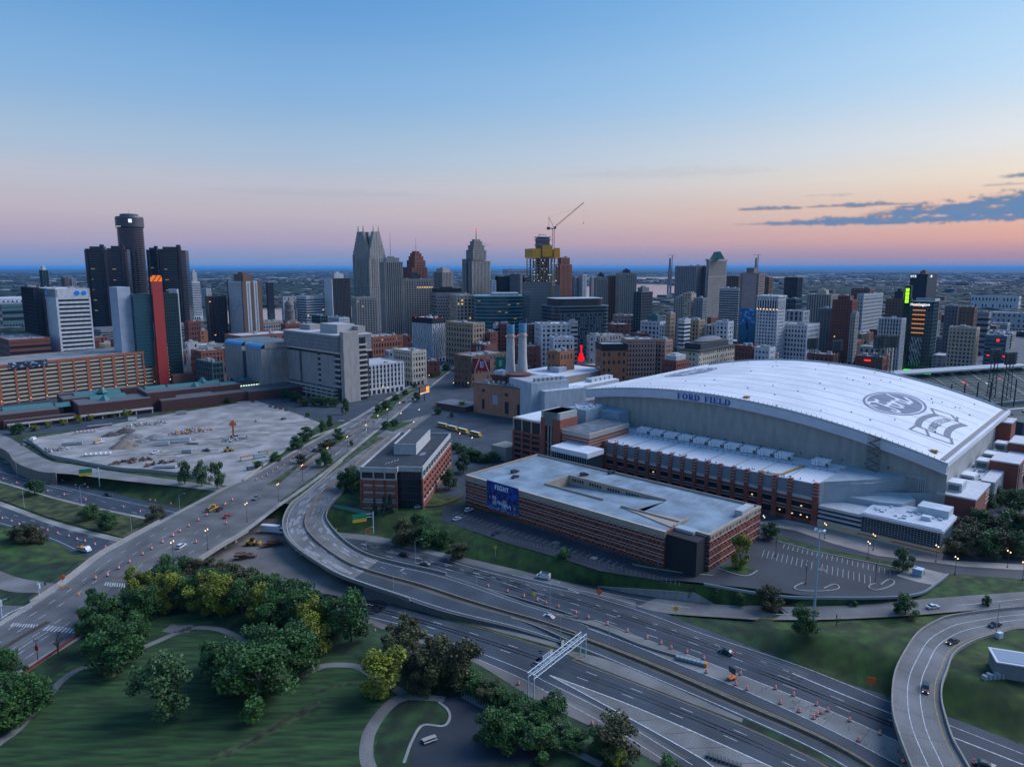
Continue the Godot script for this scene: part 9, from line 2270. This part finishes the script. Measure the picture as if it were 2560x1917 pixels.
func build_road_furniture() -> void:
	var m := Mb.new(); var steel := paint([.42,.52,.58],.45)
	var la := V(5.5,-6,-188.3); var ra := V(22.8,-6,-211)
	var dir := (ra - la).normalized(); var len := la.distance_to(ra)
	var g := thing("sign_gantry", "pale steel lattice sign gantry spanning the near carriageway", "gantry", la, rad_to_deg(atan2(-dir.z, dir.x)))
	for x in [.0, len]:
		for z in [-1.0,1.0]: m.bar(V(x, 0, z), V(x, 7.6, z),.2,6); part("leg", m, steel, g)
	for y in [6.2,7.6]:
		for z in [-1.0,1.0]: m.bar(V(-.4, y, z), V(len + .4, y, z),.13,5)
	part("chords", m, steel, g)
	var n := int(len / 2.2)
	for k in n:
		var x0 := len * k / n; var x1 := len * (k + 1) / n
		for z in [-1.0,1.0]: m.bar(V(x0,6.2 if k % 2 else 7.6, z), V(x1,7.6 if k % 2 else 6.2, z),.07,4)
		m.bar(V(x0,7.6,-1), V(x1,7.6,1),.06,4); m.bar(V(x0,6.2,1), V(x1,6.2,-1),.06,4)
	part("lattice", m, steel, g)
	for e in [[.27,.4],[.41,.46],[.63,.68]]: m.hx(len * e[0], len * e[1],5.6,8.8,-1.5,-1.4); part("sign_panel", m, paint([.36,.37,.36],.7), g)
	for k in 5: m.bar(V(len * (.28 + k * .03),5.6,-1.3), V(len * (.28 + k * .03),8.8,-1.3),.08,4)
	stuff(part("panel_ribs", m, steel, g))
	for e in [[V(-232.9,-5,-385.9),11.0,-1, "left by the sunken freeway"],[V(-63.5,-3,-309.8),10.0,-1, "right of the flyover curve"]]:
		var o := thing("cantilever_sign", "green and yellow exit sign on a single arm, %s" % e[3], "road sign", e[0],25)
		m.bar(Vector3.ZERO, V(0, e[1],0),.25,6); m.bar(V(0, e[1] - .6,0), V(-9, e[1] - .6,0),.14,5); m.bar(V(0, e[1] - 2,0), V(-9, e[1] - 2,0),.14,5); part("post_and_arm", m, steel, o)
		m.hx(-9.4,-3, e[1] - 2.2, e[1] + .2,.3,.45); part("green_panel", m, paint([.01,.22,.13],.5), o)
		m.hx(-9.4,-3, e[1] - 3.7, e[1] - 2.2,.3,.45); part("yellow_panel", m, paint([.65,.38,.01],.5), o)
	sign_on_post("works_sign", "orange diamond works sign on the shoulder below the retaining wall", V(32.8,-6,-251),2.6,1.9,1.9,[.8,.12,.02], true)
	sign_on_post("curve_sign", "yellow diamond curve warning sign at the slip road gore", V(58.4,-6,-236.4),3.2,1.7,1.7,[.75,.42,.01], true)
	sign_on_post("works_sign", "square orange works sign in the grass below the loop ramp", V(104.8,-4,-190),2.4,2.2,1.9,[.85,.12,.02], false, -20)
	sign_on_post("works_sign", "orange diamond works sign by the avenue crossing at lower left", V(-167.7,0,-249.3),3.2,1.8,1.8,[.85,.13,.02], true)
	sign_on_post("exit_marker", "small green and yellow marker on the bank below the garage", V(-7,-3,-282.7),4.2,1.2,1.2,[.4,.36,.03], false, 10)
	sign_on_post("curve_sign", "small yellow sign beside the flyover curve", V(-79.4,-1,-304.9),1.6,1.1,1.1,[.6,.4,.02], true)
	sign_on_post("warning_sign", "yellow green pedestrian like sign among the barrels on the far carriageway's edge", V(8.2,-6,-247.5),3.4,1.1,1.4,[.65,.6,.02], true)
	sign_on_post("works_sign", "orange works sign beside the cantilever sign right of the flyover", V(-65.7,-4,-308.4),2.6,1.8,1.8,[.8,.14,.02], true)
	sign_on_post("works_sign", "small orange works sign on the verge left of the brick gate", V(-70.4,0,-495.4),2,1.6,1.6,[.8,.1,.02], true)
	var o := thing("arrow_board", "orange trailer carrying a dark arrow board among the barrels", "trailer", V(66.6,-6,-197.6),30)
	m.hx(-1.4,1.4,.5,.8,-.8,.8); m.bar(V(1.2,.6,0), V(2.6,.5,0),.1); part("trailer_frame", m, paint([.6,.12,.02],.5), o)
	for z in [-.8,.8]: m.bar(V(0,.35, z), V(0,.35, z + .2 * signf(z)),.35,10); part("wheel", m, paint([.012,.012,.012],.8), o)
	m.bar(V(0,.8,0), V(0,2.2,0),.1); m.hx(-.08,.08,2.0,3.9,-1.3,1.3); part("board", m, paint([.03,.05,.06],.5), o)
	o = thing("crash_trailer", "blue grey crash cushion trailer on the closed concrete lane", "trailer", V(56.4,-6,-206.8),-28)
	for k in 7: m.hx(-4.6 + k * 1.3,-3.5 + k * 1.3,.3,1.2,-.7,.7); part("cushion_cell", m, paint([.2,.26,.28],.6), o)
	m.hx(4.4,5.2,.3,1.3,-.8,.8); part("orange_end", m, paint([.6,.2,.02],.5), o)
	o = thing("barrier_stack", "row of dark stored barrier panels at the bottom edge of the freeway gore", "barrier", V(53.6,-6,-161),-30)
	for k in 9: m.hx(-4.5 + k * 1.0,-3.9 + k * 1.0,0,.9,-.8,.8); part("panel", m, paint([.05,.07,.08],.6), o)
	var k := 0
	for p in [V(-168.2,.2,-236.7), V(-172.2,.2,-223.5), V(-101.7,.2,-481.9), V(-99,.2,-513.1)]:
		o = thing("traffic_signal", "traffic signal pole with boxed lights at the %s" % ["lower left crossing, upper side", "lower left edge", "far junction, nearer side", "far junction, farther side"][k], "traffic signal", p, [10.0,40.0,80.0,85.0][k]); k += 1
		m.bar(Vector3.ZERO, V(0,7,0),.13,6); m.bar(V(0,6.4,0), V(2.4,6.6,0),.08,5); part("pole", m, steel, o)
		m.hx(-.3,.5,4.4,6.2,-.4,.4); part("cabinet", m, paint([.5,.55,.58],.5), o); m.hx(2.1,2.6,5.6,6.9,-.2,.2); part("signal_box", m, paint([.03,.05,.04],.5), o)
	o = thing("banner_lamp", "ornate dark lamp post with a red banner beside the lower left pavement", "street lamp", V(-143,.2,-197.6),0)
	m.bar(Vector3.ZERO, V(0,6.4,0),.12,6); m.lathe(V(-.5,6.2,0),[V2(0,0), V2(.25,.3), V2(0,.7)],8); m.lathe(V(.5,6.2,0),[V2(0,0), V2(.25,.3), V2(0,.7)],8); part("post", m, paint([.02,.022,.025],.6), o); m.hx(-.5,.5,3.2,4.8,-.1,.1); part("red_banner", m, paint([.45,.03,.03],.6), o)
	for e in [["barricade", "striped barricade across the side street mouth, left one", V(-166.3,.2,-245.9)],["barricade", "striped barricade across the side street mouth, right one", V(-164,.2,-246.5)],["works_cone", "tall orange cone on the crossing at lower left, left one", V(-157,.2,-241)],["works_cone", "tall orange cone on the crossing at lower left, right one", V(-150.6,.2,-238.9)]]:
		o = thing(e[0], e[1], "barricade" if e[0] == "barricade" else "cone", e[2],-8)
		if e[0] == "barricade": m.hx(-1,1,.7,.95,-.05,.05); m.hx(-1,1,.3,.5,-.05,.05); m.bar(V(-.8,0,.2), V(-.8,1.1,0),.05); m.bar(V(.8,0,.2), V(.8,1.1,0),.05)
		else: m.lathe(Vector3.ZERO, [V2(.4,0), V2(.12,1.3), V2(0,1.3)],8)
		part("boards" if e[0] == "barricade" else "cone", m, paint([.7,.25,.06],.6), o)
func build_construction_site() -> void:
	var rng := RandomNumberGenerator.new(); rng.seed = 23
	var dust := paint([.37,.35,.325],.95, "mottle", .011)
	area("construction_site", P(0,[-336.9,-475.3,-323.1,-492.5,-306.5,-511,-292.8,-545.6,-262.4,-580.1,-238.9,-609.8]) + P(0,[-243.9,-615.2,-231.9,-624.7,-203.4,-595.1,-175.5,-564.8,-146.1,-528.7,-146.3,-507.2,-147.7,-467.1,-146.6,-448.6,-149.6,-380,-152.7,-371.5,-163.2,-372.6]) + P(0,[-178.2,-387.7,-209.7,-398.1,-232.5,-402.9,-269.6,-421.4,-290.1,-432.2,-310.1,-451.6]),.12, dust)
	var m := Mb.new()
	for k in 90:
		var a := V(-259.3,.13,-413.7).lerp(V(-160.4,.13,-538.5), rng.randf()) + V(rng.randf_range(-40,30),0, rng.randf_range(-45,35))
		if Geometry2D.is_point_in_polygon(V2(a.x, a.z), xz(P(0,[-312.3,-465.5,-289.9,-507.2,-239.2,-570.5]) + P(0,[-172.2,-547.7,-152.4,-472,-152.4,-394.6]) + P(0,[-196.8,-399.3,-267.5,-427.3]))): m.piece(a, a + V(rng.randf_range(6,26),0, rng.randf_range(-9,3)), rng.randf_range(.5,2.6),.004 * (k % 8))
	stuff(part(numbered("soil_streaks"), m, paint([.22,.2,.18],.95, "mottle", .05), self)); get_child(-1).set_meta("label", "darker tyre tracks and damp streaks over the pale construction site"); get_child(-1).set_meta("category", "tracks")
	for e in [[1075,625,7,3.6,[.07,.06,.055], "dark earth mound at the back of the construction site"],[955,650,6,2.4,[.075,.06,.05], "smaller dark earth mound left of the dark mound"],[1070,745,9,5.4,[.2,.16,.125], "tall tan earth mound in the middle of the construction site"],[1130,670,8,3,[.16,.15,.14], "grey earth mound behind the tan mound"],[1340,675,8,2.8,[.2,.19,.185], "pale grey mound right of the tan mound"],[1215,705,5,1.8,[.17,.17,.17], "low grey heap between the tan and pale mounds"]]:
		var o := thing("earth_mound", e[5], "mound", Vector3.ZERO, 0); o.position = at_site(e[0], e[1])
		var rr: float = e[2]; var hh: float = e[3]
		for i in 18:
			for j in 5:
				var f := func(ii: int, jj: int) -> Vector3:
					var a := TAU * (ii % 18) / 18.0; var q := jj / 5.0; var w := 1.0 + noise.get_noise_2d(cos(a) * 2 + e[0], sin(a) * 2 + q) * .45
					return V(cos(a) * rr * q * w, hh * pow(1.0 - q, .85) + .1, sin(a) * rr * q * w)
				m.quad(f.call(i, j), f.call(i + 1, j), f.call(i + 1, j + 1), f.call(i, j + 1))
		part("soil", m, paint(e[4],.95, "soft", .2), o)
	for e in [[1650,620,15,7,130, "wide heap of splintered building rubble on the construction site"],[2030,690,9,5,70, "white rubble heap round the orange drilling rig"],[1130,880,12,4,60, "brown tangle of scrap on the near side of the site"],[1385,900,10,3,40, "smaller brown scrap tangle right of the first"],[480,780,9,4,50, "mixed heap of orange and white materials at the site's left"],[1250,560,16,5,60, "low spread of grey debris at the back of the site"]]:
		var o := thing("rubble_heap", e[5], "rubble", at_site(e[0], e[1]),35)
		for t in 3:
			for k in e[4] / 3:
				var a := rng.randf() * TAU; var q := sqrt(rng.randf()); var sz := rng.randf_range(.4,1.6)
				m.tbox(Transform3D(Basis(V(rng.randfn(), rng.randfn(), rng.randfn()).normalized(), rng.randf() * TAU), V(cos(a) * e[2] * q, .2 + (1 - q) * 1.6, sin(a) * e[3] * q)), V(sz * 1.8, sz * .4, sz))
			var tones := [[.42,.4,.38],[.2,.15,.11],[.45,.24,.12]] if not "brown" in e[5] else [[.1,.05,.03],[.14,.09,.06],[.07,.05,.04]]
			if "white" in e[5] or "grey" in e[5]: tones = [[.45,.46,.47],[.3,.3,.3],[.2,.19,.18]]
			stuff(part("debris", m, paint(tones[t],.9), o))
	var rig := thing("drilling_rig", "tall orange drilling rig standing in white rubble on the construction site", "drilling rig", at_site(2012,680),20)
	m.hx(-.6,.6,0,11,-.6,.6); part("mast", m, paint([.5,.12,.03],.6), rig); m.hx(-2.2,2.2,9.5,11.5,-1,1); m.hx(-1,1,11,13,-.8,.8); part("head", m, paint([.5,.12,.03],.6), rig); m.hx(-2,3,.4,2.2,-1.3,1.3); part("crawler_base", m, paint([.05,.05,.05],.7), rig)
	for e in [[1960,790,30, "site", .1],[0,0,0, "yard", 0]]:
		var where: Vector3 = at_site(e[0], e[1]) if e[3] == "site" else V(-116.7,-5.9,-302.4)
		var o := thing("wheel_loader", "yellow wheel loader %s" % ("on the right of the construction site" if e[3] == "site" else "parked under the flyover"), "loader", where, e[2])
		m.hx(-2.4,1.2,.9,2.0,-1.1,1.1); part("body", m, paint([.6,.33,.01],.5), o); m.hx(-.6,.9,2.0,3.3,-.9,.9); part("cab", m, glass_mat(), o); m.hx(3.0,4.0,.3,1.5,-1.4,1.4); m.bar(V(1.1,1.6,0), V(3.2,.9,0),.2); part("bucket", m, paint([.5,.28,.02],.6), o)
		for x in [-1.5,1.4]:
			for z in [-1,1]: m.bar(V(x, .8, z * 1.0), V(x, .8, z * 1.5),.8,10); part("wheel", m, paint([.012,.012,.012],.8), o)
	for e in [[V(-107.2,-5.9,-302.1), "rusty red brown crawler crane base under the flyover", [.12,.04,.03]],[V(-114.3,-5.9,-287.1), "rusty heap of steel beams in the yard under the bridge", [.13,.06,.045]]]:
		var o := thing("steel_stack" if "beams" in e[1] else "crawler", e[1], "machine" if not "beams" in e[1] else "steel", e[0],20)
		for k in 9: m.tbox(Transform3D(Basis(Vector3.UP, rng.randf_range(-.2,.2)), V(rng.randf_range(-2,2),.4 + .28 * k, rng.randf_range(-1.5,1.5))), V(8.5 - k * .5,.35,.6 + .3 * (k % 3))); part("beam", m, paint(e[2],.8), o)
	for e in [[1500,715,20.0,3.4,3.2,18,[.55,.57,.58], "long white trailer in the middle of the site", "trailer"],[1400,738,8.0,2.6,2.6,18,[.5,.52,.53], "short white container touching the long white trailer", "container"],[840,825,17.0,2.6,1.8,12,[.6,.6,.6], "row of white pipes stacked at the site's near left", "pipes"],[740,628,14.0,2.4,1.6,25,[.55,.4,.42], "stack of pinkish white rolls at the back left of the site", "rolls"],[620,735,12.0,3,2,20,[.35,.38,.38], "grey stacked materials at the site's left", "materials"],[430,775,6.0,3.0,1.6,10,[.6,.25,.02], "orange stack at the far left of the site", "materials"],[1140,525,7,3,3,30,[.55,.56,.57], "white site hut at the back edge near the market", "hut"],[860,575,16,2.6,1.4,35,[.16,.18,.18], "dark low row of materials along the back fence", "materials"],[1560,470,9,3,2.6,30,[.3,.33,.35], "grey container at the far back of the site", "container"],[1430,930,12,4,1.6,5,[.5,.52,.53], "pale stacked slabs near the three trees", "slabs"],[1610,805,7,3,2.4,8,[.3,.34,.35], "grey skip right of the white pickup", "skip"],[1660,725,8,1.6,1,0,[.14,.12,.1], "dark flat trailer right of the long white trailer", "trailer"],[2130,865,9,3,2.8,45,[.55,.54,.53], "white office trailer with red rim at the site's right corner", "trailer"],[2240,845,8,3,2.8,45,[.3,.38,.45], "blue grey container beside the white office trailer", "container"],[2270,815,7,3,2.6,45,[.45,.3,.08], "yellow container behind the blue grey container", "container"],[2160,950,5,3,2.6,45,[.06,.1,.14], "dark blue skip near the avenue wall", "skip"]]:
		var o := thing("site_" + e[8], e[7], e[8], at_site(e[0], e[1]), e[5])
		if e[8] in ["pipes", "rolls"]:
			for k in 12: m.bar(V(-e[2] / 2 + e[2] * k / 12.0,.6 + .7 * (k % 2),-e[3] / 2), V(-e[2] / 2 + e[2] * k / 12.0,.6 + .7 * (k % 2), e[3] / 2),.55,8); part("pipe" if e[8] == "pipes" else "roll", m, paint(e[6],.6), o)
		else:
			m.hx(-e[2] / 2, e[2] / 2,.5, e[4],-e[3] / 2, e[3] / 2); part("body", m, paint(e[6],.7, "soft", .2), o)
			m.hx(-e[2] / 2 - .1, e[2] / 2 + .1, e[4] - .15, e[4] + .05,-e[3] / 2 - .1, e[3] / 2 + .1); part("rim", m, paint([.4,.1,.06] if "red rim" in e[7] else [.25,.26,.27],.7), o)
			m.hx(-e[2] / 2 + .4, e[2] / 2 - .4,0,.5,-e[3] / 2 + .3, e[3] / 2 - .3); part("base", m, paint([.05,.05,.05],.8), o)
	m.wall(smooth(P(0,[-334.5,-475.3,-309.1,-450.1,-289,-430.6,-268.3,-419.3,-231.8,-401.7,-208.8,-396.5,-177.2,-385.5])),.08,0,2.0); part(numbered("site_fence"), m, paint([.22,.25,.26],.7), self); tag(get_child(-1), "grey screened fence along the near edge of the construction site", "fence")
	m.wall(smooth(P(0,[-149.3,-380,-146.9,-449.5,-142.2,-475.3,-127.5,-510.2])),.4,0,1.2); part(numbered("site_wall"), m, paint([.36,.34,.31],.9, "streak", .1), self); tag(get_child(-1), "low pale concrete wall between the site and the avenue", "wall")
func at_site(x: float, y: float) -> Vector3:
	var u := x / 3.45; var v := 900 + y / 3.45
	var p := atv(u, v, 1000.0) - V(0,117,0)
	var q := p * (-117.0 / p.y)
	return V(q.x, .1, q.z)
